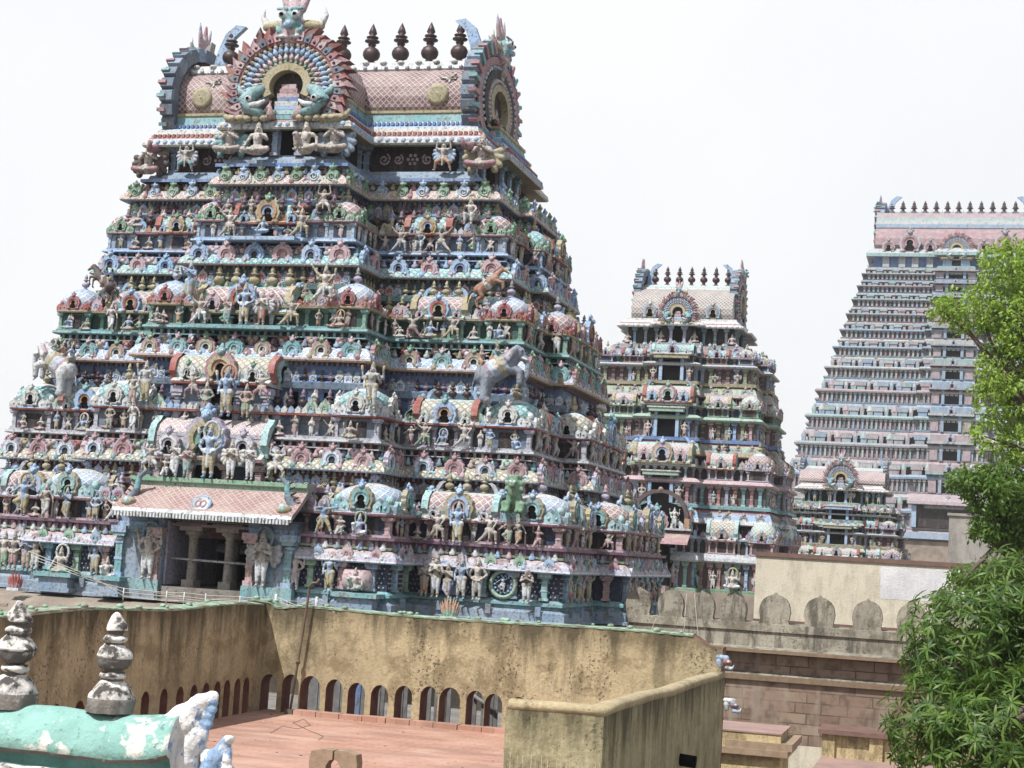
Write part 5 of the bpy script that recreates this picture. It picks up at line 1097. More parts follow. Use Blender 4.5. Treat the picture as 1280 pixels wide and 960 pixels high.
# small figures between the shrines: parts of each storey
FP = [fig('pray', .58, vox=.022, **P_), fig('hips', .60, vox=.022, **OR), fig('lotuspray', .72, vox=.022, **PK), fig('stand', .60, vox=.022, **B), fig('lotus', .72, vox=.022, **TN), fig('dance', .60, vox=.022, **GR), fig('lunge', .62, vox=.022, skin='skin', cloth='tan'), fig('flute', .60, vox=.022, skin='tan', cloth='rose')]
BIG = [fig('lunge', .95, **PK), fig('stand', 1.0, arms4=True, **P_), fig('atlas', 1.0, crown=None, **TN), fig('hips', 1.0, **B), fig('pray', 1.0, wings='ltgrey', **YL)]
random.seed(11)
tops = [o.matrix_world.translation.copy() for o in ST]
nf = 0
for k in range(4):
    L0 = LS[k]; zl = LED[k]
    for e in FRONT + FLK:
        for Mx in along(L0, -.14, e, .50, zl + .02, .12):
            wpos = Mx.translation + Vector((CX, CY, 0))
            if any((wpos - t).length < .36 for t in tops): continue
            if e == 'bay' and k == 0 and abs(Mx.translation.x) < 2.9: continue
            if random.random() < .12: continue
            nf += 1
            link(random.choice(FP), 'figurine', storeys[k], Mx @ Matrix.Translation((random.uniform(-.08, .08), .10, 0)) @ Matrix.Scale(random.uniform(.9, 1.05), 4))
    for e in ('s1', 'sf', 'sb', 'sg', 's2'):
        for j, Mx in enumerate(along(L0, .0, e, 1.05, zl + .02, .1)): link(random.choice(BIG), 'shrine_guardian', storeys[k], Mx @ Matrix.Scale(random.uniform(.75, .95), 4))
for k, Mx in PROWS:
    if random.random() < .8: link(random.choice(FP), 'figurine', storeys[k], Mx @ Matrix.Scale(random.uniform(.85, 1.1), 4))
for e in ('s1', 'sb', 's2'):
    for Mx in along(LS[0], .10, e, 1.1, 7.62, .2): link(random.choice(BIG), 'shrine_guardian', sto, Mx)
# ------------------------------------------------------------------ the smaller and farther towers, built from the same shrines at coarser detail
def simple_roof(tw, Lg, zg, ze, zsp, ztop, hw, hl, nk, dia, gsc, kh, pal=('green', 'cream', 'rose')):
    """neck, eave, barrel roof, gables and pot finials"""
    m = MB()
    moulding(m, Lg, [(.5, zg - .25), (.5, zg - .05), (.3, zg), (.02, zg + .02), (.0, zg + .04), (.0, ze + .1)], [pal[0], pal[0], 'bluegrey', 'bluegrey', 'dark'])
    hg = ze - zg
    for e in ('wl', 'wr', 's1', 'sb'):
        for j, Mx in enumerate(along(Lg, .0, e, .8, zg + .03, .1)): m.add(mb_pilaster(hg, .18, ('sky', 'teal', 'cream')[j % 3], ('teal', 'cream', 'sky')[j % 3]), Mx)
    y = -Lg['D'] - Lg['p'] - .03
    m.box(-.28, .28, y - .02, y + .1, zg + .02, ze - .02, 'black')
    for s in (-1, 1): m.add(mb_pilaster(hg, .2, 'lilac', 'sky'), T(s * .42, y - .05, zg, PI))
    nk_ = m.build('roof_neck', tw)
    m = MB()
    h = zsp - ze
    moulding(m, Lg, [(-.05, ze + .05), (.6, ze - .03), (.64, ze + .06), (.5, ze + h * .35), (.4, ze + h * .5), (.2, ze + h * .75), (.15, zsp), (-.05, zsp + .03)], [pal[1], pal[1], pal[1], pal[2], 'white', 'cream', 'cream'])
    for Mx in sum([along(Lg, .58, e, .34, ze + .08, .1) for e in FRONT + FLK + ('s1', 'sb')], []): m.ball(tuple(Mx.translation), .11, 'white', 6, 4)
    m.build('roof_eave', nk_)
    m = MB(); H = ztop - zsp
    pv = [(hw * .96, zsp - .03), (hw, zsp + H * .12), (hw * 1.0, zsp + H * .26), (hw * .95, zsp + H * .44), (hw * .85, zsp + H * .61), (hw * .70, zsp + H * .74), (hw * .50, zsp + H * .82), (hw * .47, zsp + H * .86), (hw * .33, zsp + H * .92), (hw * .2, zsp + H * .99), (0, ztop)]
    barrel(m, pv, -hl, hl, [dia] * 6 + ['cream', 'mint', 'cream', 'cream'])
    pw = [(1.4 * gsc, zsp - .1), (1.5 * gsc, zsp + .35 * gsc), (1.3 * gsc, zsp + 1.0 * gsc), (.7 * gsc, zsp + 1.5 * gsc), (0, zsp + 1.6 * gsc)]
    barrel(m, pw, -Lg['D'] - Lg['p'] - .2, -hw * .5, [dia] * 4, 'y', 'rose')
    rf = m.build('barrel_roof', tw)
    km = mb_kalasa(kh).mesh('pot_finial')
    for i in range(nk): link(km, 'pot_finial', rf, T((i - (nk - 1) / 2) * 2 * (hl - .25 * hl / nk - .3) / nk, 0, ztop - .03))
    g = link(gm, 'horseshoe_gable', rf, T(0, -Lg['D'] - Lg['p'] - .35, ze + .12, PI, gsc)); link(lm, 'lion_mask', g, T(0, 0, 2.42, 0, .8))
    es = H / 2.5
    for s in (1, -1):
        q = link(eg, 'end_gable', rf, T(s * hl, 0, zsp, -s * PI / 2, es, hw / 3.5 * 1.12)); link(lm, 'lion_mask', q, T(0, .05, 2.95, 0, .7))
        link(hm.data, 'horn', rf, T(s * (hl - .3 * es), 0, ztop - .05, 0 if s < 0 else PI, es))
    return rf, nk_
def gopuram(tw, LS, ZS, PALS, kw, hh, sides=True, doors=True, fscale=1.0):
    """storeys: pilastered wall with statues, rounded cornice, row of domed and barrel shrines, carved strip"""
    out = []
    for i, (z0, z1, z2, z3, z4) in enumerate(ZS):
        L, Ln, P = LS[i], LS[i + 1], PALS[i]
        m = MB()
        moulding(m, L, [(.32, z0 - .22), (.34, z0 - .04), (.10, z0), (-.05, z0 + .02), (-.05, z1)], [P['ledge'], P['ledge'], P['ledge'], 'brown'])
        moulding(m, L, [(-.06, z1 - .04), (.34, z1 - .02), (.42, z1 + .08), (.36, z1 + (z2 - z1) * .5), (.12, z2 - .03), (-.1, z2), (-1.5, z2 + .01)], [P['kap']] * 5 + ['ltgrey'])
        moulding(m, Ln, [(.02, z2 - .2), (.02, z3 + .05)], [P['core']])
        lw = hh[i] * .44
        moulding(m, L, [(-.22, z2), (-.22, z2 + lw), (.04, z2 + lw + .03), (.06, z2 + lw + .13), (-.15, z2 + lw + .24), (-1.4, z2 + lw + .26)], [P['core'], P['strip'][0], P['strip'][2], P['strip'][1], 'ltgrey'])
        for e in FRONT + FLK + (('s1', 'sf', 'sb', 's2') if sides else ('s1', 'sb')):
            for j_, Mx in enumerate(along(L, -.22, e, .5, z2, .1)): m.add(mb_pilaster(lw, .14, P['pil'][j_ % len(P['pil'])][0], 'ltgrey'), Mx)
            for j_, Mx in enumerate(along(L, -.0, e, .55, z2 + lw + .12, .1)): m.add(mb_plaque(.40, random.choice([P['strip'][0], P['strip'][2], P['kudu'][0], 'ltgrey']), P['kudu'][2]), Mx)
            for j_, Mx in enumerate(along(Ln, .20, e, .6, z3 - .5, .1)): m.add(mb_finial(.5, 'lilac' if j_ % 2 else 'kalasa', seg=7), Mx)
        moulding(m, Ln, [(.0, z3 - .02), (.42, z3), (.46, z3 + .06), (.42, z3 + (z4 - z3) * .35), (.30, z3 + (z4 - z3) * .75), (.12, z4), (-.1, z4 + .03)], [P['strip'][0], P['strip'][0], P['strip'][1], P['strip'][2], P['strip'][0], 'ltgrey'])
        S0 = m.build('storey', tw); out.append(S0)
        hwall = z1 - z0
        pil = [mb_pilaster(hwall, .22, a, b) for a, b in P['pil']]
        m = MB(); j = 0
        for e in FRONT + FLK + (('s1', 'sf', 'sb', 's2') if sides else ('s1', 'sb')):
            for Mx in along(L, -.02, e, .52, z0 + .01, .1):
                if doors and e == 'bay' and abs(Mx.translation.x) < .75: continue
                j += 1; m.add(pil[(j * 2 + j // 3) % len(pil)], Mx)
        o = m.build('pilasters', S0); o['kind'] = 'stuff'
        yB = -L['D'] - L['p']
        if doors:
            m = MB(); dw = .56
            zd = z1 + .42; m.box(-dw, dw, yB - .12, yB + .2, z0 + .02, zd - .05, 'black')  # closed black box paints the shade inside the doorway
            for s in (-1, 1): m.box(s * (dw + .10) - .10, s * (dw + .10) + .10, yB - .30, yB + .1, z0, zd - .02, 'sky')
            m.box(-dw - .5, dw + .5, yB - .62, yB, zd - .02, zd + .2, P['strip'][2]); m.box(-dw - .6, dw + .6, yB - .68, yB, zd + .2, zd + .28, 'cream')
            m.build('doorway', S0)
            for s in (-1, 1): link(fig('stand' if s > 0 else 'hips', 1.2, vox=.03, arms4=True, **PK), 'door_keeper', S0, T(s * 1.12, yB - .22, z0, PI, hwall / 1.42))
        ku = mb_kuta(kw[i], hh[i] * .40, hh[i] * .72, dict(KUT[i % 4], dome=P['dome'], kudu=P['kudu'], cap='cream', wall='brown')).mesh('domed_shrine')
        wing = L['W'] - L['b']
        sw = max(.9, (wing - kw[i]) * .55)
        sa = mb_sala(sw, kw[i] * .85, hh[i] * .40, hh[i] * .72, dict(SAL[i % 4], dome=P['bar'], kudu=P['kudu'], wall='brown'), pots=2).mesh('barrel_shrine')
        yF = -L['D']
        for s in (-1, 1):
            link(ku, 'domed_shrine', S0, T(s * (L['W'] - kw[i] / 2 + .1), yF - .15, z2, PI)); link(sa, 'barrel_shrine', S0, T(s * (L['b'] + (wing - kw[i]) * .5), yF - .12, z2, PI))
            link(ku, 'domed_shrine', S0, T(L['W'] + L['ps'] + .1, s * (L['sb'] - kw[i] / 2), z2, -PI / 2))
        link(ku, 'domed_shrine', S0, T(L['W'] + .1, L['D'] - kw[i] / 2, z2, -PI / 2))
        link(sa, 'barrel_shrine', S0, T(L['W'] + L['ps'] + .1, 0, z2, -PI / 2)); link(sa, 'barrel_shrine', S0, T(L['W'] + .1, -(L['D'] + L['sb']) / 2 + kw[i] * .3, z2, -PI / 2))
        cs = mb_sala(2 * L['b'] * .86, .9, 0, (z4 - z2) * .55, dict(SAL[(i + 1) % 4], dome=P['bar'], kudu=P['kudu']), pots=0, open_=True)
        link(cs.mesh('central_shrine'), 'central_shrine', S0, T(0, yB - .1, z2 + (z4 - z2) * .34, PI))
        kd = [mb_kudu(.62 * min(1, (z4 - z3) / .62), P['kudu'][:3], 7, P['crest'], lobes=False, niche=nn) for nn in ('black', P['kudu'][1])]
        km = [q.mesh('horseshoe_arch') for q in kd]; j = 0
        for e in ('wl', 'bay', 'wr'):
            for Mx in along(Ln, .34, e, .95, z3 + .06, .1):
                j += 1; link(km[j % 2], 'horseshoe_arch', S0, Mx)
        m = MB()
        for e in FLK + ('s1', 'sf', 'sb', 's2'):
            for Mx in along(Ln, .34, e, .95, z3 + .06, .1): j += 1; m.add(kd[j % 2], Mx)
        stuffpart(S0, m, 'carved_plaques')
        for e, step, pr in (('wl', 1.15, .75), ('wr', 1.15, .75), ('s1', 1.0, .9), ('sb', 1.0, .9)):
            for Mx in along(L, .16, e, step / fscale, z0, .3):
                if random.random() < pr: link(random.choice(BIG), 'figurine', S0, Mx @ Matrix.Scale(hwall / 1.3 * random.uniform(.75, .98), 4))
    return out
PMID = [dict(ledge='green', kap='ltgrey', core='dark', strip=('rose', 'white', 'sky'), pil=(('teal', 'green'), ('salmon', 'rose'), ('sky', 'bluegrey'), ('rose', 'gold')), dome='d_pgrn', bar='d_yel', kudu=('rose', 'ochre', 'sky'), crest='tan'),
        dict(ledge='teal', kap='pink', core='dark', strip=('salmon', 'gold', 'palegreen'), pil=(('rose', 'pink'), ('lilac', 'sky'), ('teal', 'mint'), ('red', 'salmon')), dome='d_red', bar='d_pinkw', kudu=('ochre', 'pink', 'sky'), crest='ochre'),
        dict(ledge='blue', kap='palegreen', core='navy', strip=('ochre', 'pink', 'palegreen'), pil=(('brown', 'ochre'), ('sky', 'blue'), ('pink', 'rose'), ('ochre', 'green')), dome='d_pgrn', bar='d_salm', kudu=('rose', 'ltgrey', 'palegreen'), crest='ochre'),
        dict(ledge='ochre', kap='ltgrey', core='dkgreen', strip=('mauve', 'sky', 'ochre'), pil=(('sky', 'lilac'), ('brown', 'rose'), ('ochre', 'green')), dome='d_yel', bar='d_teal', kudu=('sky', 'lilac', 'rose'), crest='cream')]
MX, MY, MD = -17.3, 104.5, 100.0
mid = thing('temple_tower', 'mid-sized painted temple tower in the middle distance with dark doorways one above another', 'temple tower', (MX, MY, 0), 'gateway towers of the temple')
def LM(W, Yf, b, p, sb, ps=.6): return dict(W=W, D=MY - Yf, b=b, p=p, sb=sb, ps=ps)
LSM = [LM(6.7, 97.6, 2.2, 1.3, 2.4), LM(6.15, 98.3, 1.95, 1.2, 2.1), LM(5.3, 99.1, 1.7, 1.1, 1.8), LM(4.75, 99.8, 1.4, 1.0, 1.6), LM(3.9, 100.5, 1.2, .9, 1.3)]
zm = lambda y, Y=98.5: ZC(890, y, Y)
ZSM = [(zm(736), zm(703), zm(692), zm(656), zm(637)), (zm(632), zm(607), zm(600), zm(571), zm(553)), (zm(549), zm(528, 99.5), zm(522, 99.5), zm(498, 99.5), zm(483, 99.5)), (zm(480, 100), zm(461, 100), zm(456, 100), zm(445, 100), zm(432, 100))]
m = MB(); moulding(m, LSM[0], [(.4, 0), (.4, ZSM[0][0] - .2), (-.2, ZSM[0][0] - .1)], 'granite'); m.build('stone_gate', mid)
gopuram(mid, LSM, ZSM, PMID, [1.45, 1.35, 1.15, .95], [1.75, 1.45, 1.15, .8])
Lr = dict(W=3.35, D=MY - 101.2, b=1.05, p=.9, sb=1.0, ps=.2)
rf, nk_ = simple_roof(mid, Lr, zm(431, 100.6), zm(410, 100.6), zm(399, 101), zm(357, 104), 3.3, 3.2, 7, 'd_mid', .72, 1.35)
for x in (-3.3, -1.05, 1.05, 3.3): link(fig('lotus', 1.15, vox=.03, **PK), 'figurine', nk_, T(x, -Lr['D'] - (.95 if abs(x) < 2 else .25), zm(431, 100.6) + .02, PI))
for x in (-2.0, 2.0): link(mb_kudu(.95, ('sky', 'ochre', 'lilac'), 9, 'cream').mesh('horseshoe_arch'), 'horseshoe_arch', rf, T(x, -3.35, zm(399, 101) + .05, PI))
# arched niche with two figures over the tiled porch of this tower
yb_ = -LSM[0]['D'] - LSM[0]['p']
m = MB(); zq = zm(664)
m.plate([(1.7 * math.cos(R(a)), .55 + 1.0 * math.sin(R(a))) for a in range(0, 181, 15)] + [(-1.7, 0), (1.7, 0)], -.3, -.05, 'black')
m.arcband((0, .55), 1.5, 1.68, 0, 180, -.3, .18, 'brown', 20, 11, .08); m.box(-1.8, -1.5, -.3, .2, 0, .6, 'orange'); m.box(1.5, 1.8, -.3, .2, 0, .6, 'orange'); m.ball((0, .1, 2.25), .16, 'rose', 8, 5); m.box(-1.95, 1.95, -.3, .4, -.12, 0, 'ltgrey')
ni = m.mesh('arched_niche'); nio = link(ni, 'arched_niche', mid, T(.2, yb_ - .3, zq, PI))
for x, kw in ((-.3, B), (.9, GW)): link(fig('stand', 1.15, vox=.03, arms4=True, **kw), 'figurine', nio, T(-x, .15, .02, 0))
m = MB(); z1_ = zm(684); m.rings([[(-2.3, yb_ - 1.5, z1_), (2.1, yb_ - 1.5, z1_), (2.1, yb_ - 1.4, z1_ + .16), (-2.3, yb_ - 1.4, z1_ + .16)], [(-2.3, yb_ - .35, zq - .3), (2.1, yb_ - .35, zq - .3), (2.1, yb_ - .2, zq - .13), (-2.3, yb_ - .2, zq - .13)]], 'd_porch', True, 'rose', 'ltgrey'); m.build('porch_roof', mid)
link(pcm, 'porch_column', mid, T(-.2, yb_ - 1.1, zm(735), 0, 1.45))
m = MB(); m.box(-2.2, .95, yb_ - 1.6, yb_ + .1, zm(744), zm(735), 'salmon'); m.box(-1.0, .95, yb_ - .95, yb_ + .1, zm(735), z1_ - .1, 'black'); m.build('porch', mid)
for px, pose, kw, lb in ((866, 'lunge', dict(skin='green', cloth='teal', trim='green'), 'green striding statue beside the dark porch of the mid-sized tower'), (916, 'lotus', dict(P_, halo='gold', arms4=True), 'pale seated statue in a gold frame on the mid-sized tower, above the merlons')):
    x = float(atY(px, 730, 97.3)[0]); statue(fig(pose, 1.7, vox=.035, **kw), 'statue', lb, (x, 97.0, zm(734)), 'painted statues on the mid-sized tower', PI)

# small tower crowded with figures
QX, QY = -9.05, 134.0
sml = thing('temple_tower', 'small temple tower crowded with pale figures, standing before the tall distant one', 'temple tower', (QX, QY, 0), 'gateway towers of the temple')
zs_ = lambda y, Y=130: ZC(1050, y, Y)
def LQ(W, Yf, b, p=.8): return dict(W=W, D=QY - Yf, b=b, p=p, sb=1.4, ps=.5)
LSQ = [LQ(4.6, 129, 1.9), LQ(4.2, 129.5, 1.7), LQ(3.8, 130, 1.5), LQ(3.4, 130.5, 1.2)]
ZSQ = [(zs_(722), zs_(708), zs_(704), zs_(690), zs_(683)), (zs_(681), zs_(668), zs_(665), zs_(657), zs_(652)), (zs_(650), zs_(644), zs_(642), zs_(638), zs_(631))]
m = MB(); moulding(m, LSQ[0], [(.4, 0), (.4, ZSQ[0][0] - .2), (-.2, ZSQ[0][0] - .1)], 'granite'); m.build('stone_gate', sml)
gopuram(sml, LSQ, ZSQ, [PMID[1], PMID[3], PMID[0]], [1.2, 1.05, .9], [1.1, .85, .5], sides=False, fscale=1.7)
Lr2 = dict(W=3.0, D=3.1, b=1.05, p=.7, sb=.9, ps=.2)
rf2, nk2 = simple_roof(sml, Lr2, zs_(628), zs_(613), zs_(605), zs_(584, 134), 3.0, 3.3, 0, 'd_red', .80, 1.0)
for i, x in enumerate((-2.9, -2.0, -.8, .8, 2.0, 2.9)): link(random.choice(BIG), 'figurine', nk2, T(x, -Lr2['D'] - (.85 if abs(x) < 1 else .3), zs_(628) + .02, PI, .95))

# the tall far tower
FX, FYC = -1.6, 246.0
far = thing('temple_tower', 'very tall distant grey and pink temple tower, partly hidden by the light green tree', 'temple tower', (FX, FYC, 0), 'gateway towers of the temple')
DY = [662, 618, 577, 541, 507, 476, 448, 425, 404, 385, 367, 351, 336]
fW = lambda z: 11.6 + (52 - z) * .305
fY = lambda z: 233.0 - (52 - z) * .22
ZF = []
for y in DY:
    Y = 228
    for _ in range(4): z = ZC(1140, y, Y); Y = fY(z)
    ZF.append(z)
def LF(z, b): return dict(W=fW(z), D=FYC - fY(z), b=b, p=1.3, sb=fW(z) * .3, ps=1.0)
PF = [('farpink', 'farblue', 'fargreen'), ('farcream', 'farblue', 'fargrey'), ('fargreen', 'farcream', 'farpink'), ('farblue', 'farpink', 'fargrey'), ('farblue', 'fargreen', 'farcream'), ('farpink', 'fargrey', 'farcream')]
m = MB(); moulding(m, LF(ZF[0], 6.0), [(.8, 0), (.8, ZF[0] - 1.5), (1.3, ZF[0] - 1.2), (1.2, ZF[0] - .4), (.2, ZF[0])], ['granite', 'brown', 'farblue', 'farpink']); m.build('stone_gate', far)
for i in range(12):
    z0, z5 = ZF[i], ZF[i + 1]; h = z5 - z0; b = 5.2 - i * .27; L, Ln = LF(z0, b), LF(z5, b - .27); a, c_, d_ = PF[(i * 5 + 1) % 6]
    m = MB()
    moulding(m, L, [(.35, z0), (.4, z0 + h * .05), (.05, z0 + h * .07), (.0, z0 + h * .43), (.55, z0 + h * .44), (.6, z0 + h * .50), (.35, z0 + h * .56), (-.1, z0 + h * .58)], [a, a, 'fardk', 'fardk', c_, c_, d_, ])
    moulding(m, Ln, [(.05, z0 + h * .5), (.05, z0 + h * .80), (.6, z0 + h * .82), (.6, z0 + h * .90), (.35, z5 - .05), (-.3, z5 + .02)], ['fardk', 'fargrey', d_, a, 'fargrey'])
    S0 = m.build('storey', far)
    m = MB(); j = 0; random.seed(i)
    for e in FRONT + FLK + ('s1',):
        for Mx in along(L, 0, e, .62, z0 + h * .07, .2):
            j += 1; m.add((lambda q, cc: (q.box(-.13, .13, -.1, .28, 0, h * .30, cc), q.box(-.22, .22, -.1, .4, h * .30, h * .36, 'farcream'), q)[2])(MB(), random.choice(['farblue', 'farpink', 'farcream', 'fargreen', 'farpink', 'fardk', 'fargrey'])), Mx)
    o = m.build('pilasters', S0); o['kind'] = 'stuff'
    m = MB(); j = 0
    for e in ('wl', 'wr', 'bay', 's1'):
        n = {'wl': 13, 'wr': 13, 'bay': 7, 's1': 8}[e]
        for Mx in along(L, .15, e, 1, z0 + h * .56, .2, n):
            j += 1; q = MB(); wd = (1.15, .5, .75)[j % 3] * L['W'] / 17
            q.box(-wd * .45, wd * .45, -.9, .0, 0, h * .16, random.choice(['fargrey', 'farpink', 'farblue', 'fargreen'])); 
            if j % 3: q.lathe([(wd * .62, h * .16), (wd * .6, h * .20), (wd * .5, h * .25), (wd * .28, h * .32), (.05, h * .40)], random.choice(['farcream', 'fargreen', 'farpink', 'fargrey']), (0, -.45, 0), 8, sq=4)
            else: q.box(-wd * .55, wd * .55, -.95, .1, h * .16, h * .28, random.choice(['farcream', 'fargreen', 'farpink', 'farblue'])); q.box(-wd * .5, wd * .5, -.75, -.1, h * .28, h * .33, 'fargrey')
            m.add(q, Mx)
    o = m.build('shrine_row', S0); o['kind'] = 'stuff'
    y = -L['D'] - L['p']; m = MB(); dw = .95
    m.box(-dw, dw, y - .35, y, z0 + h * .06, z0 + h * .60, 'black')  # black box painted in place of the unlit door opening
    for s in (-1, 1): m.box(s * dw - .2 + s * .2, s * dw + .2 + s * .2, y - .6, y, z0 + h * .04, z0 + h * .60, 'farblue'); m.box(s * (dw + 1.2) - .5, s * (dw + 1.2) + .5, y - .5, y, z0 + h * .06, z0 + h * .5, 'farpink')
    m.box(-3.0, 3.0, y - 1.0, y, z0 + h * .60, z0 + h * .68, d_); m.box(-2.6, 2.6, y - .9, y, z0 + h * .68, z0 + h * .9, a)
    m.build('doorway', S0)
    link(mb_kudu(1.7, ('ltgrey', 'sky', 'rose'), 9, 'grey').mesh('horseshoe_arch'), 'horseshoe_arch', S0, T(0, y - .95, z0 + h * .62, PI, min(1, h / 5.5)))
    kf = mb_kudu(1.0, ('rose', 'ltgrey', 'pink'), 7, 'grey', lobes=False).mesh('horseshoe_arch')
    for s in (-1, 1):
        for t in (.18, .5, .85): link(kf, 'horseshoe_arch', S0, T(s * (L['b'] + (L['W'] - L['b']) * t), -Ln['D'] - .5, z0 + h * .82, PI, min(1, h / 5)))
zt = ZF[12]; Lr3 = dict(W=11.3, D=FYC - 233.6, b=1.9, p=1.5, sb=3, ps=.3)
zf = lambda y, Y=234: ZC(1140, y, Y)
m = MB(); moulding(m, Lr3, [(.6, zt - .2), (.6, zt + .2), (.1, zt + .3), (.0, zt + .3), (.0, zf(322))], ['fargreen', 'fargreen', 'fargrey', 'blue'])
for x in (-9.6, -7.4, -5.6, -3.6, 3.6, 5.6, 7.4, 9.6): m.box(x - .45, x + .45, -Lr3['D'] - .4, -Lr3['D'] + .1, zt + .3, zf(322), 'ltgrey')
m.box(-1.8, 1.8, -Lr3['D'] - 1.9, -Lr3['D'] - 1.4, zt + .3, zf(322), 'sky'); m.box(-.6, .6, -Lr3['D'] - 1.96, -Lr3['D'] - 1.8, zt + .3, zf(324), 'black')
nk3 = m.build('roof_neck', far)
m = MB(); moulding(m, Lr3, [(-.05, zf(322)), (1.0, zf(322) - .1), (1.05, zf(319)), (.4, zf(313)), (.1, zf(312))], ['ltgrey', 'mint', 'ltgrey', 'cream']); m.build('roof_eave', nk3)
zs0, zs1 = zf(313), zf(276, 246); H3 = zs1 - zs0
m = MB(); pv = [(12.1, zs0 - .1), (12.5, zs0 + H3 * .10), (12.4, zs0 + H3 * .24), (11.9, zs0 + H3 * .38), (11.2, zs0 + H3 * .48), (11.3, zs0 + H3 * .50), (11.2, zs0 + H3 * .58), (11.0, zs0 + H3 * .66), (10.8, zs0 + H3 * .72), (10.4, zs0 + H3 * .84), (0, zs1)]
barrel(m, pv, -11.2, 11.2, ['d_far'] * 4 + ['fargreen', 'farblue', 'farcream', 'fargreen', 'farpink', 'farpink'])
rf3 = m.build('barrel_roof', far)
km = mb_kalasa(3.1).mesh('pot_finial')
for i in range(13): link(km, 'pot_finial', rf3, T(-9.6 + i * 1.6, 0, zs1 - .05))
m = MB()
for i in range(14): m.tube([(-9.8 + i * 1.5, -1.2, zs1 - .1), (-9.8 + i * 1.5, -1.2, zs1 + 1.3)], .05, 'grey', 5)
m.tube([(-9.8, -1.2, zs1 + 1.0), (9.8, -1.2, zs1 + 1.0)], .04, 'grey', 5); m.build('roof_railing', rf3)
link(gm, 'horseshoe_gable', rf3, T(0, -14.2, zs0 - 1.6, PI, 1.35))
for x, s_ in ((-9.3, 1.8), (-6.4, 3.0), (-3.6, 1.8), (3.6, 1.8), (6.4, 3.0)): link(mb_kudu(1, ('ltgrey', 'rose', 'pink'), 9, 'grey').mesh('horseshoe_arch'), 'horseshoe_arch', rf3, T(x, -13.1, zs0 - .5, PI, s_))
for s in (1, -1):
    g3 = link(eg, 'end_gable', rf3, T(s * 11.2, 0, zs0, -s * PI / 2, H3 / 2.6, 3.6)); link(lm, 'lion_mask', g3, T(0, .05, 2.95, 0, .6))
    link(hm.data, 'horn', rf3, T(s * 10.4, 0, zs1 - .1, 0 if s < 0 else PI, 2.6))
# tiled porch roof and opening at the foot of the far tower
yy = -LF(ZF[0], 6)['D'] - 1.3
m = MB(); m.rings([[(-5.2, yy - 2.0, ZF[1] - 1.4), (5.2, yy - 2.0, ZF[1] - 1.4), (5.2, yy - 1.9, ZF[1] - 1.0), (-5.2, yy - 1.9, ZF[1] - 1.0)], [(-5.0, yy - .6, ZF[1] - .2), (5.0, yy - .6, ZF[1] - .2), (5.0, yy - .4, ZF[1]), (-5.0, yy - .4, ZF[1])]], 'farpink', True, 'farpink', 'farpink'); m.box(-4, 4, yy - .9, yy, ZF[0] + .3, ZF[1] - 1.6, 'dark'); m.box(-4.6, -4.0, yy - 1.4, yy, ZF[0] + .3, ZF[1] - 1.6, 'sky'); m.box(4.0, 4.6, yy - 1.4, yy, ZF[0] + .3, ZF[1] - 1.6, 'sky'); m.build('porch', far)
# ------------------------------------------------------------------ walls, terraces and the near shrine roof
def plaster(name, base, dark=(.035, .03, .026), streak=.8, speck=.75, pale=None, topz=None):
    mt, nt, b = newmat(name)
    n0 = noise(nt, .8, detail=6, rough=.6); n1 = noise(nt, 2.2, detail=6, rough=.7, stretch=(1.2, 1.2, .24)); n2 = noise(nt, 18, detail=5, rough=.65); n3 = noise(nt, 2.3, detail=7, rough=.68); n5 = noise(nt, .55, detail=3)
    k = (.42, .38, .33); stain = tuple(x * q for x, q in zip(base, k))
    c = mixc(nt, ramp(nt, n0, .42, .58), base, pale or tuple(x * 1.22 for x in base))
    c = mixc(nt, ramp(nt, n2, .40, .64, 0, .45), c, tuple(x * .62 for x in base))
    c = mixc(nt, math_(nt, 'MULTIPLY', ramp(nt, n3, .49, .60), streak * .75), c, stain)
    sf = math_(nt, 'MULTIPLY', ramp(nt, n1, .49, .60), streak)
    if topz is not None:                                   # mould and rain stains creeping down from the wall top
        g = N(nt, 'NewGeometry'); s = N(nt, 'SeparateXYZ'); nt.links.new(g.outputs['Position'], s.inputs[0])
        sf = math_(nt, 'MULTIPLY', sf, ramp(nt, s.outputs[2], topz - 1.5, topz - .15, .15, 1.15))
        mould = math_(nt, 'ADD', ramp(nt, s.outputs[2], topz - .85, topz - .02, -.35, 1.0), ramp(nt, n1, .38, .62, -.55, .55)); sf = math_(nt, 'MAXIMUM', sf, mould)
    n = N(nt, 'Math', operation='MULTIPLY', use_clamp=True); n.inputs[1].default_value = .92; nt.links.new(sf, n.inputs[0])
    c = mixc(nt, n.outputs[0], c, tuple(x * .25 for x in base))
    n4 = noise(nt, 21, detail=4, rough=.6); n6 = noise(nt, 1.9, detail=2); cl = ramp(nt, math_(nt, 'ADD', n5, n6), .90, 1.16, -.06, .075)
    sp_ = ramp(nt, math_(nt, 'ADD', n4, cl), .655, .69)
    c = mixc(nt, math_(nt, 'MULTIPLY', sp_, speck), c, dark)
    nt.links.new(c, b.inputs['Base Color']); b.inputs['Roughness'].default_value = .94; b.inputs['Specular IOR Level'].default_value = .2
    bump(nt, b, math_(nt, 'SUBTRACT', n2, math_(nt, 'MULTIPLY', sp_, .8)), .7, .02)
    MATS[name] = mt
plaster('yellowwall', (.33, .275, .175), topz=7.82, speck=.65)
plaster('boxwall', (.30, .275, .175), topz=7.35, speck=.5, streak=.65)
plaster('boxtop', (.33, .28, .18), streak=.3, speck=.6)
plaster('merlonwall', (.235, .22, .185), streak=.85, speck=.6, pale=(.31, .29, .24))
plaster('creamwall', (.54, .50, .41), streak=.25, speck=.0, pale=(.57, .53, .44))
plaster('patchpaint', (.52, .52, .55), streak=.1, speck=0)
plaster('concrete', (.26, .25, .235), streak=.3, speck=.2)
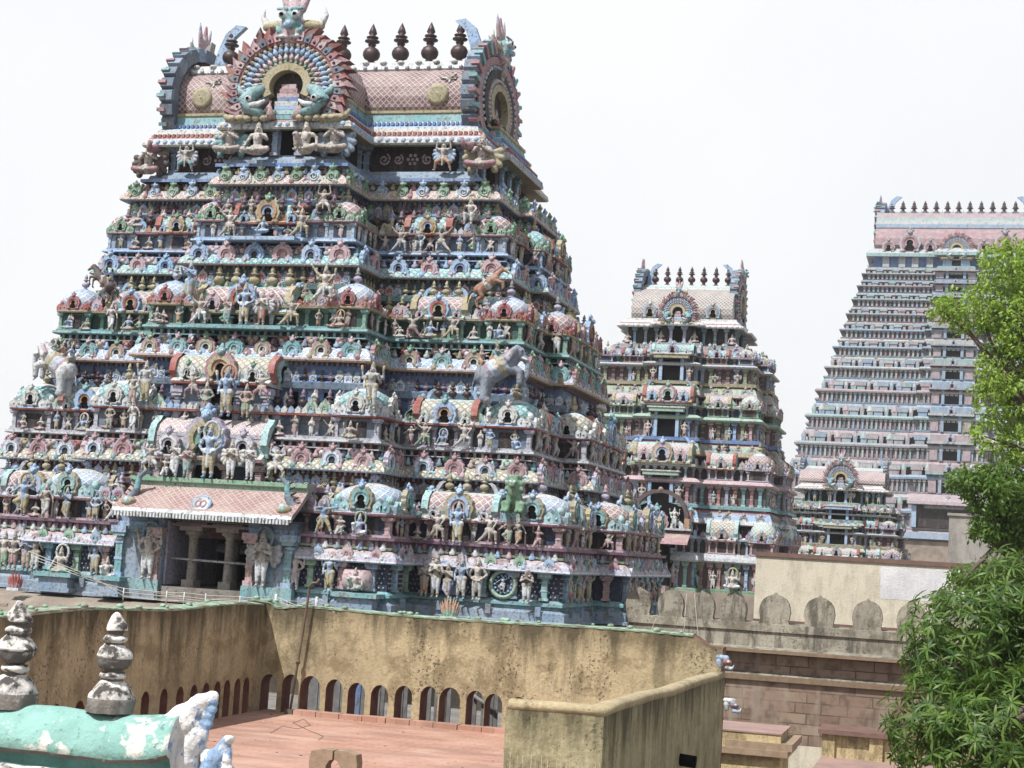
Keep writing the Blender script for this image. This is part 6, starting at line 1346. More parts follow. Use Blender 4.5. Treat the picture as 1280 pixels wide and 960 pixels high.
plaster('yellowblock', (.38, .31, .18), streak=.7, speck=.3)
def simple(name, c1, c2, sc=2., rough=.85, bs=.3):
    mt, nt, b = newmat(name); c = mixc(nt, ramp(nt, noise(nt, sc, detail=5), .35, .65), c1, c2); c = mixc(nt, ramp(nt, noise(nt, sc * 9), .55, .8, 0, .5), c, tuple(x * .4 for x in c2))
    nt.links.new(c, b.inputs['Base Color']); b.inputs['Roughness'].default_value = rough; bump(nt, b, noise(nt, sc * 12), bs, .01); MATS[name] = mt
simple('coping', (.25, .38, .28), (.13, .16, .12), 7); simple('reveal', (.10, .035, .025), (.16, .07, .05), 4); simple('plank', (.10, .10, .105), (.17, .17, .17), 6)
simple('brownpaint', (.155, .09, .075), (.11, .065, .055), 3); simple('iron', (.09, .075, .065), (.15, .10, .07), 9); simple('cable', (.45, .43, .38), (.35, .33, .3), 9); simple('pinkfloor', (.29, .19, .165), (.21, .145, .13), 1.2)
simple('rawstone', (.21, .15, .10), (.28, .21, .145), 8, bs=.8)
def tiles():
    mt, nt, b = newmat('clay_tiles'); g = N(nt, 'NewGeometry'); mp = N(nt, 'Mapping'); mp.inputs['Rotation'].default_value = (0, 0, R(0)); nt.links.new(g.outputs['Position'], mp.inputs[0])
    br = N(nt, 'TexBrick', inp={'Scale': 1.0, 'Mortar Size': .012, 'Brick Width': .34, 'Row Height': .15, 'Bias': 0.0}); br.offset = .5
    br.inputs['Color1'].default_value = (.32, .17, .125, 1); br.inputs['Color2'].default_value = (.38, .215, .16, 1); br.inputs['Mortar'].default_value = (.25, .145, .115, 1); nt.links.new(mp.outputs[0], br.inputs['Vector'])
    c = mixc(nt, ramp(nt, noise(nt, 1.1, detail=6), .42, .66, 0, .6), br.outputs[0], (.44, .30, .24)); c = mixc(nt, ramp(nt, noise(nt, 1.3, detail=7, rough=.62, stretch=(.6, 1.8, 1)), .47, .62, 0, .7), c, (.22, .13, .10)); c = mixc(nt, ramp(nt, noise(nt, 7, detail=5, rough=.7), .58, .72, 0, .6), c, (.13, .08, .065))
    nt.links.new(c, b.inputs['Base Color']); b.inputs['Roughness'].default_value = .85; bump(nt, b, br.outputs[1], -.3, .01); MATS['clay'] = mt
tiles()
def courses():
    mt, nt, b = newmat('stone_courses'); uv = N(nt, 'UVMap')
    br = N(nt, 'TexBrick', inp={'Scale': 1.0, 'Mortar Size': .018, 'Brick Width': .92, 'Row Height': .30}); br.offset = .45; br.squash = .8; br.squash_frequency = 3
    br.inputs['Color1'].default_value = (.15, .10, .075, 1); br.inputs['Color2'].default_value = (.235, .18, .135, 1); br.inputs['Mortar'].default_value = (.07, .05, .04, 1); nt.links.new(uv.outputs[0], br.inputs['Vector'])
    c = mixc(nt, ramp(nt, noise(nt, .8, detail=6), .44, .58, 0, .7), br.outputs[0], (.19, .13, .10)); c = mixc(nt, ramp(nt, noise(nt, 2.6, detail=6, rough=.65), .48, .62, 0, .75), c, (.085, .062, .05)); c = mixc(nt, ramp(nt, noise(nt, 1.2, detail=6, stretch=(1.5, 1.5, .4)), .54, .64, 0, .5), c, (.26, .22, .18))
    nt.links.new(c, b.inputs['Base Color']); b.inputs['Roughness'].default_value = .93; bump(nt, b, math_(nt, 'ADD', br.outputs[1], math_(nt, 'MULTIPLY', noise(nt, 9), -.6)), -.7, .03); MATS['courses'] = mt
courses()
def peel(name, base, under, speckle, amt=(.52, .60), sc=3.5):
    mt, nt, b = newmat(name)
    n1 = noise(nt, sc * 2.2, detail=7, rough=.62); n2 = noise(nt, sc * 9, detail=5, rough=.7); n3 = noise(nt, sc * .8, detail=4); n4 = noise(nt, sc * 3, detail=5, stretch=(1, 1, .3))
    c = mixc(nt, ramp(nt, n3, .35, .65), base, tuple(min(1, x * 1.25 + .03) for x in base)); c = mixc(nt, ramp(nt, n4, .5, .72, 0, .35), c, tuple(x * .5 for x in base))
    if name == 'tealpeel':                                   # the paint is worn through most at the horn end of the ridge
        g = N(nt, 'NewGeometry'); sx_ = N(nt, 'SeparateXYZ'); nt.links.new(g.outputs['Position'], sx_.inputs[0]); n1 = math_(nt, 'ADD', n1, ramp(nt, sx_.outputs[0], -4.75, -4.15, -.05, .12))
    c = mixc(nt, ramp(nt, n1, *amt), c, under); c = mixc(nt, ramp(nt, n2, .60, .68, 0, .75), c, speckle)
    nt.links.new(c, b.inputs['Base Color']); b.inputs['Roughness'].default_value = .9; b.inputs['Specular IOR Level'].default_value = .15; bump(nt, b, math_(nt, 'ADD', n1, n2), .9, .015); MATS[name] = mt
peel('tealpeel', (.165, .31, .285), (.55, .56, .53), (.08, .14, .13), (.545, .60), 2.6); peel('whitepeel', (.56, .56, .57), (.22, .32, .49), (.09, .09, .11), (.58, .64), 6); peel('bluepeel', (.22, .33, .50), (.62, .64, .68), (.06, .07, .10), (.56, .64), 7)
peel('lichen', (.50, .49, .475), (.075, .07, .068), (.12, .115, .11), (.48, .58), 5.0); peel('lichenshade', (.085, .08, .078), (.50, .49, .46), (.03, .03, .03), (.60, .66), 5)  # second coat: lichen with shade painted in for necks and undersides
peel('greyfoot', (.15, .14, .13), (.36, .35, .32), (.05, .05, .05), (.58, .66), 6)

YC, XL, ZT = 26.73, -11.62, 6.0
# red terrace and its kerb
m = MB(); m.box(XL, -3.72, 6, YC + .36, 5.4, ZT, 'clay'); t_ = struct(m.build('terrace'))
m = MB(); m.box(XL, XL + .0, 0, 0, 0, 0, 'clay') if False else None
wy = thing('parapet_wall', 'stained yellow parapet wall with a row of small arched openings around the red terrace', 'wall', (XL, YC, ZT))
def arcade(x0, x1, arches, h, th, wob, ztop):
    """wall outline with arched openings cut through it, base at z = 0"""
    pts = [(x0, -.3)]
    for ax, aw, ah in sorted(arches):
        pts += [(ax - aw, -.3), (ax - aw, .04), (ax - aw, .04 + ah - aw)] if False else [(ax - aw, -.3), (ax - aw, ah - aw * 1.25)]
        pts += [(ax - aw * math.cos(R(a)), ah - aw * 1.25 + aw * 1.25 * math.sin(R(a))) for a in range(15, 180, 15)]
        pts += [(ax + aw, ah - aw * 1.25), (ax + aw, -.3)]
    pts += [(x1, -.3)]
    n = 34
    for i in range(n + 1):
        t = 1 - i / n; x = x0 + (x1 - x0) * t; pts.append((x, ztop(x) + random.uniform(-wob, wob)))
    m = MB(); m.plate(pts, -th, 0, 'yellowwall', 'reveal'); return m, pts
random.seed(3)
fa = [(float(atY(x, 860, YC)[0]) - XL, .155 if i not in (2, 8) else .185, .635 + .03 * math.sin(i)) for i, x in enumerate((336, 363, 388, 418, 446, 475, 505, 537, 563, 595, 618, 650))]
zt_ = lambda x: 1.82 + .018 * math.sin(x * 1.1 + 1.0) - .05 * math.exp(-((x - .25) / .25) ** 2) + (.06 if x < .1 else 0) - (.15 if x > 7.62 else 0)
m, pts = arcade(-.35, 8.0, fa, 1.8, .38, .012, zt_)
w1 = link(m.mesh('wall_back'), 'wall_panel', wy, T(0, 0, 0, PI) @ Matrix.Diagonal((-1, 1, 1, 1)) if False else Matrix.Identity(4))
w1.data.transform(Matrix.Diagonal((1, -1, 1, 1))); w1.data.flip_normals()
la = [(YC - float(atX(x, 870, XL)[1]), .125, .60) for x in (155, 182, 205, 225, 242, 257, 271, 283, 296, 307)]
la += [(YC - float(atX(155, 870, XL)[1]) + .62 * (i + 1), .125, .60) for i in range(9)]
m, pl_ = arcade(0.0, 12.5, la, 1.8, .36, .012, lambda x: 1.83 + .03 * math.sin(x * 1.3))
w2_ = link(m.mesh('wall_side'), 'wall_panel', wy)
w2_.data.transform(Matrix(((0, 1, 0, 0), (-1, 0, 0, 0), (0, 0, 1, 0), (0, 0, 0, 1))))
def copingmesh(x0, x1, ztop, th):
    m = MB(); n = 120; R_ = []
    for i in range(n + 1):
        x = x0 + (x1 - x0) * i / n; z = ztop(x) - .012; d = .030 * max(0, random.uniform(-.6, 1))
        R_.append([(x, -th - .03, z - .02), (x, .006 + d * .5, z - .012), (x, .012 + d * .3, z + .006 + d * .5), (x, -th * .5, z + .025 + d * .4), (x, -th - .03, z + .02)])
    m.rings([r[::-1] for r in R_], 'coping', True, 'coping', 'coping')
    for i in range(26):
        x = random.uniform(x0, x1); m.ball((x, random.uniform(-th, .0), ztop(x) + .03), random.uniform(.03, .07), 'coping', 6, 4, .6)
    return m
c1 = link(copingmesh(-.3, 7.5, lambda x: zt_(x), .38).mesh('coping'), 'coping', wy); c1.data.transform(Matrix.Diagonal((1, -1, 1, 1))); c1.data.flip_normals()
c2 = link(copingmesh(.1, 12.4, lambda x: 1.83 + .03 * math.sin(x * 1.3), .36).mesh('coping'), 'coping', wy); c2.data.transform(Matrix(((0, 1, 0, 0), (-1, 0, 0, 0), (0, 0, 1, 0), (0, 0, 0, 1))))
m = MB()
for i in range(17): m.box(.75 + i * .42, .75 + i * .42 + .405, -.24 + random.uniform(-.01, .01), -.003, 0, .085 + random.uniform(-.008, .008), 'clay')
m.build('kerb', wy)
# boarding behind the openings
bd = thing('timber_fence', 'grey timber fence glimpsed through the small arched openings', 'fence', (XL, YC + 1.75, ZT))
for i, (ax, aw, ah) in enumerate(fa):
    m = MB(); o_ = .10 + .03 * (i % 3); m.box(ax + o_ - .10, ax + o_ + .12, 0, .04, -.3, .9, 'plank' if i != 2 else 'blue'); m.box(ax + o_ + .13, ax + o_ + .2, .01, .05, -.3, .9, 'plank'); m.build('board', bd)
m = MB(); m.tube([(fa[8][0] - .1, -.05, .42), (fa[8][0] + .35, -.05, .16)], .035, 'plank', 6); m.build('brace', bd)
struct((lambda q: (q.box(XL - 3, -4.7, YC + .4, YC + 6, 4.5, 5.72, 'stonedk'), q.box(XL - 3, XL - .36, 6, YC + .4, 4.5, 5.72, 'stonedk'), q.build('ground_behind_wall'))[2])(MB()))
# bent iron pipe
p0, p1 = atY(362, 893, YC - .12), atY(386, 742, YC - .12)
m = MB(); a = Vector(p0); b_ = Vector(p1); m.tube([a, a.lerp(b_, .55), b_, b_ + Vector((.02, -.05, .12)), b_ + Vector((.10, -.1, .19)), b_ + Vector((.2, -.14, .2)), b_ + Vector((.23, -.16, .26))], .022, 'iron', 7); m.tube([a.lerp(b_, .42), a.lerp(b_, .45)], .04, 'iron', 8); m.box(a.x - .07, a.x + .07, a.y - .07, a.y + .07, ZT, ZT + .08, 'iron')
tag(m.build('pipe'), 'thin bent iron pipe standing against the yellow wall near its corner', 'pipe')
# stone with a hole on the terrace
p = atZ(418, 977, ZT); s_ = .0
m = MB()
for sgn in (-1, 1):
    q = [(0.012 * sgn, .42 - .03), (.14 * sgn, .40), (.30 * sgn, .36), (.32 * sgn, .25), (.31 * sgn, 0), (.10 * sgn, 0), (.095 * sgn, .2), (.05 * sgn, .27), (.012 * sgn, .28)]
    m.plate(q, -.10, .10, 'rawstone')
tag(m.build('holed_stone'), 'rough brown stone arch with a hole, low on the red terrace', 'stone').location = (float(p[0]), float(p[1]), ZT)
# loose wire and litter on the terrace
pts_ = [Vector(atZ(px, py, ZT + .012)) for px, py in ((338, 916), (352, 908), (372, 911), (388, 906), (380, 899), (366, 903), (384, 912), (404, 920), (398, 925))]
m = MB(); m.tube([pts_[0].lerp(pts_[0], 0)] + pts_, .004, 'iron', 4); tag(m.build('wire'), 'thin loose wire curled on the red terrace near the iron pipe', 'wire')
random.seed(31); m = MB()
for i in range(150):
    px, py = random.uniform(250, 640), random.uniform(897, 958); q = atZ(px, py + (0 if px < 400 else 14), ZT); s_ = random.uniform(.006, .022)
    if float(q[1]) > YC - .1 or float(q[0]) < XL + .1: continue
    if i < 75: q = np.array([random.uniform(XL + .2, -5), YC - abs(random.gauss(0, .22)) - .05, ZT])
    m.box(float(q[0]) - s_, float(q[0]) + s_, float(q[1]) - s_ * .7, float(q[1]) + s_ * .7, ZT, ZT + s_ * .5, random.choice(['rawstone', 'stonedk', 'reveal', 'boxtop']), taper=s_ * .3)
o = m.build('litter'); o['kind'] = 'stuff'
# yellow stair parapet in front
bx = thing('stair_parapet', 'L-shaped greenish yellow parapet with a thick rounded top in the lower middle', 'parapet', (0, 0, 0))
X1, X0, Y0, Y1 = -3.58, -4.66, 17.35, 26.7; zb0, zb1 = 7.38, 7.24; th = .20
m = MB()
m.rings([[(X0, Y0, 0), (X1, Y0, 0), (X1, Y0 + th, 0), (X0, Y0 + th, 0)], [(X0, Y0, zb0 - .05), (X1, Y0, zb0 - .05), (X1, Y0 + th, zb0 - .05), (X0, Y0 + th, zb0 - .05)]], 'boxwall', True, None, 'boxwall')
m.rings([[(X1 - th, Y0 + th, 0), (X1, Y0 + th, 0), (X1, Y1, 0), (X1 - th, Y1, 0)], [(X1 - th, Y0 + th, zb0 - .05), (X1, Y0 + th, zb0 - .05), (X1, Y1, zb1 - .05), (X1 - th, Y1, zb1 - .05)]], 'boxwall', True, None, 'boxwall')
m.box(X0, X0 + th, Y0 + th, Y1, 0, zb1 - .4, 'boxwall'); m.box(X0 + th, X1 - th, Y0 + th, Y1, 5.0, 6.1, 'stonedk')
m.build('wall_panel', bx)
def round_cap(path, wd):
    m = MB(); Rg = []
    for i, (x, y, z) in enumerate(path):
        if i == 0: d = Vector(path[1]) - Vector(path[0])
        elif i == len(path) - 1: d = Vector(path[-1]) - Vector(path[-2])
        else: d = (Vector(path[i + 1]) - Vector(path[i])).normalized() + (Vector(path[i]) - Vector(path[i - 1])).normalized()
        d.z = 0; d.normalize(); n = Vector((d.y, -d.x, 0)); k = 1.0
        if 0 < i < len(path) - 1:
            d0 = (Vector(path[i]) - Vector(path[i - 1])); d0.z = 0; d0.normalize(); k = 1 / max(.5, Vector((d0.y, -d0.x, 0)).dot(n))
        Rg.append([Vector((x, y, z)) + n * (o * k) + Vector((0, 0, q)) for o, q in ((wd * .5 + .004, -.07), (wd * .5 + .012, -.012), (wd * .44, .022), (0, .036), (-wd * .44, .022), (-wd * .5 - .012, -.012), (-wd * .5 - .004, -.07))])
    m.rings(Rg, 'boxtop', True, 'boxtop', 'boxtop', True); return m
random.seed(5)
path = [(X0 + .02, Y0 + th / 2, zb0)] + [(X0 + (X1 - th / 2 - X0) * t, Y0 + th / 2, zb0 + random.uniform(-.012, .012)) for t in (.3, .6, .85)] + [(X1 - th / 2, Y0 + th / 2, zb0)] + [(X1 - th / 2, Y0 + th / 2 + (Y1 - Y0) * t, zb0 + (zb1 - zb0) * t + random.uniform(-.015, .015)) for t in (.08, .18, .3, .45, .6, .75, .9, 1.0)]
round_cap(path, th).build('wall_cap', bx)
pp = MB(); pp.tube([(X1 - .05, 22.6, 6.32), (X1 + .22, 22.6, 6.30)], .085, 'black', 10); pp.build('drain_spout', bx)
m = MB()
for i in range(16):
    x = X0 + .03 + i * .07; m.tube([(x, Y0 - .03, 6.1), (x + random.uniform(-.02, .02), Y0 - .05, 6.82 + random.uniform(0, .06))], [.010, .003], 'ochre', 4)
o = m.build('dry_grass'); o['kind'] = 'stuff'
# painted scroll ends at the right end of the yellow wall
for (px, py, Y, k, lab, cc) in ((905, 828, 26.6, .16, 'small blue and red painted carving on the end of the yellow wall', ('sky', 'red', 'white')), (914, 882, 25.2, .15, 'small white and blue painted carving low on the side of the stair parapet', ('white', 'mauve', 'sky'))):
    p = atY(px, py, Y); c = [((-.6, 0, .5), (.2, 0, .45), .25, .3, cc[0]), ((.2, 0, .1), (.5, 0, 0), .36, .3, cc[1]), ((.3, 0, -.5), (.7, 0, -.55), .22, .2, cc[2]), ((.45, -.25, .1), (.5, -.3, .1), .12, .12, 'white'), ((-.5, 0, .1), (-.4, 0, -.4), .3, .2, cc[0]), ((.9, 0, -.5), (1.0, 0, -.2), .12, .05, cc[0])]
    o = link(sculpt('scroll_end', c, .06), 'painted_carving'); o.matrix_world = T(float(p[0]), Y, float(p[2]), 0, k); tag(o, lab, 'carving')

# battlemented wall running to the big tower
YM = 48.0
mw = thing('battlement_wall', 'long weathered stone wall with rounded merlons and brown stone courses below', 'wall', (0, YM, 0))
m = MB(); x0, x1 = -11.0, 5.0
sec = [(0, 4.0, 'courses'), (0, 5.72, 'courses'), (-.10, 5.74, 'rawstone'), (-.14, 5.9, 'merlonwall'), (.04, 5.98, 'courses'), (.04, 6.52, 'rawstone'), (-.42, 6.54, 'rawstone'), (-.44, 6.64, 'merlonwall'), (-.02, 6.70, 'merlonwall'), (0, 7.12, 'merlonwall'), (-.06, 7.14, 'merlonwall'), (-.05, 7.36, 'merlonwall'), (.5, 7.40, 'merlonwall'), (.5, 4.0, 'merlonwall')]
b = len(m.v); n = len(sec); vv = [0]
for i in range(n - 1): vv.append(vv[-1] + math.dist(sec[i][:2], sec[i + 1][:2]))
m.v += [(x0, y, z) for y, z, _ in sec] + [(x1, y, z) for y, z, _ in sec]
for i in range(n - 1): m.face((b + i, b + n + i, b + n + i + 1, b + i + 1), sec[i][2], [(0, vv[i]), (x1 - x0, vv[i]), (x1 - x0, vv[i + 1]), (0, vv[i + 1])])
m.build('wall_panel', mw)
random.seed(9)
for i, px in enumerate((797, 838, 877, 916, 968, 1025, 1084, 1140, 1200, 1262, 1325)):
    x = float(atY(px, 760, YM)[0]); wd = (.37, .38, .38, .37, .44, .43, .42, .42, .42, .42, .42)[i]; z1 = (.72, .74, .74, .72, .80, .80, .80, .80, .8, .8, .8)[i]
    pts = [(-wd, 0), (wd, 0), (wd * .92, z1 * .12), (wd * 1.02, z1 * .42), (wd * .98, z1 * .58), (wd * .90, z1 * .74), (wd * .72, z1 * .89), (wd * .40, z1 * 1.0), (wd * .12, z1 * 1.05), (0, z1 * 1.12), (-wd * .12, z1 * 1.05), (-wd * .40, z1 * 1.0), (-wd * .72, z1 * .89), (-wd * .90, z1 * .74), (-wd * .98, z1 * .58), (-wd * 1.02, z1 * .42), (-wd * .92, z1 * .12)]
    m = MB(); m.plate(pts, -.16, .16, 'merlonwall'); pass
    pass
    link(m.mesh('merlon'), 'merlon', mw, T(x + random.uniform(-.02, .02), .22, 7.37, PI + random.uniform(-.03, .03), 1))
# cream building behind the battlements
p0 = atY(945, 700, 62); wb = thing('cream_building', 'plain cream building with a brown top edge and a pale lilac patch', 'building', (float(p0[0]), 62, 0))
m = MB(); zt0 = float(p0[2]) + .16; m.box(0, 11, 0, 6, 0, zt0, 'creamwall'); m.build('wall', wb)
m = MB(); m.box(-.04, 11.04, -.06, 6.04, zt0, zt0 + .16, 'brownpaint'); m.build('roof_edge', wb)
m = MB(); xq = float(atY(1100, 740, 62)[0]) - float(p0[0]); m.box(xq, 11.0, -.006, .01, zt0 - 1.3, zt0 - .12, 'patchpaint'); m.build('paint_patch', wb)
m = MB(); m.box(0, 11.02, -.10, .0, 5.5, 7.05, 'brownpaint'); m.build('plinth_band', wb)
p1 = atY(1185, 690, 80); m = MB(); zc0 = float(atY(1200, 645, 80)[2]); m.box(0, 3.4, 0, 3, 0, zc0, 'concrete'); m.box(-.08, 3.48, -.08, 3.08, zc0, zc0 + .12, 'concrete')
tag(m.build('concrete_block'), 'bare grey concrete block behind the cream building, left of the tree', 'building').location = (float(p1[0]), 80, 0)
# right-hand lower terrace, bench-like tank and yellow block
m = MB(); m.box(-3.4, 8, 28, 47.9, 3.6, 4.02, 'pinkfloor'); struct(m.build('lower_terrace'))
pt = atY(1027, 935, 45.5); tk = thing('stone_trough', 'low yellow stone trough with a dark slab on top below the battlements', 'trough', (float(pt[0]), 45.5, 4.02))
m = MB(); m.box(0, 2.6, .05, 1.4, 0, .62, 'yellowblock'); m.box(.0, .34, -.05, .1, 0, .62, 'yellowblock'); m.box(1.25, 1.6, -.05, .1, 0, .62, 'yellowblock'); m.build('body', tk)
m = MB(); m.box(-.1, 2.8, -.16, 1.5, .62, .74, 'brownpaint'); m.build('slab', tk)
pk = atY(912, 915, 34.5); yb2 = thing('yellow_block', 'square yellow masonry block with a reddish top and brown moulding beside the stair parapet', 'block', (float(pk[0]), 33.2, 0))
zk = float(atY(950, 912, 34)[2]); m = MB(); m.box(-2.6, 1.18, 0, 1.8, 0, zk - .42, 'yellowblock'); m.box(-2.6, 1.18, .02, 1.8, zk - .30, zk, 'yellowblock'); m.build('body', yb2)
m = MB(); m.box(-2.6, 1.34, -.14, 1.95, zk - .42, zk - .30, 'rawstone'); m.box(.1, 1.42, -.08, 2.0, zk - .3, zk - .16, 'rawstone'); m.build('moulding', yb2)
m = MB(); m.box(-2.58, 1.2, 0, 1.82, zk, zk + .03, 'pinkfloor'); m.build('top', yb2)

# railing with wires on the gate, loose cables at the battlements
rl = thing('wire_railing', 'white wire railing on short posts in front of the dark doorway', 'railing', (0, 40.75, 7.02))
xs = [float(atY(px, 735, 40.75)[0]) for px in (155, 209, 231, 258, 301, 346, 397)]
for i, x in enumerate(xs):
    m = MB(); w_ = .018 if i < 5 else .04; m.tube([(x, 0, 0), (x, 0, .36 + (.12 if i > 4 else 0))], w_, 'white', 6); m.build('post', rl)
m = MB()
for h in (.12, .24, .34): m.tube([(x, 0, h - (.03 if i % 2 else 0)) for i, x in enumerate(xs)], .008, 'cable', 4)
for q in range(3): m.tube([(xs[0] - 2.6, -.3 - .2 * q, .95 + .12 * q), (xs[0] - .9, -.15, .5 + .05 * q), (xs[0], 0, .34 - .1 * q), (xs[3], .03, .2 - .05 * q), (xs[5], .02, .42 - .1 * q)], .008, 'cable', 4)
for q in range(3): m.tube([(xs[5], 0, .40 - .1 * q), (xs[5] + .6, -.02, .22 - .08 * q), (xs[6], 0, .44 - .1 * q), (xs[6] + .5, .3, .2)], .010, 'cable', 4)
m.build('wires', rl)
CB = [((820, 772), (806, 826)), ((853, 744), (836, 820)), ((858, 742), (846, 822)), ((862, 746), (852, 826)), ((868, 742), (876, 826)), ((872, 748), (884, 826))]
for i, (a, b2) in enumerate(CB):
    A, Bq = Vector(atY(*a, 47.6)), Vector(atY(*b2, 46.4)); m = MB(); mdp = A.lerp(Bq, .5) + Vector((.08 * (i % 3 - 1), 0, -.05)); m.tube([A, mdp, Bq], .007, 'iron' if i % 2 else 'cable', 4)
    tag(m.build('cable'), 'thin loose cable hanging over the battlement wall beside the big tower', 'cable', 'loose cables over the battlements')

# ------------------------------------------------------------------ near shrine roof
YN = 8.7
def Zn(px, py): return float(atY(px, py, YN)[2])
def Xn(px, py): return float(atY(px, py, YN)[0])
xe, zr0 = Xn(232, 905), Zn(120, 888)
sh = thing('shrine_roof', 'weathered turquoise shrine roof ridge with a white horn at its end, in the lower left corner', 'roof', (xe, YN, zr0))
K = YN / 2050 / .963
m = MB(); n = 60
sec = [(0, .0), (-.06, -.012), (-.13, -.05), (-.175, -.11), (-.20, -.18), (-.21, -.235), (-.19, -.25), (-.17, -.26), (-.15, -.30), (-.155, -.33), (-.23, -.345), (-.24, -.39), (-.20, -.42), (-.32, -.62), (-.45, -.95)]
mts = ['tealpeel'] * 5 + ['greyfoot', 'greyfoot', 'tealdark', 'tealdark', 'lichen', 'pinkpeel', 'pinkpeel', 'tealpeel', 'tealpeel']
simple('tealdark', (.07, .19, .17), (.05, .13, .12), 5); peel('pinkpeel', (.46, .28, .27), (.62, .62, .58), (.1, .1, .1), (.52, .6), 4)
full = [(-a, z) for a, z in sec[::-1]] + sec[1:]
ml = mts[::-1] + mts
Rg = []
random.seed(21)
for i in range(n + 1):
    x = -2.6 + 2.6 * i / n; sw = .004 * math.sin(x * 5) + .002 * math.sin(x * 23 + 1) + (.05 * max(0, (x + .35) / .35) ** 2 if x > -.35 else 0)
    Rg.append([(x, y * (1 + .006 * math.sin(x * 13 + k)), z + sw + random.uniform(-.002, .002)) for k, (y, z) in enumerate(full)])
b = len(m.v); q = len(full)
for r in Rg: m.v += r
for i in range(n):
    for k in range(q - 1): m.face((b + i * q + k, b + i * q + k + 1, b + (i + 1) * q + k + 1, b + (i + 1) * q + k), ml[k], None, True)
m.face([b + n * q + k for k in range(q)], 'whitepeel'); m.face([b + k for k in range(q)][::-1], 'tealpeel')
m.build('ridge', sh)
def lumpy(me, amp, sc, seed):
    from mathutils import noise as nz_
    me.update(); no = [v.normal.copy() for v in me.vertices]
    for v, q in zip(me.vertices, no): v.co += q * amp * nz_.noise(Vector(v.co) * sc + Vector((seed, 0, 0)))
    me.update()
FP_ = [(.148, -.03, 'greyfoot'), (.150, .045, 'greyfoot'), (.146, .06, 'lichen'), (.138, .085, 'lichen'), (.118, .12, 'lichen'), (.085, .155, 'lichen'), (.062, .168, 'lichenshade'), (.060, .185, 'lichen'), (.080, .192, 'lichen'), (.086, .205, 'lichen'), (.078, .220, 'lichenshade'), (.052, .228, 'lichenshade'), (.056, .24, 'lichenshade'), (.085, .252, 'lichenshade'), (.108, .285, 'lichenshade'), (.112, .315, 'lichen'), (.118, .325, 'lichen'), (.112, .34, 'lichen'), (.094, .375, 'lichen'), (.064, .40, 'lichenshade'), (.056, .412, 'lichen'), (.078, .425, 'lichen'), (.084, .435, 'lichen'), (.070, .452, 'lichenshade'), (.050, .462, 'lichenshade'), (.052, .475, 'lichenshade'), (.072, .49, 'lichen'), (.074, .50, 'lichen'), (.060, .535, 'lichen'), (.038, .575, 'lichen'), (.014, .600, 'lichen'), (.002, .606, 'lichen')]  # dark bands at necks and undersides carry painted shade over the lichen
for i, (px, py, sc_) in enumerate(((138, 884, .90), (15, 878, .97))):
    m = MB(); fine = []
    for (r0, z0, c0), (r1, z1, c1_) in zip(FP_[:-1], FP_[1:]):
        for t in (0, .5): fine.append((r0 + (r1 - r0) * t, z0 + (z1 - z0) * t, c0))
    m.lathe([(r_, z_) for r_, z_, _ in fine], [c for _, _, c in fine][:-1], seg=40); me = m.mesh('pot_finial'); lumpy(me, .016, 14, i * 7.3); lumpy(me, .006, 45, i * 3.1)
    link(me, 'pot_finial', sh, T(Xn(px, py) - xe, 0, Zn(px, py) - zr0, i * 1.7, sc_))
# white horn with blue notches, and a second blue curl
def P3(px, py, dy=0): a = atY(px, py, YN + dy); return (float(a[0]) - xe, dy, float(a[2]) - zr0)
def cap(a, b, ra, rb, c): return (P3(*a), P3(*b), ra, rb, c)
for nm in ('horn', 'curl'): pass
MATS['hornwhite'] = MATS['whitepeel']; MATS['hornblue'] = MATS['bluepeel']
hc = [cap((205, 925), (232, 900), .11, .10, 'hornwhite'), cap((232, 900), (250, 880), .085, .06, 'hornwhite'), cap((250, 880), (266, 868), .055, .028, 'hornwhite'), cap((232, 945), (245, 920), .09, .075, 'hornwhite'), cap((225, 965), (232, 945), .10, .10, 'hornwhite'), cap((268, 868), (270, 872), .02, .02, 'hornwhite')]
for i in range(8): 
    t = i / 7; x = 268 - 24 * t; y = 876 + 62 * t; hc.append(cap((x - 4, y), (x + 1 + (i % 2), y + 2), .026 + .02 * t, .022 + .016 * t, 'hornblue'))
hc += [cap((207, 910), (210, 935), .05, .07, 'hornblue'), cap((200, 965), (212, 945), .09, .08, 'hornblue'), cap((188, 950), (196, 940), .06, .05, 'hornwhite')]
hm_ = sculpt('horn', hc, .010, True); lumpy(hm_, .008, 22, 2.0); lumpy(hm_, .004, 60, 5.0); link(hm_, 'horn', sh)
kc = [cap((262, 975), (268, 950), .075, .065, 'hornblue'), cap((268, 950), (282, 928), .055, .035, 'hornblue'), cap((282, 928), (286, 925), .03, .03, 'hornwhite'), cap((255, 940), (262, 950), .03, .05, 'hornwhite'), cap((284, 940), (284, 965), .028, .04, 'hornwhite')]
km_ = sculpt('curl', kc, .010, True); lumpy(km_, .012, 20, 9.0); lumpy(km_, .005, 55, 1.0); link(km_, 'curl', sh)
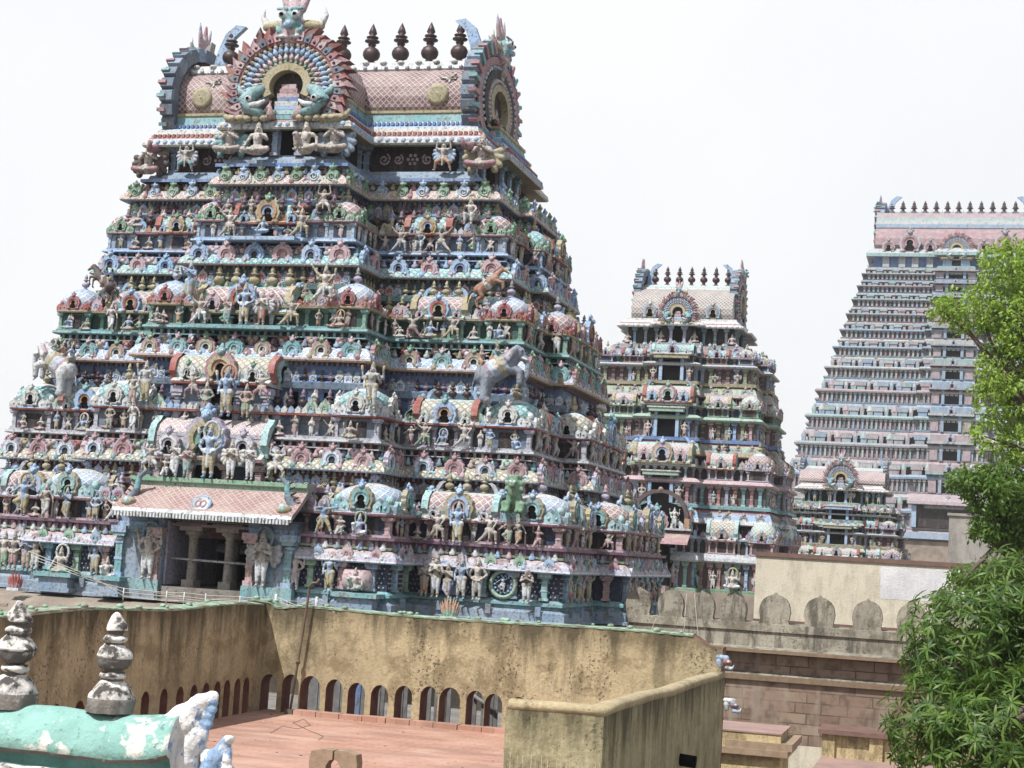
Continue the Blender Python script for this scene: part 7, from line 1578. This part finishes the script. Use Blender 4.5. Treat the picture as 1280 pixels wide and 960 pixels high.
# ------------------------------------------------------------------ trees
def leafmat(name, c1, c2, tr=.35):
    mt, nt, b = newmat(name); uv = N(nt, 'UVMap'); s = N(nt, 'SeparateXYZ'); nt.links.new(uv.outputs[0], s.inputs[0])
    c = mixc(nt, s.outputs[0], c1, c2); nt.links.new(c, b.inputs['Base Color']); b.inputs['Roughness'].default_value = .5; b.inputs['Specular IOR Level'].default_value = .3
    t = N(nt, 'BsdfTranslucent'); c2_ = mixc(nt, .5, c, (.35, .55, .06)); nt.links.new(c2_, t.inputs[0]); mx = N(nt, 'MixShader'); mx.inputs[0].default_value = tr
    nt.links.new(b.outputs[0], mx.inputs[1]); nt.links.new(t.outputs[0], mx.inputs[2]); nt.links.new(mx.outputs[0], nt.nodes['Material Output'].inputs[0]); MATS[name] = mt
leafmat('leaf_mango', (.012, .042, .007), (.09, .155, .025), .22); leafmat('leaf_light', (.12, .21, .03), (.29, .40, .085), .40)
simple('bark', (.13, .10, .075), (.08, .06, .05), 6, bs=.8)
rng = np.random.default_rng(4)
def leaves_mesh(name, C, DIR, UPV, Ln, Wd, mat, bend=.25):
    """one bent two-segment blade per row: centre base C, direction DIR, face normal UPV"""
    n = len(C); DIR = DIR / np.linalg.norm(DIR, axis=1)[:, None]; S_ = np.cross(DIR, UPV); S_ /= np.linalg.norm(S_, axis=1)[:, None] + 1e-9; U = np.cross(S_, DIR)
    V = np.zeros((n, 6, 3)); L_ = Ln[:, None]; W_ = Wd[:, None]
    V[:, 0] = C; V[:, 1] = C + DIR * L_ * .38 + S_ * W_ * .5; V[:, 2] = C + DIR * L_ * .38 - S_ * W_ * .5
    V[:, 3] = C + DIR * L_ * .72 + S_ * W_ * .36 - U * L_ * bend * .35; V[:, 4] = C + DIR * L_ * .72 - S_ * W_ * .36 - U * L_ * bend * .35; V[:, 5] = C + DIR * L_ - U * L_ * bend
    V = V.reshape(-1, 3); b = np.arange(n) * 6
    tri = np.concatenate([np.stack([b, b + 1, b + 2], 1), np.stack([b + 3, b + 5, b + 4], 1)]); quad = np.stack([b + 1, b + 3, b + 4, b + 2], 1)
    loops = np.concatenate([tri.ravel(), quad.ravel()]); tot = np.concatenate([np.full(len(tri), 3), np.full(len(quad), 4)]); st_ = np.concatenate([[0], np.cumsum(tot)[:-1]])
    me = bpy.data.meshes.new(name); me.vertices.add(len(V)); me.vertices.foreach_set('co', V.ravel()); me.loops.add(len(loops)); me.loops.foreach_set('vertex_index', loops.astype('i4'))
    me.polygons.add(len(tot)); me.polygons.foreach_set('loop_start', st_.astype('i4')); me.polygons.foreach_set('loop_total', tot.astype('i4')); me.update(calc_edges=True)
    rv = rng.random(n); ul = me.uv_layers.new(name='UVMap'); u = np.zeros((len(loops), 2)); u[:, 0] = rv[loops // 6]; ul.data.foreach_set('uv', u.ravel()); me.materials.append(M(mat)); me.validate(); return me
def blob_points(blobs, n, shell=.55):
    """points spread through the outer part of several ellipsoids given by pixel, depth and radii in metres"""
    vol = np.array([b_[3] * b_[4] * b_[5] for b_ in blobs]); pick = rng.choice(len(blobs), n, p=vol / vol.sum()); d = rng.normal(size=(n, 3)); d /= np.linalg.norm(d, axis=1)[:, None]
    r = (shell ** 3 + (1 - shell ** 3) * rng.random(n)) ** (1 / 3); P = np.zeros((n, 3))
    for i, b_ in enumerate(blobs):
        k = pick == i; c = atY(b_[0], b_[1], b_[2]); P[k] = c + d[k] * r[k][:, None] * np.array(b_[3:6])
    return P, d, pick
def branches(m, root, targets, r0, mat='bark'):
    root = Vector(root)
    for t in targets:
        t = Vector(t); mid = root.lerp(t, .5) + Vector((random.uniform(-.3, .3), random.uniform(-.3, .3), .25)); q3 = mid.lerp(t, .6) + Vector((random.uniform(-.15, .15), 0, .05)); m.tube([root, mid, q3, t], [r0, r0 * .65, r0 * .4, r0 * .15], mat, 6)
random.seed(2)
# near mango-like tree
tr = thing('mango_tree', 'dark green tree with long drooping leaves in the lower right corner', 'tree', (4.0, 25.0, 0))
inv = Matrix.Translation((-4, -25, 0))
BL = [(1215, 800, 24.5, 1.05, 1.2, .95), (1160, 895, 23.5, .62, .9, .62), (1255, 905, 23, .95, 1.0, .8), (1270, 745, 25, .8, 1.0, .7), (1180, 830, 24, .60, .8, .55), (1215, 935, 22.8, .85, .9, .6), (1150, 940, 23.6, .45, .7, .4), (1300, 830, 25, 1.0, 1.2, 1.3), (1345, 900, 24.5, 1.1, 1.2, 1.2), (1420, 820, 24.8, 1.1, 1.3, 1.2), (1480, 900, 24.5, .9, 1.1, 1.0), (1390, 740, 25.2, .9, 1.1, .7)]
P, d, pk_ = blob_points(BL, 2500, .35)
Cs, Ds, Us, Ls, Ws = [], [], [], [], []
for p, dd in zip(P, d):
    ax = dd * .8 + np.array([0, 0, .35]); ax /= np.linalg.norm(ax); a1 = np.cross(ax, rng.normal(size=3)); a1 /= np.linalg.norm(a1); a2 = np.cross(ax, a1)
    k = rng.integers(6, 14)
    for j in range(k):
        th_ = 2 * math.pi * (j + rng.random() * .6) / k; dr = (a1 * math.cos(th_) + a2 * math.sin(th_)) * rng.uniform(.75, 1.1) + ax * rng.uniform(.0, .75) + np.array([0, 0, -.22])
        Cs.append(p); Ds.append(dr); Us.append(ax + rng.normal(size=3) * .35); sc_ = rng.uniform(.7, 1.15); Ls.append(rng.uniform(.15, .27) * sc_); Ws.append(rng.uniform(.026, .042))
me = leaves_mesh('crown', np.array(Cs), np.array(Ds), np.array(Us), np.array(Ls), np.array(Ws), 'leaf_mango', .35); me.transform(inv); link(me, 'crown', tr)
m = MB(); trunk_top = Vector(atY(1330, 880, 24.8)); base_ = Vector((trunk_top.x + .2, 25.0, 0)); m.tube([base_, base_.lerp(trunk_top, .5) + Vector((.1, 0, 0)), trunk_top], [.32, .25, .18], 'bark', 10)
branches(m, trunk_top, [atY(b_[0], b_[1], b_[2]) for b_ in BL], .10); branches(m, trunk_top.lerp(base_, .15), [tuple(p) for p in P[::40]], .03)
me = m.mesh('trunk'); me.transform(inv); link(me, 'trunk', tr)
# taller light green tree behind it
tr2 = thing('neem_tree', 'tall light green small-leaved tree at the right edge in front of the distant tower', 'tree', (6.5, 42.0, 0)); inv2 = Matrix.Translation((-6.5, -42, 0))
BU = [(1262, 335, 42, .75, 1.2, .75), (1225, 385, 42, 1.0, 1.2, .62), (1172, 383, 41.5, .36, .6, .24), (1285, 400, 42, 1.1, 1.5, 1.0), (1255, 440, 42, .7, 1.0, .6), (1262, 500, 42, .95, 1.3, .75), (1285, 555, 42, .9, 1.2, .7), (1238, 470, 41.5, .45, .8, .35), (1230, 545, 41.5, .45, .8, .45), (1300, 470, 43, 1.2, 1.5, 1.6), (1320, 350, 43, 1.2, 1.5, 1.2), (1200, 400, 41.8, .45, .7, .3), (1400, 380, 42.5, 1.3, 1.5, 1.1), (1450, 470, 42.5, 1.3, 1.5, 1.3), (1390, 560, 42.5, 1.2, 1.4, .9), (1350, 285, 42.8, 1.0, 1.2, .7)]
BD = [(1250, 615, 41.5, .95, 1.2, .70), (1210, 600, 41.3, .5, .8, .34), (1285, 660, 42, 1.0, 1.3, .8), (1240, 660, 41.6, .6, .9, .40), (1205, 725, 41.5, .42, .6, .30), (1250, 720, 42, .8, .9, .45), (1190, 755, 41, .35, .5, .25), (1228, 760, 41.5, .5, .6, .3), (1370, 660, 42.3, 1.1, 1.3, .8), (1430, 600, 42.4, 1.0, 1.3, .8)]
def small_leaves(BB, n, per, Ll, Wl, mat, shell):
    P, d, _ = blob_points(BB, n, shell); Q = np.repeat(P, per, 0) + rng.normal(size=(n * per, 3)) * .065
    return P, leaves_mesh('crown', Q, rng.normal(size=Q.shape) + np.array([0, 0, -.5]), rng.normal(size=Q.shape) * .6 + np.array([0, -.3, 1.0]), rng.uniform(*Ll, n * per), rng.uniform(*Wl, n * per), mat, .2)
Pu, me = small_leaves(BU, 3300, 12, (.09, .16), (.04, .075), 'leaf_light', .35); me.transform(inv2); link(me, 'crown', tr2)
leafmat('leaf_shaded', (.035, .085, .014), (.10, .17, .035), .3)  # same tree: darker greens paint the shade of its lower crown
Pd, me = small_leaves(BD, 2500, 10, (.10, .18), (.04, .07), 'leaf_shaded', .2); me.transform(inv2); link(me, 'crown', tr2)
m = MB(); tt = Vector(atY(1340, 620, 42.3)); bs = Vector((tt.x + .3, 42.0, 0)); m.tube([bs, bs.lerp(tt, .6), tt, Vector(atY(1330, 430, 42.5))], [.42, .33, .25, .14], 'bark', 10)
branches(m, tt, [atY(b_[0], b_[1], b_[2]) for b_ in BU + BD], .11); branches(m, Vector(atY(1320, 470, 42.4)), [tuple(p) for p in Pu[::30]], .035); branches(m, tt, [tuple(p) for p in Pd[::60]], .03)
me = m.mesh('trunk'); me.transform(inv2); link(me, 'trunk', tr2)

# ------------------------------------------------------------------ thin warm-season air between the camera and the far towers
m = MB(); m.box(-2100, 2100, -300, 3100, -1.5, 66, 'air'); 
mt = bpy.data.materials.new('air'); mt.use_nodes = True; nt = mt.node_tree; nt.nodes.clear()
ou = N(nt, 'OutputMaterial'); pv_ = N(nt, 'VolumePrincipled'); pv_.inputs['Color'].default_value = (.93, .95, 1, 1); pv_.inputs['Density'].default_value = .00025; pv_.inputs['Anisotropy'].default_value = .2
nt.links.new(pv_.outputs[0], ou.inputs['Volume']); MATS['air'] = mt
hz_ = m.build('haze'); hz_['kind'] = 'stuff'; hz_.visible_shadow = True
